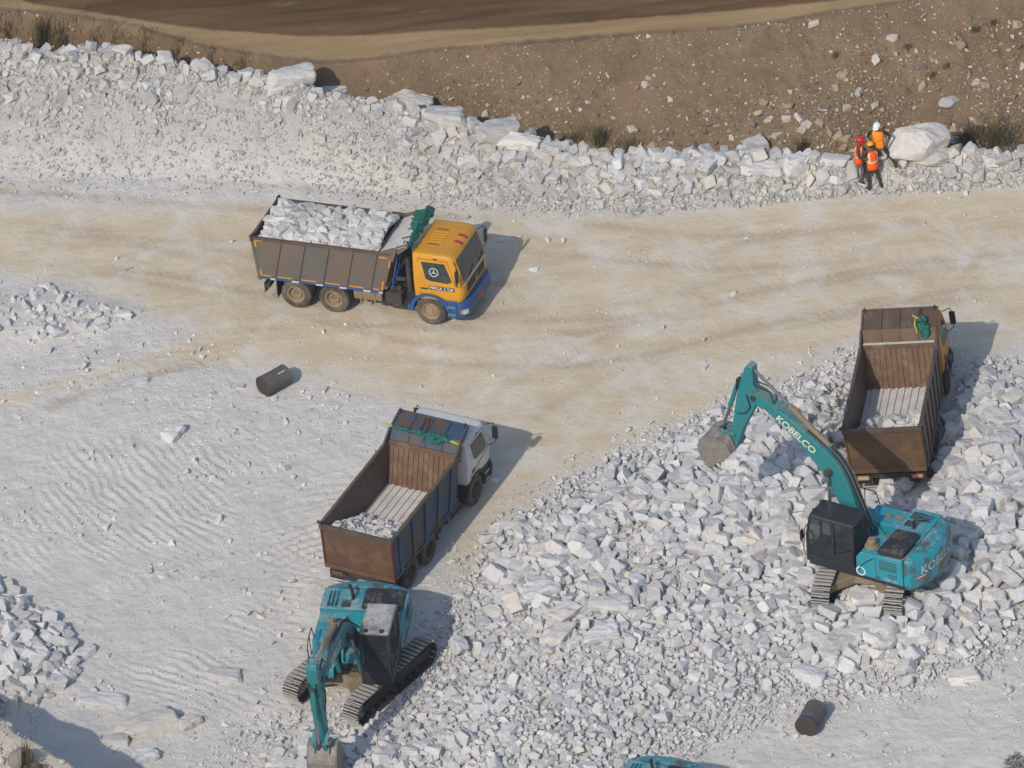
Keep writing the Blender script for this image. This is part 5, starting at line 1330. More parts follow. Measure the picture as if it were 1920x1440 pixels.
tc = tarp(POSE_T3, [(-0.60, -0.72, 3.34), (-0.78, -0.78, 3.30), (-0.94, -0.82, 3.16), (-1.06, -0.88, 2.92), (-1.06, -0.90, 2.70)], [0.05, 0.15, 0.19, 0.16, 0.05], 'green tarpaulin bundle tied over the canopy edge of the brown truck', seed=9)
w = MB(); w.tube([(-0.15, 0.16, 0.02), (-0.3, 0.18, -0.1), (-0.42, 0.12, -0.35), (-0.44, 0.12, -0.5)], [0.02, 0.035, 0.03, 0.015], 7, 0.3); w.tube([(-0.02, 0.25, 0.05), (-0.12, 0.16, 0.05), (-0.2, 0.05, 0.03)], 0.03, 6, 0.3); w.build('rope', M['rope'], tc)
w = MB(); w.tube([(0.30, 0.0, 0.12), (0.15, 0.02, 0.1), (0.0, 0.02, 0.05)], 0.015, 6); w.build('rope_end', M['chassis'], tc)
# ------------------------------------------------------------------ loads
def load_rocks(P, x0, x1, hw, zfun, n, lo, hi, npick, label, group, seed, fill):
    r_ = np.random.default_rng(seed); X = r_.uniform(x0, x1, n); Y = r_.uniform(-hw, hw, n); R = np.clip(lo * np.exp(r_.normal(0, 0.35, n)), 0.05, hi)
    s = (X - R * 0.8 > x0) & (X + R * 0.8 < x1) & (np.abs(Y) + R * 0.8 < hw); X, Y, R = X[s], Y[s], R[s]
    k = pack(X, Y, R, 0.70, Packer()); X, Y, R = X[k], Y[k], R[k]
    Z = zfun(X, Y) + R * r_.uniform(0.1, 0.55, len(R)); mw = pose(*P); W = np.array([(mw @ Vector((a, b_, c_)))[:] for a, b_, c_ in zip(X, Y, Z)])
    t = np.argsort(-R)[:npick]
    for i in t:
        put_rock(W[i], R[i], label(X[i], Y[i], R[i]), group, warm=r_.random() < 0.6)
    m_ = np.ones(len(R), bool); m_[t] = False
    # bed of fines under the blocks
    nx, ny = 44, 22; gx_, gy_ = np.meshgrid(np.linspace(x0, x1, nx), np.linspace(-hw, hw, ny)); gz_ = zfun(gx_, gy_) + 0.05 * fbm(gx_ * 3, gy_ * 3, seed, 4)
    G = np.stack([gx_, gy_, gz_], -1).reshape(-1, 3); G = np.array([(mw @ Vector(g))[:] for g in G]); ii = np.arange(nx * ny).reshape(ny, nx)
    q = np.stack([ii[:-1, :-1], ii[:-1, 1:], ii[1:, 1:], ii[1:, :-1]], -1).reshape(-1, 4)
    o = add_obj('load_fines', np_mesh('load_fines', G, q, M['floor'], {'tan': ('FLOAT', np.zeros(len(G)))})); o['kind'] = 'stuff'; tag(o, fill + ', fine bed', 'rubble')
    nf = 900; fx_ = r_.uniform(x0 + .05, x1 - .05, nf); fy_ = r_.uniform(-hw + .05, hw - .05, nf); fr_ = np.clip(0.05 * np.exp(r_.normal(0, .4, nf)), .02, .11); fz_ = zfun(fx_, fy_); ok = fz_ > 1.27
    fW = np.array([(mw @ Vector((a, b_, c_)))[:] for a, b_, c_ in zip(fx_[ok], fy_[ok], fz_[ok] + fr_[ok] * 0.4)])
    o = merged('load_rubble', np.concatenate([W[m_], fW]), np.concatenate([R[m_], fr_[ok]]), PROTO, M['rubble'], r_, 0.7, tintp=0.15); tag(o, fill + ', smaller stones', 'rubble')
def z1(x, y): return 2.44 + 0.26 * (1 - (y / 1.2) ** 2) * sstep(-6.3, -5.9, x) + 0.10 * fbm(x * 1.2, y * 1.2, 141, 2) + 0.12 * sstep(-2.5, -1.4, x)
def lab1(x, y, r):
    a = ('against the tailgate', 'behind the tailgate', 'behind the middle', 'in the middle', 'ahead of the middle', 'near the canopy')[int(np.clip((x + 6.1) / 0.73, 0, 5))]; b_ = ('near side', 'inside the near side', 'centre line', 'inside the far side', 'far side')[int(np.clip((y + 1.15) / 0.46, 0, 4))]
    return f'{size_word(r, 0.16, 0.19)} rock of the yellow truck load, {b_}, {a}'
load_rocks(POSE_T1, -6.04, -1.72, 1.13, z1, 4200, 0.118, 0.215, 56, lab1, 'rocks of the yellow truck load', 21, 'white rock load of the yellow truck')
def z2(x, y): return 1.235 + 1.05 * np.exp(-((x + 5.6) / 1.25) ** 2) * (0.85 + 0.3 * fbm(x * 2, y * 2, 143, 2)) + 0.05 * np.exp(-((y - 1.0) / 0.25) ** 2) * sstep(-2, -4, x)
def lab2(x, y, r): return f'{size_word(r, 0.11, 0.14)} stone in the white cab truck bed, {"left" if y > 0 else "right"} {"against" if x < -5.4 else "away from"} the tailgate'
load_rocks(POSE_T2, -5.98, -3.6, 1.17, z2, 1300, 0.065, 0.14, 8, lab2, 'stones left in the white cab truck', 23, 'rubble left at the tailgate of the white cab truck')
def z3(x, y): return 1.235 + 1.0 * np.exp(-((x + 5.6) / 1.35) ** 2) * (0.85 - 0.25 * y) * (0.85 + 0.5 * fbm(x * 2, y * 2, 147, 2))
def lab3(x, y, r): return f'{size_word(r, 0.17, 0.22)} white stone in the brown truck bed, {"left" if y > 0 else "right"} {"against" if x < -5.4 else "away from"} the tailgate'
load_rocks(POSE_T3, -5.98, -3.6, 1.17, z3, 420, 0.11, 0.26, 10, lab3, 'stones left in the brown truck', 25, 'white rubble left at the tailgate of the brown truck')
# ------------------------------------------------------------------ crawler excavators (local X forward, Y left, origin on the ground under the slew ring)
def rot2(p, a): return (p[0] * math.cos(a) - p[1] * math.sin(a), p[0] * math.sin(a) + p[1] * math.cos(a))
SHOE = None
def shoe_mesh():
    w = MB(); w.box(-0.078, 0.078, -0.30, 0.30, -0.012, 0.012); w.cur = 1
    for x, hh in ((-0.06, 0.07), (0.02, 0.035)): w.box(x - 0.015, x + 0.015, -0.295, 0.295, 0.0121, hh)
    w.cur = 0
    w.box(-0.05, 0.05, -0.10, -0.05, -0.06, -0.013); w.box(-0.05, 0.05, 0.05, 0.10, -0.06, -0.013)
    return w.mesh('track_shoe', [M['shoe'], M['grouser']])
def excavator(name, P, trk, pos_, label, cfg):
    """trk: heading of the tracks; pos_: boom tip, arm direction, bucket turn"""
    global SHOE
    SHOE = SHOE or shoe_mesh()
    root = empty(name, pose(*P)); tag(root, label, 'excavator', 'crawler excavators')
    teal, tboom, cabm = cfg['teal'], cfg['boom'], cfg['cab']
    ra = trk - P[3]; Rl = Matrix.Rotation(ra, 4, 'Z')
    def low(mb):
        mb.v = [tuple((Rl @ Vector(v))[:]) for v in mb.v]; return mb
    # ---------------- undercarriage
    w = MB(); w.loft([[(x * k, y * k, z) for x, y in ((1.05, -0.45), (1.05, 0.45), (0.6, 0.85), (-0.6, 0.85), (-1.05, 0.45), (-1.05, -0.45), (-0.6, -0.85), (0.6, -0.85))] for z, k in ((0.42, 0.85), (0.50, 1.0), (0.86, 0.9))])
    for sx in (-1, 1):
        for sy in (-1, 1):
            w.hexa([(sx * 0.30, sy * 0.55, 0.45), (sx * 1.02, sy * 0.30, 0.45), (sx * 1.60, sy * 1.05, 0.38), (sx * 0.85, sy * 1.05, 0.38), (sx * 0.30, sy * 0.55, 0.80), (sx * 1.02, sy * 0.30, 0.76), (sx * 1.60, sy * 1.05, 0.64), (sx * 0.85, sy * 1.05, 0.68)])
    low(w).build('undercarriage', M['frame_tan'], root, bevel=0.02)
    w = MB(); w.lathe_z([(0.0, 0.84), (0.66, 0.84), (0.68, 0.87), (0.68, 0.94), (0.62, 0.97), (0.0, 0.97)]); w.build('slew_ring', M['chassis'], root)
    Lh, rr_ = 1.72, 0.40
    per = 4 * Lh + 2 * math.pi * rr_; ns = int(round(per / 0.187))
    for sy in (-1, 1):
        w = MB(); yc = sy * 1.17
        w.prism([(-1.45, 0.28), (1.45, 0.28), (1.55, 0.45), (1.40, 0.66), (-1.40, 0.66), (-1.55, 0.45)], yc - 0.17, yc + 0.17)
        w.prism([(-1.75, 0.40), (1.75, 0.40), (1.70, 0.60), (0.9, 0.72), (-0.9, 0.72), (-1.70, 0.60)], yc + sy * 0.18, yc + sy * 0.205)
        tr = low(w).build('track', M['track_dark'], root, bevel=0.015)
        for (x, r, nm) in ((Lh, 0.345, 'idler'), (-Lh, 0.33, 'sprocket')):
            w = MB(); c0 = (x, yc, 0.46); w.lathe_y([(0.0, -0.17), (0.16, -0.17), (0.18, -0.12), (r - 0.06, -0.10), (r, -0.09), (r, 0.09), (r - 0.06, 0.10), (0.18, 0.12), (0.16, 0.20), (0.0, 0.22)], c0, 20)
            low(w).build(nm, M['steel'] if nm == 'sprocket' else M['chassis'], tr)
        for x in np.linspace(-1.2, 1.2, 7):
            w = MB(); w.lathe_y([(0.0, -0.2), (0.09, -0.2), (0.1, 0.2), (0.0, 0.2)], (x, yc, 0.17), 10); low(w).build('roller', M['chassis'], tr)
        for k in range(ns):
            s_ = per * k / ns
            if s_ < 2 * Lh: x, z, a = -Lh + s_, 0.46 + rr_, 0.0
            elif s_ < 2 * Lh + math.pi * rr_: t_ = (s_ - 2 * Lh) / rr_; x, z, a = Lh + rr_ * math.sin(t_), 0.46 + rr_ * math.cos(t_), -t_
            elif s_ < 4 * Lh + math.pi * rr_: x, z, a = Lh - (s_ - 2 * Lh - math.pi * rr_), 0.46 - rr_, -math.pi
            else: t_ = (s_ - 4 * Lh - math.pi * rr_) / rr_; x, z, a = -Lh - rr_ * math.sin(t_), 0.46 - rr_ * math.cos(t_), -math.pi - t_
            sag = -0.03 * math.sin(math.pi * (x + Lh) / (2 * Lh)) if (a == 0.0) else 0.0
            q = bpy.data.objects.new('track_shoe', SHOE); col.objects.link(q); q.parent = tr
            q.matrix_local = Rl @ Matrix.Translation((x, yc, z + sag)) @ Matrix.Rotation(-a, 4, 'Y')
    # ---------------- revolving deck
    w = MB(); w.box(-1.95, 0.62, -1.34, 1.34, 1.0, 1.14); w.box(0.62, 1.45, 0.38, 1.34, 1.0, 1.139); w.box(0.62, 1.40, -1.34, -0.5, 1.0, 1.139); w.build('deck', M['cab_dark'], root, bevel=0.02)
    w = MB(); w.hexa([(-0.9, -0.42, 1.14), (0.6, -0.42, 1.14), (0.6, 0.36, 1.14), (-0.9, 0.36, 1.14), (-0.9, -0.42, 1.55), (0.55, -0.42, 1.45), (0.55, 0.36, 1.45), (-0.9, 0.36, 1.55)]); w.build('boom_well', M['teal_dusty'], root)
    for y in (-0.36, 0.30):
        w = MB(); w.prism([(-0.5, 1.40), (0.75, 1.3), (0.55, 1.85), (0.25, 1.98), (-0.05, 1.9)], y - 0.03, y + 0.03); w.build('boom_bracket', teal, root, bevel=0.01)
    # left engine side with grilles
    w = MB(); w.prism([(-1.93, 1.14), (-0.27, 1.14), (-0.27, 1.80), (-0.42, 2.02), (-1.93, 2.12)], 0.37, 1.36)
    ls = w.build('side_door', teal, root, bevel=0.03)
    for x in (-0.98,):
        q = MB(); q.box(x - 0.008, x + 0.008, 1.355, 1.364, 1.16, 2.05); q.build('door_seam', M['chassis'], ls)
    q = MB()
    for row, z in enumerate((1.90, 1.80, 1.70, 1.61)):
        for k in range(17):
            x = -1.72 + k * 0.037; q.box(x, x + 0.020, 1.345, 1.3635, z - 0.035, z + 0.035)
    for z in (1.45, 1.36):
        for k in range(9): x = -1.72 + k * 0.037; q.box(x, x + 0.020, 1.345, 1.3635, z - 0.03, z + 0.03)
    q.build('vent_grille', M['chassis'], ls)['kind'] = 'stuff'
    lettering('SK', 0.13, (-1.06, 1.366, 1.24), (-1, 0, 0), (0, 0, 1), M['chassis'], ls, 0.02)
    lettering('220', 0.13, (-1.36, 1.366, 1.24), (-1, 0, 0), (0, 0, 1), M['letter_grey'], ls, 0.02)
    lettering('XD', 0.13, (-1.66, 1.366, 1.24), (-1, 0, 0), (0, 0, 1), M['yellow_tape'], ls, 0.02)
    q = MB(); n = 18; A = [(-0.52 + 0.17 * math.cos(2 * math.pi * k / n), 1.362, 1.30 + 0.17 * math.sin(2 * math.pi * k / n)) for k in range(n)]; B = [(-0.52 + 0.125 * math.cos(2 * math.pi * k / n), 1.362, 1.30 + 0.125 * math.sin(2 * math.pi * k / n)) for k in range(n)]
    q.add([(-0.42 + (a[0] + 0.52), a[1] + 0.002, a[2]) for a in A] + [(-0.42 + (b_[0] + 0.52), b_[1] + 0.002, b_[2]) for b_ in B], [(k, (k + 1) % n, (k + 1) % n + n, k + n) for k in range(n)]); q.build('swoosh_ring', M['white'], ls)
    q = MB(); S = [(0.0 - 0.36 - 0.60 * t_ ** 1.6 * 0.9, 1.365, 1.30 + 0.62 * t_) for t_ in np.linspace(0, 1, 8)]
    for a, b_ in zip(S[:-1], S[1:]): q.bar(a, b_, 0.03, 0.006, up=(0, 1, 0))
    q.build('swoosh', M['cab_dark'], ls)
    # right side: fuel tank and tool box with handrail
    w = MB(); w.prism([(-0.95, 1.14), (0.42, 1.14), (0.42, 1.86), (-0.95, 1.90)], -1.36, -0.46); ft = w.build('fuel_tank', cfg['teal_top'], root, bevel=0.05)
    q = MB(); q.lathe_z([(0.0, 0), (0.11, 0), (0.11, 0.05), (0.0, 0.06)], (-0.25, -0.9, 1.88), 12); q.lathe_z([(0.0, 0), (0.13, 0), (0.13, 0.03), (0.0, 0.04)], (-0.6, -0.95, 1.885), 12); q.build('filler_cap', M['frame_tan'], ft)
    w = MB(); w.prism([(0.42, 1.14), (1.40, 1.14), (1.35, 1.42), (0.95, 1.46), (0.92, 1.62), (0.42, 1.66)], -1.34, -0.52); w.build('tool_box', cfg['teal_top'], root, bevel=0.03)
    w = MB(); w.tube([(1.25, -1.30, 1.40), (1.22, -1.32, 2.15), (1.0, -1.32, 2.35), (0.45, -1.32, 2.35), (0.30, -1.30, 1.9)], 0.018, 6); w.tube([(0.85, -1.30, 1.6), (0.85, -1.32, 2.34)], 0.015, 6); w.build('handrail', M['black'], root)
    # hood
    w = MB(); w.prism([(-1.95, 1.92), (-0.95, 1.92), (-0.95, 2.10), (-1.95, 2.16)], -1.35, 0.36); hd = w.build('hood', cfg['teal_top'], root, bevel=0.02)
    w = MB(); w.prism([(-1.92, 1.3), (-0.9, 1.3), (-0.9, 1.95), (-1.92, 1.95)], -1.33, 0.35); w.build('engine_bay', teal, root)
    q = MB()
    for k in range(6):
        y = -0.40 - 0.05 * k
        for j in range(7): x = -1.05 - 0.055 * j; q.box(x - 0.03, x, y - 0.02, y + 0.015, 2.08, 2.135 - 0.0)
    for y in (-0.85, -0.98, -1.1): q.box(-1.8, -1.05, y - 0.02, y + 0.02, 2.09, 2.158)
    q.build('vent_grille', M['chassis'], hd)['kind'] = 'stuff'
    w = MB()
    def cr(z, i): return [(x, y, z + (x + 1.4) * -0.05) for x, y in ((-0.98 - i, 0.05 + i), (-0.98 - i, 1.20 - i), (-1.06 - i * 0.5, 1.27 - i), (-1.82 + i * 0.5, 1.27 - i), (-1.90 + i, 1.20 - i), (-1.90 + i, 0.05 + i), (-1.82 + i, -0.02 + i), (-1.06 - i, -0.02 + i))]
    w.loft([cr(2.08, 0), cr(2.22, 0.02), cr(2.29, 0.06), cr(2.315, 0.13)])
    ec = w.build('engine_cover', M['hood_dark'], root, bevel=0.015)
    q = MB()
    for k in range(12):
        y_ = -1.0 - k * 0.07; q.box(y_ - 0.02, y_ + 0.02, 1.245, 1.2705, 2.13, 2.21)
    q.box(-1.55, -1.15, 0.45, 0.62, 2.30, 2.335); q.box(-1.3, -1.1, 0.25, 0.4, 2.30, 2.33); q.build('cover_vent', M['chassis'], ec)
    w = MB(); w.tube([(-1.45, -0.35, 2.1), (-1.45, -0.35, 2.36), (-1.47, -0.37, 2.44), (-1.56, -0.42, 2.48), (-1.70, -0.48, 2.48)], 0.055, 10); w.build('exhaust', M['black'], hd)
    w = MB(); w.lathe_z([(0.0, 2.0), (0.22, 2.0), (0.24, 2.06), (0.2, 2.12), (0.15, 2.14), (0.15, 2.26), (0.12, 2.32), (0.0, 2.33)], (-0.62, 0.92, 0.0), 16); w.build('air_precleaner', M['frame_tan'] if cfg.get('tan_cap') else M['cab_dark'], root, smooth=False)
    # counterweight: curved tail
    def cwring(z, ins, n=15):
        Rt = 2.60 - ins; hw = 1.36 - ins * 0.6; P_ = [(-1.97, hw, z)]
        a1 = math.asin(min(0.999, (hw - 0.16) / Rt))
        P_.append((-Rt * math.cos(a1) + 0.10, hw, z))
        for k in range(n): a = a1 - 2 * a1 * k / (n - 1); P_.append((-Rt * math.cos(a), Rt * math.sin(a), z))
        P_.append((-Rt * math.cos(a1) + 0.10, -hw, z)); P_.append((-1.97, -hw, z))
        return P_
    w = MB(); w.loft([cwring(0.98, 0.16), cwring(1.06, 0.05), cwring(1.25, 0.0), cwring(1.85, 0.0), cwring(2.02, 0.05), cwring(2.12, 0.16), cwring(2.16, 0.30)])
    cw = w.build('counterweight', cfg['cw'], root, smooth=True)
    for y in (-0.75, 0.75): q = MB(); q.tube([(-2.15, y - 0.06, 2.15), (-2.15, y - 0.06, 2.21), (-2.15, y + 0.06, 2.21), (-2.15, y + 0.06, 2.15)], 0.018, 6); q.build('lifting_eye', M['teal'], cw)
    lettering('KOBELCO', 0.46, (0, 0, 0), (0, 1, 0), (0, 0, 1), M['letter_grey'], cw, 0.022, 1.0, warp=lambda u_, v_: ((-2.615) * math.cos(u_ / 2.60), -2.615 * math.sin(u_ / 2.60) , 1.66 + v_))
    for y in (1.0, -1.0):
        a = math.asin(y / 2.60); q = MB(); pts = [(-2.617 * math.cos(b_), 2.617 * math.sin(b_), z) for b_ in (a - 0.07, a, a + 0.07) for z in (1.36, 1.44)]; q.add(pts, [(0, 2, 3, 1), (2, 4, 5, 3)]); q.build('reflector', M['red'], cw)
        q = MB(); pts = [(-2.617 * math.cos(b_), 2.617 * math.sin(b_), z) for b_ in (a - 0.07, a, a + 0.07) for z in (1.445, 1.48)]; q.add(pts, [(0, 2, 3, 1), (2, 4, 5, 3)]); q.build('reflector', M['white'], cw)
    # ---------------- cab
    cx0, cx1, cy0, cy1, cz0, cz1 = -0.20, 1.52, 0.40, 1.36, 1.14, 2.92
    xfz = lambda z: cx1 - 0.05 * max(0, (z - 1.9)) - 0.16 * max(0, (z - 2.2))
    w = MB()
    w.box(cx0, cx1, cy0, cy1, cz0, cz0 + 0.26)                                       # sill
    w.prism([(cx0 + 0.06, 1.40), (0.52, 1.40), (0.52, 1.62), (0.30, 1.74), (cx0 + 0.06, 1.95), (cx0, 1.95), (cx0, 1.40)], cy1 - 0.05, cy1)   # lower rear door panel
    w.prism([(cx0, 1.40), (cx1 - 0.02, 1.40), (cx1 - 0.02, 1.55), (cx0, 1.55)], cy0, cy0 + 0.05)
    w.box(cx1 - 0.06, cx1, cy0, cy1, 1.40, 1.52)
    w.box(cx0, cx0 + 0.05, cy0, cy1, 1.40, 2.05)
    for y in (cy0 + 0.04, cy1 - 0.04):
        w.bar((cx1 - 0.03, y, 1.4), (xfz(2.15) - 0.03, y, 2.15), 0.08, 0.07, up=(0, 1, 0)); w.bar((xfz(2.15) - 0.03, y, 2.15), (xfz(2.86) - 0.03, y, 2.86), 0.08, 0.07, up=(0, 1, 0))
        w.bar((cx0 + 0.04, y, 1.9), (cx0 + 0.04, y, 2.86), 0.09, 0.08, up=(0, 1, 0)); w.bar((0.56, y, 1.4), (0.52, y, 2.86), 0.09, 0.08, up=(0, 1, 0))
    cb = w.build('cab', cabm, root, bevel=0.012)
    w = MB()
    def rf(z, i): return [(cx0 - 0.02 + i, cy0 + i, z), (xfz(2.86) - 0.02 - i, cy0 + i, z), (xfz(2.86) + 0.02 - i, cy0 + 0.08 + i, z), (xfz(2.86) + 0.02 - i, cy1 - 0.08 - i, z), (xfz(2.86) - 0.02 - i, cy1 + 0.005 - i, z), (cx0 - 0.02 + i, cy1 + 0.005 - i, z)]
    w.loft([rf(2.83, 0.0), rf(2.90, 0.0), rf(2.95, 0.04), rf(2.965, 0.12)]); w.build('cab_roof', cfg['roof'], cb, bevel=0.02)
    def pane(nm, pts, mm): q = MB(); q.add(pts, [tuple(range(len(pts)))]); return q.build(nm, mm, cb)
    yl = cy1 - 0.025
    pane('front_window', [(cx1 - 0.02, cy0 + 0.07, 1.52), (cx1 - 0.02, cy1 - 0.07, 1.52), (xfz(2.15) - 0.02, cy1 - 0.07, 2.15), (xfz(2.15) - 0.02, cy0 + 0.07, 2.15)], M['cab_glass'])
    pane('front_window', [(xfz(2.16) - 0.02, cy0 + 0.07, 2.16), (xfz(2.16) - 0.02, cy1 - 0.07, 2.16), (xfz(2.84) - 0.02, cy1 - 0.07, 2.84), (xfz(2.84) - 0.02, cy0 + 0.07, 2.84)], M['cab_glass'])
    dw = pane('door_window', [(0.60, yl, 1.42), (cx1 - 0.07, yl, 1.42), (xfz(2.15) - 0.07, yl, 2.15), (xfz(2.8) - 0.07, yl, 2.82), (0.57, yl, 2.82)], M['cab_glass'])
    q = MB(); q.bar((0.58, yl + 0.01, 2.02), (xfz(2.0) - 0.05, yl + 0.01, 1.94), 0.03, 0.03); q.build('window_bar', cabm, dw)
    pane('side_window', [(-0.13, yl, 2.0), (0.30, yl, 1.78), (0.47, yl, 1.66), (0.47, yl, 2.82), (-0.13, yl, 2.82)], M['cab_glass'])
    pane('side_window', [(cx0 + 0.08, cy0 + 0.02, 1.55), (cx1 - 0.08, cy0 + 0.02, 1.55), (xfz(2.15) - 0.08, cy0 + 0.02, 2.15), (xfz(2.8) - 0.08, cy0 + 0.02, 2.82), (cx0 + 0.08, cy0 + 0.02, 2.82)], M['cab_glass'])
    pane('rear_window', [(cx0 + 0.02, cy0 + 0.06, 2.05), (cx0 + 0.02, cy1 - 0.06, 2.05), (cx0 + 0.02, cy1 - 0.06, 2.84), (cx0 + 0.02, cy0 + 0.06, 2.84)], M['cab_glass'])
    w = MB(); w.box(0.0, 0.55, 0.60, 1.12, 1.42, 1.68); w.hexa([(0.0, 0.6, 1.68), (0.14, 0.6, 1.68), (0.14, 1.12, 1.68), (0.0, 1.12, 1.68), (-0.1, 0.64, 2.35), (0.0, 0.64, 2.35), (0.0, 1.08, 2.35), (-0.1, 1.08, 2.35)])
    w.box(0.1, 0.75, 0.50, 0.58, 1.42, 1.80); w.box(0.1, 0.75, 1.14, 1.22, 1.42, 1.80); w.build('operator_seat', M['seat'], cb, bevel=0.03)
    w = MB(); w.tube([(xfz(2.5), cy1 + 0.02, 2.55), (xfz(2.5) + 0.06, cy1 + 0.06, 2.4), (cx1 + 0.06, cy1 + 0.06, 1.55), (cx1, cy1 + 0.02, 1.35)], 0.017, 6); w.tube([(xfz(2.5), cy1 + 0.02, 2.2), (xfz(2.2) + 0.09, cy1 + 0.09, 2.15), (cx1 + 0.08, cy1 + 0.08, 1.75), (cx1, cy1 + 0.03, 1.7)], 0.012, 6)
    w.build('grab_rail', M['black'], cb)
    w = MB()
    for y in (0.62, 1.12): w.lathe_z([(0.0, 0), (0.075, 0), (0.075, 0.05), (0.05, 0.075), (0.0, 0.08)], (xfz(2.86) - 0.08, y, 2.955), 12)
    w.build('roof_lamp', M['black'], cb)
    w = MB(); w.box(cx1 + 0.04, cx1 + 0.10, cy1 + 0.02, cy1 + 0.2, 2.0, 2.35); w.build('mirror', M['black'], cb, bevel=0.02)
    # ---------------- boom
    foot = (0.20, 1.75); tip = pos_['tip']; ba = math.atan2(tip[1] - foot[1], tip[0] - foot[0]); BL = math.hypot(tip[0] - foot[0], tip[1] - foot[1])
    B = lambda x, y: (foot[0] + rot2((x, y), ba)[0], foot[1] + rot2((x, y), ba)[1])
    yb = -0.03; hwid = 0.22
    def arc(pts, sm=4):      # rounded polyline
        out = [pts[0]]
        for i in range(1, len(pts) - 1):
            a, b_, c_ = (np.array(p, float) for p in (pts[i - 1], pts[i], pts[i + 1]))
            u_ = b_ + (a - b_) * 0.38; v_ = b_ + (c_ - b_) * 0.38
            for k in range(sm + 1): t_ = k / sm; out.append(tuple((1 - t_) ** 2 * u_ + 2 * t_ * (1 - t_) * b_ + t_ ** 2 * v_))
        return out + [pts[-1]]
    bx_ = 0.42 * BL
    upper = arc([(-0.18, 0.10), (bx_ - 0.15, 1.22), (BL * 0.75, 0.72), (BL + 0.05, 0.20)]); lower = arc([(BL + 0.12, -0.14), (BL * 0.78, 0.22), (bx_ + 0.05, 0.40), (0.10, -0.20)])
    prof = [B(*p) for p in upper + lower]
    w = MB(); w.prism(prof, yb - hwid, yb + hwid); bm_ = w.build('boom', tboom, root, bevel=0.02)
    for s_ in (-1, 1):      # tip forks
        w = MB(); w.prism([B(BL - 0.5, 0.36), B(BL + 0.04, 0.2), B(BL + 0.16, 0.0), B(BL + 0.06, -0.16), B(BL - 0.45, 0.0)], yb + s_ * (hwid + 0.002), yb + s_ * (hwid + 0.05)); w.build('boom_fork', tboom, bm_, bevel=0.01)
        c = B(BL, 0.02); w = MB(); w.lathe_y([(0.0, -0.03), (0.10, -0.03), (0.10, 0.03), (0.0, 0.03)], (c[0], yb + s_ * (hwid + 0.075), c[1]), 12); w.build('pin', M['chassis'], bm_)
        c = B(bx_ - 0.05, 0.62); w = MB(); w.lathe_y([(0.0, -0.05), (0.14, -0.05), (0.12, 0.05), (0.0, 0.05)], (c[0], yb + s_ * (hwid + 0.05), c[1]), 14); w.build('pin', M['chassis'], bm_)
    # lettering on both flanks
    a_, b2 = B(bx_ + 0.55, 0.68), B(BL - 0.75, 0.24); mx = ((a_[0] + b2[0]) / 2, (a_[1] + b2[1]) / 2); dx, dz = b2[0] - a_[0], b2[1] - a_[1]
    for s_ in (1, -1):
        lettering('KOBELCO', 0.36, (mx[0], yb + s_ * (hwid + 0.004), mx[1]), (-s_ * dx, 0, -s_ * dz), (-dz if dx > 0 else dz, 0, dx if dx > 0 else -dx), M['letter'], bm_, 0.022, 1.0)
    def ram(nm, p0, p1, y, r, f=0.55, rodr=None, mm=None):
        p0, p1 = Vector((p0[0], y, p0[1])), Vector((p1[0], y, p1[1])); q = p0.lerp(p1, f)
        w = MB(); w.cyl(p0, q, r, 12); w.cyl(q - (p1 - p0).normalized() * 0.06, q, r * 1.15, 12); c_ = w.build(nm, mm or tboom, root, smooth=False)
        w = MB(); w.cyl(q, p1, rodr or r * 0.62, 10); w.build('rod', M['rod'], c_)
        for e in (p0, p1): w = MB(); w.cyl(e - Vector((0, r, 0)), e + Vector((0, r, 0)), r * 1.0, 10); w.build('ram_eye', M['chassis'], c_)
        return c_
    piv = B(bx_ - 0.05, 0.62)
    for s_ in (-1, 1): ram('boom_ram', (1.10, 1.22), piv, yb + s_ * 0.36, 0.085, 0.55)
    # arm
    ad = pos_['arm']; AL = pos_.get('AL', 2.85); d_ = (math.cos(ad), math.sin(ad)); n_ = (-math.sin(ad), math.cos(ad))
    A_ = lambda x, y: (tip[0] + d_[0] * x + n_[0] * y, tip[1] + d_[1] * x + n_[1] * y)
    ap = [(-0.98, 0.42), (-0.98, 0.62), (-0.80, 0.66), (-0.25, 0.62), (0.35, 0.56), (AL * 0.6, 0.34), (AL + 0.05, 0.14), (AL + 0.12, 0.0), (AL + 0.05, -0.10), (AL * 0.6, -0.06), (0.25, -0.16), (0.0, -0.18), (-0.14, -0.1), (-0.35, 0.16)]
    w = MB(); w.prism([A_(*p) for p in ap], yb - 0.17, yb + 0.17); am = w.build('arm', tboom, root, bevel=0.02)
    w = MB(); c = A_(0, 0); w.lathe_y([(0.0, -0.2), (0.12, -0.2), (0.12, 0.2), (0.0, 0.2)], (c[0], yb, c[1]), 12); w.build('pin', M['chassis'], am)
    br = B(bx_ + 0.55, 1.13)
    w = MB(); w.prism([B(bx_ + 0.25, 0.85), B(bx_ + 0.95, 0.72), B(bx_ + 0.62, 1.2), B(bx_ + 0.48, 1.2)], yb - 0.12, yb + 0.12); w.build('ram_bracket', tboom, bm_)
    ram('arm_ram', br, A_(-0.88, 0.53), yb, 0.09, 0.52, mm=M['frame_tan'])
    # bucket with linkage
    pin = A_(AL, 0.02); bt = pos_['bucket']
    K = lambda x, y: (pin[0] + rot2((x * pos_.get('ks', 1.0), y * pos_.get('ks', 1.0)), bt)[0], pin[1] + rot2((x * pos_.get('ks', 1.0), y * pos_.get('ks', 1.0)), bt)[1])
    bw = pos_.get('bw', 0.50); ks = pos_.get('ks', 1.0)
    outer_ = arc([(-0.10, -0.12), (-0.08, 0.42), (0.55, 0.86), (1.30, 0.62), (1.42, -0.10), (1.28, -0.62)], 3)
    inner_ = [(x * 0.955 + 0.03, y * 0.94 - 0.015) for x, y in outer_]
    w = MB(); n = len(outer_)
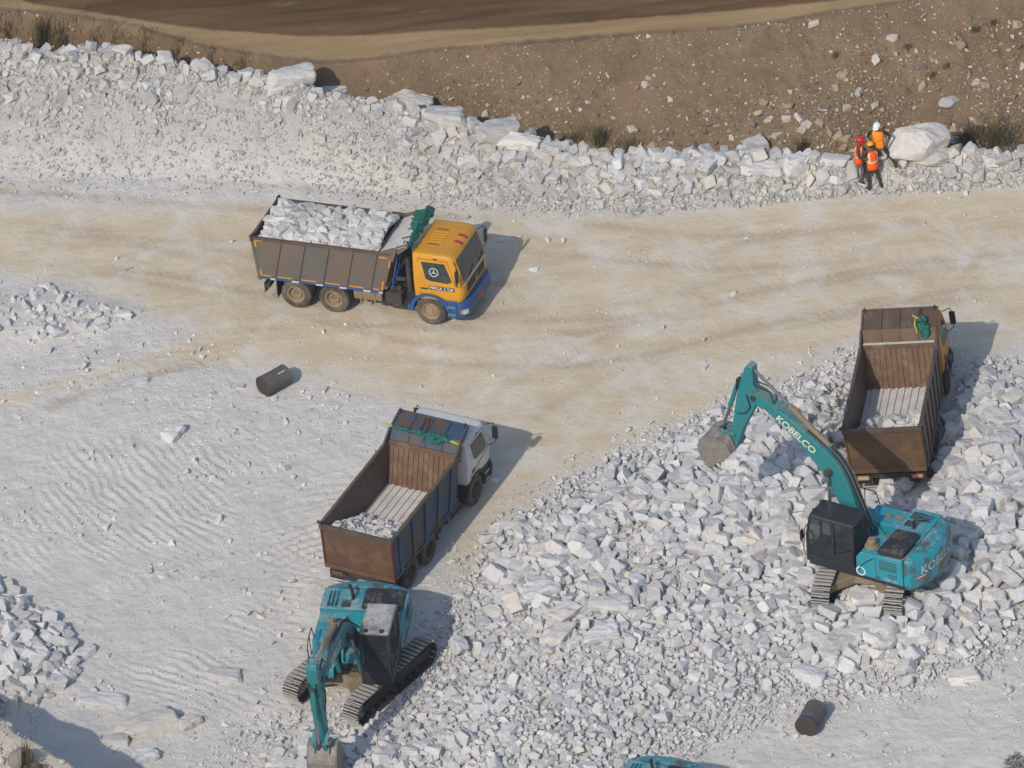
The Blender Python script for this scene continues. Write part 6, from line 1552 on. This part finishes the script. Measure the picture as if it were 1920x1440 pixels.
    vs = [(*[K(*p)[0]], yb + s_ * bw, K(*p)[1]) for s_ in (-1, 1) for p in outer_] + [(K(*p)[0], yb + s_ * bw, K(*p)[1]) for s_ in (-1, 1) for p in inner_]
    fs = []
    for k in range(n - 1): fs += [(k, k + 1, n + k + 1, n + k), (2 * n + k, 3 * n + k, 3 * n + k + 1, 2 * n + k + 1), (k, 2 * n + k, 2 * n + k + 1, k + 1), (n + k, n + k + 1, 3 * n + k + 1, 3 * n + k)]
    fs += [(0, n, 3 * n, 2 * n), (n - 1, 3 * n - 1, 4 * n - 1, 2 * n - 1)]
    w.add(vs, fs); bk = w.build('bucket', M['steel'], root)
    for s_ in (-1, 1):
        w = MB(); w.prism([K(*p) for p in outer_ + [(0.55, -0.38)]], yb + s_ * (bw - 0.03), yb + s_ * (bw + 0.012)); w.build('bucket_side', M['steel'], bk)
        w = MB(); w.prism([K(-0.14, -0.14), K(0.12, -0.12), K(0.10, 0.42), K(-0.02, 0.66), K(-0.18, 0.5)], yb + s_ * 0.2, yb + s_ * 0.26); w.build('bucket_ear', M['steel'], bk)
    for k in range(5):
        y = yb - bw + 0.09 + k * (2 * bw - 0.18) / 4; p0, p1, p2 = K(1.36, -0.52), K(1.22, -0.56), K(1.16, -0.86)
        w = MB(); w.hexa([(p0[0], y - 0.055, p0[1]), (p0[0], y + 0.055, p0[1]), (p1[0], y + 0.055, p1[1]), (p1[0], y - 0.055, p1[1]), (p2[0], y - 0.02, p2[1]), (p2[0], y + 0.02, p2[1]), (p2[0] - 0.015, y + 0.02, p2[1]), (p2[0] - 0.015, y - 0.02, p2[1])]); w.build('tooth', M['steel'], bk)
    lk = A_(AL - 0.55, 0.10); kp = K(-0.06, 0.50); mid = A_(AL - 0.35, 0.62)
    for s_ in (-1, 1): w = MB(); w.bar((lk[0], yb + s_ * 0.21, lk[1]), (mid[0], yb + s_ * 0.21, mid[1]), 0.05, 0.12, up=(0, 1, 0)); w.bar((mid[0], yb + s_ * 0.15, mid[1]), (kp[0], yb + s_ * 0.15, kp[1]), 0.05, 0.12, up=(0, 1, 0)); w.build('bucket_link', tboom, am)
    ram('bucket_ram', A_(-0.10, 0.72), mid, yb, 0.075, 0.55)
    # hoses over the boom
    for k, y in enumerate((-0.14, -0.06, 0.04, 0.13)):
        h = MB(); pts = [B(-0.1 + 0.0, 0.32 + 0.03 * k)] + [B(x, y_ + 0.07 + 0.015 * (k % 2)) for x, y_ in upper[1:8]]
        h.tube([(p[0], yb + y, p[1]) for p in pts], 0.026, 6); h.build('hydraulic_hose', M['hose'] if k % 2 else M['rod'], bm_)
    for s_ in (-1, 1):
        h = MB(); p = [B(BL - 0.5, 0.45), B(BL - 0.15, 0.62), A_(-0.25, 0.75), A_(0.2, 0.66)]; h.tube([(q[0], yb + s_ * 0.12, q[1]) for q in p], 0.024, 6); h.build('hydraulic_hose', M['hose'], am)
        h = MB(); p = [A_(0.1, 0.25), A_(0.45, -0.02), A_(0.8, 0.05), A_(1.0, 0.3)]; h.tube([(q[0], yb + s_ * 0.21, q[1]) for q in p], 0.02, 6); h.build('hydraulic_hose', M['hose'], am)
    return root
CFG2 = dict(teal=M['teal'], teal_top=M['teal'], boom=M['teal_boom'], cab=M['cab_dark'], roof=M['cab_dark'], cw=M['teal_cw'], tan_cap=True)
CFG1 = dict(teal=M['teal'], teal_top=M['teal_dusty'], boom=M['teal_boom'], cab=M['cab_dark'], roof=M['cab_dusty'], cw=M['teal_cw'])
e2 = excavator('excavator', POSE_E2, TRACK_E2, dict(tip=(3.8, 5.98), arm=R_(-68), AL=2.4, bucket=R_(-22), ks=0.8), 'teal excavator on the rubble with boom raised and clean charcoal cab', CFG2)
e1 = excavator('excavator', POSE_E1, TRACK_E1, dict(tip=(5.45, 4.2), arm=R_(-90), AL=2.42, bucket=R_(-98), ks=0.8, bw=0.46), 'teal excavator facing the viewer, digging, with dusty pale cab roof', CFG1)
e3 = copy_tree(e1); e3.matrix_world = pose(*POSE_E3); e3['label'] = 'teal excavator mostly below the bottom edge, only its engine hood showing'
# ------------------------------------------------------------------ drums
def drum(px, heading, r, L, label, blue):
    p = ground(px); zz = float(H(np.array([p[0]]), np.array([p[1]]), False)[0])
    root = empty('drum', pose(p[0], p[1], zz + r - 0.03, heading)); tag(root, label, 'drum', 'dark drums lying on the floor')
    prof = [(r, -L / 2), (r * 1.02, -L / 2 + 0.015), (r, -L / 2 + 0.03), (r * 0.99, -L * 0.3), (r * 0.985, -L * 0.1), (r * 0.985, L * 0.1), (r * 0.99, L * 0.3), (r, L / 2 - 0.03), (r * 1.02, L / 2 - 0.015), (r, L / 2)]
    w = MB(); rings = []
    for a, y in prof: rings.append([(y, a * math.cos(2 * math.pi * k / 32) * (1 - 0.012 * math.sin(4 * math.pi * k / 32)), a * math.sin(2 * math.pi * k / 32)) for k in range(32)])
    w.loft(rings, cap=False); w.build('barrel', M['drum'], root, smooth=True)
    for s_, nm in ((-1, 'drum_end'), (1, 'drum_end')):
        w = MB(); w.loft([[(s_ * L / 2 - s_ * dd, q * r * math.cos(2 * math.pi * k / 32), q * r * math.sin(2 * math.pi * k / 32)) for k in range(32)] for q, dd in ((1.0, 0.0), (0.94, 0.03), (0.0001, 0.035))], cap=False); w.build(nm, M['drum_end'], root)
    w = MB(); w.loft([[(-L / 2 + dd, q * r * math.cos(2 * math.pi * k / 32), q * r * math.sin(2 * math.pi * k / 32)) for k in range(32)] for q, dd in ((1.012, 0.04), (1.012, 0.13))], cap=False); w.build('rim_band', M['drum_blue'] if blue else M['drum'], root)
    w = MB(); w.box(0.05, 0.33, -0.02, 0.02, r * 0.985, r * 1.02); o_ = w.build('scuff_mark', M['white_tape'] if not blue else M['drum'], root); o_.matrix_local = Matrix.Rotation(R_(28), 4, 'X')
    return root
drum((516, 728), R_(38), 0.36, 1.0, 'dark drum lying on its side left of the white cab truck', False)
drum((1522, 1362), R_(66), 0.36, 1.0, 'dark drum with blue rim lying below the right excavator', True)
# ------------------------------------------------------------------ workers
def person(px, z, yaw, label, vest, helm, shirt, trou, feet, hands, lean=0.0, head_turn=0.0, head_down=0.25, bands='plain', scale=1.0):
    """feet/hands: local (x forward, y left, z) of the two ankles/wrists, right then left"""
    p = ground(px, z)
    root = empty('person', pose(p[0], p[1], z, yaw)); root.scale = (scale,) * 3; tag(root, label, 'person', 'workers in orange vests on the berm')
    V, E, Rr = [], [], []
    def v(co, r): V.append(co); Rr.append(r); return len(V) - 1
    def e(a, b): E.append((a, b))
    ch = (lean * 0.5, 0, 1.36)
    pel = v((0, 0, 0.95), (0.155, 0.125)); sp = v((lean * 0.25, 0, 1.14), (0.15, 0.115)); chest = v(ch, (0.175, 0.125)); nk = v((lean * 0.7, 0, 1.50), (0.062, 0.062)); e(pel, sp); e(sp, chest); e(chest, nk)
    hx = lean * 0.8 + 0.02; hd = v((hx, 0, 1.60), (0.083, 0.095)); ht = v((hx, 0, 1.69), (0.085, 0.098)); hp = v((hx, 0, 1.735), (0.05, 0.05)); e(nk, hd); e(hd, ht); e(ht, hp)
    for i, s_ in enumerate((-1, 1)):
        sh = v((ch[0], s_ * 0.185, 1.43), (0.072, 0.072)); e(chest, sh)
        W = Vector(hands[i]); S = Vector((ch[0], s_ * 0.2, 1.42)); m_ = (S + W) / 2 + Vector((-0.06, s_ * 0.10, -0.04))
        dS = (W - S).length; out = math.sqrt(max(0.0, 0.285 ** 2 - (dS / 2) ** 2)); dirv = (Vector((-0.5, s_ * 0.8, -0.5))); dirv = (dirv - (W - S).normalized() * dirv.dot((W - S).normalized())).normalized(); el_ = (S + W) / 2 + dirv * out
        el = v(tuple(el_), (0.048, 0.048)); wr = v(tuple(W), (0.032, 0.032)); e(sh, el); e(el, wr)
        fd = (W - el_).normalized(); pm = W + fd * 0.07; pa = v(tuple(pm), (0.040, 0.026)); e(wr, pa)
        side = fd.cross(Vector((0, 0, 1))); side = side.normalized() if side.length > 0.1 else Vector((0, 1, 0))
        for k in range(4):
            b_ = pm + side * (k - 1.5) * 0.019 + fd * 0.02; L_ = (0.062, 0.072, 0.068, 0.052)[k]
            f0 = v(tuple(b_), (0.010, 0.010)); f1 = v(tuple(b_ + fd * L_ * 0.6 + Vector((0, 0, -0.008))), (0.009, 0.009)); f2 = v(tuple(b_ + fd * L_ + Vector((0, 0, -0.028))), (0.008, 0.008)); e(f0, f1); e(f1, f2); e(pa, f0)
        t0 = v(tuple(W + fd * 0.035 - side * s_ * 0.03), (0.011, 0.011)); t1 = v(tuple(W + fd * 0.075 - side * s_ * 0.055), (0.009, 0.009)); e(pa, t0); e(t0, t1)
        hip = v((0, s_ * 0.09, 0.90), (0.105, 0.105)); e(pel, hip)
        A = Vector(feet[i]); Hh = Vector((0, s_ * 0.09, 0.90)); dl = (A - Hh).length; o2 = math.sqrt(max(0.0, 0.43 ** 2 - (dl / 2) ** 2)); kn_ = (A + Hh) / 2 + Vector((1, 0.15 * s_, 0)).normalized() * o2
        kn = v(tuple(kn_), (0.070, 0.070)); an = v((A.x, A.y, A.z), (0.052, 0.052)); e(hip, kn); e(kn, an)
        ou = 0.06 * s_; to = v((A.x + 0.16, A.y + ou, A.z - 0.055), (0.045, 0.030)); he = v((A.x - 0.04, A.y, A.z - 0.055), (0.04, 0.03)); e(an, to); e(an, he)
    me = bpy.data.meshes.new('body'); me.from_pydata(V, E, []); ob = bpy.data.objects.new('body', me); col.objects.link(ob)
    md = ob.modifiers.new('skin', 'SKIN')
    sd = me.skin_vertices[0].data if me.skin_vertices else None
    if sd is None:
        bpy.context.view_layer.objects.active = ob
        bpy.context.view_layer.update(); sd = me.skin_vertices[0].data
    for i, r_ in enumerate(Rr): sd[i].radius = r_; sd[i].use_root = (i == 0)
    md.use_smooth_shade = True
    ss = ob.modifiers.new('sub', 'SUBSURF'); ss.levels = 1; ss.render_levels = 1
    dg = bpy.context.evaluated_depsgraph_get(); bm_ = bpy.data.meshes.new_from_object(ob.evaluated_get(dg))
    bpy.data.objects.remove(ob)
    for q in (M[shirt], M[trou], M['skin'], M['shoe_black']): bm_.materials.append(q)
    hw = [Vector(h) for h in hands]
    for f in bm_.polygons:
        c = f.center; k = 0
        if c.z > 1.49: k = 2
        elif any((c - h).length < 0.17 and (c - Vector((0, 0, 1.1))).length > 0.15 and abs(c.y) + abs(c.x) > 0.12 and (c - h).length < 0.16 for h in hw): k = 2
        elif c.z < 0.96 and not any((c - h).length < 0.35 for h in hw): k = 1
        for i in (0, 1):
            if (c - Vector(feet[i])).length < 0.22 and c.z < feet[i][2] + 0.02: k = 3
        f.material_index = k
    body = bpy.data.objects.new('body', bm_); col.objects.link(body); body.parent = root
    # face
    tr = Matrix.Translation((hx, 0, 1.66)) @ Matrix.Rotation(head_turn, 4, 'Z') @ Matrix.Rotation(head_down, 4, 'Y')
    w = MB(); w.tube([(0.075, 0, 0.02), (0.105, 0, -0.035), (0.085, 0, -0.05)], [0.010, 0.017, 0.012], 6)
    for s_ in (-1, 1): w.tube([(0.0, s_ * 0.085, 0.02), (-0.01, s_ * 0.10, 0.0), (0.0, s_ * 0.088, -0.035)], [0.012, 0.018, 0.010], 6)
    w.tube([(0.05, -0.03, -0.115), (0.075, 0, -0.112), (0.05, 0.03, -0.115)], [0.02, 0.025, 0.02], 6)
    q = w.build('face', M['skin'], root, smooth=True); q.matrix_local = tr
    w = MB()
    for s_ in (-1, 1): w.tube([(0.083, s_ * 0.032 - 0.012, 0.0), (0.088, s_ * 0.032, 0.0), (0.083, s_ * 0.032 + 0.012, 0.0)], [0.004, 0.009, 0.004], 6)
    q = w.build('eyes', M['eye'], root); q.matrix_local = tr
    w = MB(); w.tube([(0.08, -0.022, -0.075), (0.088, 0, -0.074), (0.08, 0.022, -0.075)], [0.004, 0.008, 0.004], 6); q = w.build('mouth', M['shirt_red'], root); q.matrix_local = tr
    w = MB(); w.loft([[(-0.012 + r_ * math.cos(2 * math.pi * k / 14) * 0.95, r_ * math.sin(2 * math.pi * k / 14) * 0.9, z_) for k in range(14)] for z_, r_ in ((-0.05, 0.085), (-0.02, 0.104), (0.03, 0.108))]); q = w.build('hair', M['hair'], root, smooth=True); q.matrix_local = tr @ Matrix.Translation((-0.012, 0, 0))
    # helmet with brim
    w = MB(); w.loft([[(r_ * 1.12 * math.cos(2 * math.pi * k / 20), r_ * math.sin(2 * math.pi * k / 20), z_) for k in range(20)] for z_, r_ in ((0.015, 0.118), (0.03, 0.126), (0.07, 0.122), (0.11, 0.105), (0.14, 0.075), (0.155, 0.03))])
    hm = w.build('helmet', M[helm], root, smooth=True); hm.matrix_local = tr
    w = MB(); a0 = [(0.126 * 1.12 * math.cos(a), 0.126 * math.sin(a), 0.03) for a in np.linspace(-1.1, 1.1, 11)]; a1 = [((0.126 * 1.12 + 0.055 * math.cos(a * 1.35)) * math.cos(a), (0.126 + 0.02) * math.sin(a), 0.012) for a in np.linspace(-1.1, 1.1, 11)]
    w.add(a0 + a1 + [(x, y, z_ - 0.008) for x, y, z_ in a1], [(k, k + 1, k + 12, k + 11) for k in range(10)] + [(k + 11, k + 12, k + 23, k + 22) for k in range(10)]); w.build('brim', M[helm], hm)
    w = MB(); w.box(-0.10, 0.09, -0.012, 0.012, 0.135, 0.163); w.build('helmet_ridge', M[helm], hm, bevel=0.008)
    # vest: open shell round the trunk
    w = MB(); lev = [(0.80, 0.215, 0.165), (0.92, 0.205, 0.160), (1.05, 0.198, 0.150), (1.18, 0.200, 0.150), (1.30, 0.205, 0.152), (1.40, 0.205, 0.145), (1.465, 0.165, 0.115), (1.49, 0.11, 0.09)]
    def vr(z_, a_, b_, o_=0.0): lx = lean * np.interp(z_, [0.95, 1.14, 1.36, 1.5], [0, .25, .5, .7]); return [(lx + (b_ + o_) * math.cos(2 * math.pi * k / 24), (a_ + o_) * math.sin(2 * math.pi * k / 24) , z_ + 0.012 * math.sin(3 * 2 * math.pi * k / 24 + z_ * 9)) for k in range(24)]
    w.loft([vr(*l) for l in lev], cap=False); ve = w.build('vest', M[vest], root, smooth=True)
    sol = ve.modifiers.new('thick', 'SOLIDIFY'); sol.thickness = 0.008
    if bands == 'h':
        zz = [(1.08, 1.13)]
    elif bands == 'pale': zz = [(0.98, 1.02), (1.14, 1.18)]
    else: zz = [(1.0, 1.06)]
    def lv(z_): zs_ = [l[0] for l in lev]; return (float(np.interp(z_, zs_, [l[1] for l in lev])), float(np.interp(z_, zs_, [l[2] for l in lev])))
    for a_, b_ in zz: w = MB(); w.loft([vr(a_, *lv(a_), 0.007), vr(b_, *lv(b_), 0.007)], cap=False); w.build('reflective_band', M['reflect'] if bands != 'pale' else M['yellow_tape'], ve)
    if bands != 'pale':
        for s_ in (-1, 1):
            for fb in (0, math.pi):
                w = MB(); P_ = []
                for z_ in np.linspace(1.10, 1.46, 6):
                    a_, b_ = lv(z_); lx = lean * np.interp(z_, [0.95, 1.14, 1.36, 1.5], [0, .25, .5, .7])
                    for th in (0.62, 0.98): t_ = (fb + s_ * th) if fb == 0 else (fb + s_ * th); P_.append((lx + (b_ + 0.014) * math.cos(t_), (a_ + 0.014) * math.sin(t_), z_))
                w.add(P_, [(2 * k, 2 * k + 1, 2 * k + 3, 2 * k + 2) for k in range(5)]); w.build('reflective_band', M['reflect'], ve)
    return root
def gz(px, z0=0.3):
    p = ray_hit(px); return float(p[2])
person((1639, 352), gz((1639, 352)), R_(112), 'worker seen from behind in orange vest with pale bands and yellow helmet', 'vest_b', 'helm_yellow', 'shirt', 'trouser', ((-0.16, -0.20, 0.09), (-0.06, 0.20, 0.09)), ((0.25, -0.18, 1.1), (0.25, 0.18, 1.1)), 0.10, 0.0, 0.35, 'h')
person((1650, 312), gz((1650, 312)), R_(-108), 'worker in bright orange vest and white helmet facing the viewer', 'vest_a', 'helm_white', 'shirt', 'trouser', ((0.05, -0.10, 0.09), (0.02, 0.55, 0.17)), ((0.16, -0.24, 1.05), (0.0, 0.30, 0.98)), 0.06, -0.5, 0.4, 'pale')
person((1613, 340), gz((1613, 340)), R_(-18), 'worker in red orange vest and red helmet standing sideways on the left', 'vest_b', 'helm_red', 'shirt_red', 'trouser_grey', ((0.02, -0.10, 0.09), (0.05, 0.10, 0.09)), ((0.30, -0.16, 1.05), (0.30, 0.16, 1.08)), 0.06, 0.0, 0.35, 'h')
# ------------------------------------------------------------------ grass tufts
def tuft(px, h, spread, n, mats, label, seed, wide=0.014, name='grass_tuft', stem=False):
    r_ = np.random.default_rng(seed); p = ray_hit(px); w = MB()
    for i in range(n):
        a = r_.uniform(0, 6.28); q = abs(r_.normal(0, spread)); bx, by = q * math.cos(a), q * math.sin(a) * 0.6; L = h * r_.uniform(0.4, 1.05); lean = r_.normal(0, 0.2, 2); wd = wide * r_.uniform(0.6, 1.3); t = r_.uniform(0, 3.14)
        w.cur = int(r_.random() < 0.5); P0 = []
        bz = float(H(np.array([p[0] + bx]), np.array([p[1] + by]), False)[0]) - p[2]
        for k, f in enumerate((0, 0.5, 1.0)):
            cx_, cy_, cz_ = bx + lean[0] * L * f ** 1.6, by + lean[1] * L * f ** 1.6, bz + L * f * (1 - 0.12 * f); hw = wd * (1 - 0.85 * f)
            P0 += [(cx_ - hw * math.cos(t), cy_ - hw * math.sin(t), cz_), (cx_ + hw * math.cos(t), cy_ + hw * math.sin(t), cz_)]
        w.add(P0, [(0, 1, 3, 2), (2, 3, 5, 4)])
    o = w.build(name, [M[mats[0]], M[mats[1]]]); o.location = p; tag(o, label, 'grass', 'grass tufts on the bank')
    return o
tuft((82, 92), 1.25, 0.16, 260, ('grass_brown', 'grass_green'), 'tall dark dry grass tuft at the upper left corner', 1)
tuft((118, 98), 0.8, 0.35, 220, ('grass_brown', 'grass'), 'low brown grass spreading right of the tall upper left tuft', 2)
tuft((15, 70), 0.5, 0.4, 160, ('grass_brown', 'grass'), 'short dry grass at the upper left edge', 3)
tuft((1125, 272), 0.95, 0.14, 220, ('grass', 'grass_green'), 'tall dry grass tuft behind the middle of the berm', 4)
tuft((1075, 268), 0.5, 0.35, 200, ('grass', 'grass_brown'), 'low grass left of the tall middle tuft', 5)
tuft((1180, 284), 0.45, 0.4, 180, ('grass', 'grass_brown'), 'low grass right of the tall middle tuft', 6)
tuft((1502, 292), 0.85, 0.16, 180, ('grass', 'grass_brown'), 'brown grass tuft behind the berm left of the workers', 7)
tuft((1868, 272), 0.85, 0.6, 520, ('grass_green', 'grass'), 'wide green brown grass clump behind the berm at the right edge', 8)
tuft((1820, 262), 0.6, 0.3, 200, ('grass_brown', 'grass_green'), 'thin grass clump right of the huge boulder', 9)
for i, (x, y, lab) in enumerate(((1568, 108, 'small green tuft high on the bank above the workers'), (1702, 92, 'tiny green tuft near the top of the bank'), (1830, 60, 'tiny dark tuft left of the one at the top right edge'), (1862, 46, 'tiny dark tuft at the top right edge'), (1775, 128, 'small green tuft on the right bank'), (1748, 145, 'small dark tuft below the one on the right bank'))):
    tuft((x, y), 0.28, 0.10, 60, ('grass_green', 'grass'), lab, 20 + i, 0.012)
for i, (x, y) in enumerate(((180, 88), (270, 92), (330, 112), (395, 128), (452, 138), (215, 92))):
    tuft((x, y), 0.4, 0.3, 110, ('grass_brown', 'grass'), ('brown grass fringe on the left bank, nearest the tall tuft', 'second brown grass fringe along the left bank', 'third brown grass fringe along the left bank', 'fourth brown grass fringe along the left bank', 'last brown grass fringe, beside the grey boulder', 'thin brown grass between the first two fringes')[i], 40 + i)
# ------------------------------------------------------------------ foreground ledge in the lower left corner
Ld = LEDGE; nL = len(Ld)
def ledge():
    e_ = [(-400, 1180), (-200, 1262), (0, 1345), (22, 1360), (45, 1380), (70, 1392), (95, 1414), (118, 1424), (140, 1441), (200, 1488), (330, 1580), (520, 1730)]
    E_ = np.array([ground(p, 4.0)[:2] for p in e_]); n = 140; s = np.concatenate([[0], np.cumsum(np.hypot(*np.diff(E_, axis=0).T))]); t = np.linspace(0, s[-1], n); X = np.interp(t, s, E_[:, 0]); Y = np.interp(t, s, E_[:, 1])
    jx = 0.10 * fbm(t * 1.1, t * 0 + 3, 151, 4); jy = 0.10 * fbm(t * 1.1, t * 0 + 9, 153, 4); X = X + jx; Y = Y + jy
    rows = []
    inx, iny = -0.62, -0.78          # inward from the edge, away from the open floor
    for d_, z_ in ((9.0, 4.1), (4.0, 4.08), (2.0, 4.06), (1.0, 4.05), (0.5, 4.04), (0.12, 4.02), (0.0, 3.98), (-0.03, 3.8), (-0.03, 3.2), (0.0, 2.4), (-0.05, 1.5), (-0.12, 0.7), (-0.3, -0.4)):
        q = 0.12 * fbm(t * 1.6 + z_ * 0.7, t * 0 + z_ * 2.1, 157, 4); rows.append(np.stack([X + inx * (d_ + q), Y + iny * (d_ + q), z_ + 0.10 * fbm(t * 1.3, t * 0 + d_ * 2, 159, 4) + 0 * t], -1))
    G = np.array(rows); m_, n_ = G.shape[:2]; ii = np.arange(m_ * n_).reshape(m_, n_); q = np.stack([ii[:-1, :-1], ii[:-1, 1:], ii[1:, 1:], ii[1:, :-1]], -1).reshape(-1, 4)
    o = add_obj('rock_ledge', np_mesh('rock_ledge', G.reshape(-1, 3), q[:, ::-1], M['floor'], {'tan': ('FLOAT', np.full(m_ * n_, 0.75))}))
    ns = 1500; ti = rng.integers(0, n_, ns); dd = rng.uniform(0.05, 3.0, ns); lx_ = X[ti] + inx * dd; ly_ = Y[ti] + iny * dd; lr = np.clip(0.036 * np.exp(rng.normal(0, 0.6, ns)), 0.012, 0.14)
    st_ = merged('ledge_stones', np.stack([lx_, ly_, 4.09 + lr * 0.3], -1), lr, SMALL, M['warm_rubble'], rng, 0.8, tintp=0.3); tag(st_, 'small pale stones lying on the lower left ledge', 'stones')
    o['kind'] = 'structure'; tag(o, 'pale rock ledge rising into the lower left corner')
ledge()
def round_stone():
    bm = bmesh.new(); bmesh.ops.create_icosphere(bm, subdivisions=3, radius=1.0)
    for v in bm.verts:
        c = v.co; n_ = float(vnoise(np.array([c.x * 1.5 + 7 + c.z]), np.array([c.y * 1.5 + 3 - c.z]), 8)[0]); v.co = Vector((c.x * 1.1, c.y * 0.9, c.z * 0.85)) * (0.9 + 0.25 * n_)
    me = bpy.data.meshes.new('boulder'); bm.to_mesh(me); bm.free(); me.materials.append(M['stone_grey']); me.polygons.foreach_set('use_smooth', [True] * len(me.polygons)); return me
ROUND = round_stone()
def on_ledge(px): return ground(px, 4.08)
p = on_ledge((40, 1428)); put_rock((p[0], p[1], 4.2), 0.36, 'rounded brown grey stone on the ledge in the lower left corner', None, 'boulder', 'boulder', True, rot=0.4, sc=(1, 1, 1.1)).data = ROUND
p = on_ledge((64, 1452)); root = empty('tyre', Matrix.Translation((p[0], p[1], 4.32)) @ Matrix.Rotation(R_(70), 4, 'X')); tag(root, 'dark rubber ring at the very bottom of the lower left corner', 'tyre')
w = MB(); w.lathe_y([(0.16, -0.08), (0.24, -0.1), (0.3, -0.06), (0.3, 0.06), (0.24, 0.1), (0.16, 0.08), (0.16, -0.08)], n=24); w.build('tread', M['tyre'], root, smooth=True)
r_ = np.random.default_rng(77); p = on_ledge((46, 1446)); w = MB()
for i in range(70):
    L = r_.uniform(0.5, 1.35); d_ = Vector((0.16 + r_.normal(0, 0.09), 0.05 + r_.normal(0, 0.1), 1)).normalized(); b_ = Vector((r_.normal(0, 0.05), r_.normal(0, 0.05), 0)); w.cur = int(r_.random() < .3)
    w.add([b_ + Vector((-0.012, 0, 0)), b_ + Vector((0.012, 0, 0)), b_ + d_ * L * 0.6 + Vector((0.009, 0, 0)), b_ + d_ * L, b_ + d_ * L * 0.6 - Vector((0.009, 0, 0))], [(0, 1, 2, 4), (4, 2, 3)])
o = w.build('dry_weed', [M['grass_brown'], M['hair']]); o.location = (p[0], p[1], 4.1); tag(o, 'dry brown weed stalk on the ledge in the lower left corner', 'plant')

# ------------------------------------------------------------------ dusty air
w = MB(); w.box(-640, 640, -640, 640, -3.0, 185)
hz = w.build('haze', []); hz.data.materials.clear()
hm_ = bpy.data.materials.new('dusty_air'); hm_.use_nodes = True; nt_ = hm_.node_tree; nt_.nodes.clear()
ho = nt_.nodes.new('ShaderNodeOutputMaterial'); hv = nt_.nodes.new('ShaderNodeVolumePrincipled')
hv.inputs['Color'].default_value = (0.90, 0.93, 0.97, 1); hv.inputs['Density'].default_value = 0.00012; hv.inputs['Anisotropy'].default_value = 0.2
nt_.links.new(hv.outputs[0], ho.inputs['Volume']); hz.data.materials.append(hm_)
tag(hz, 'thin dusty haze over the whole quarry', None, None, 'stuff')
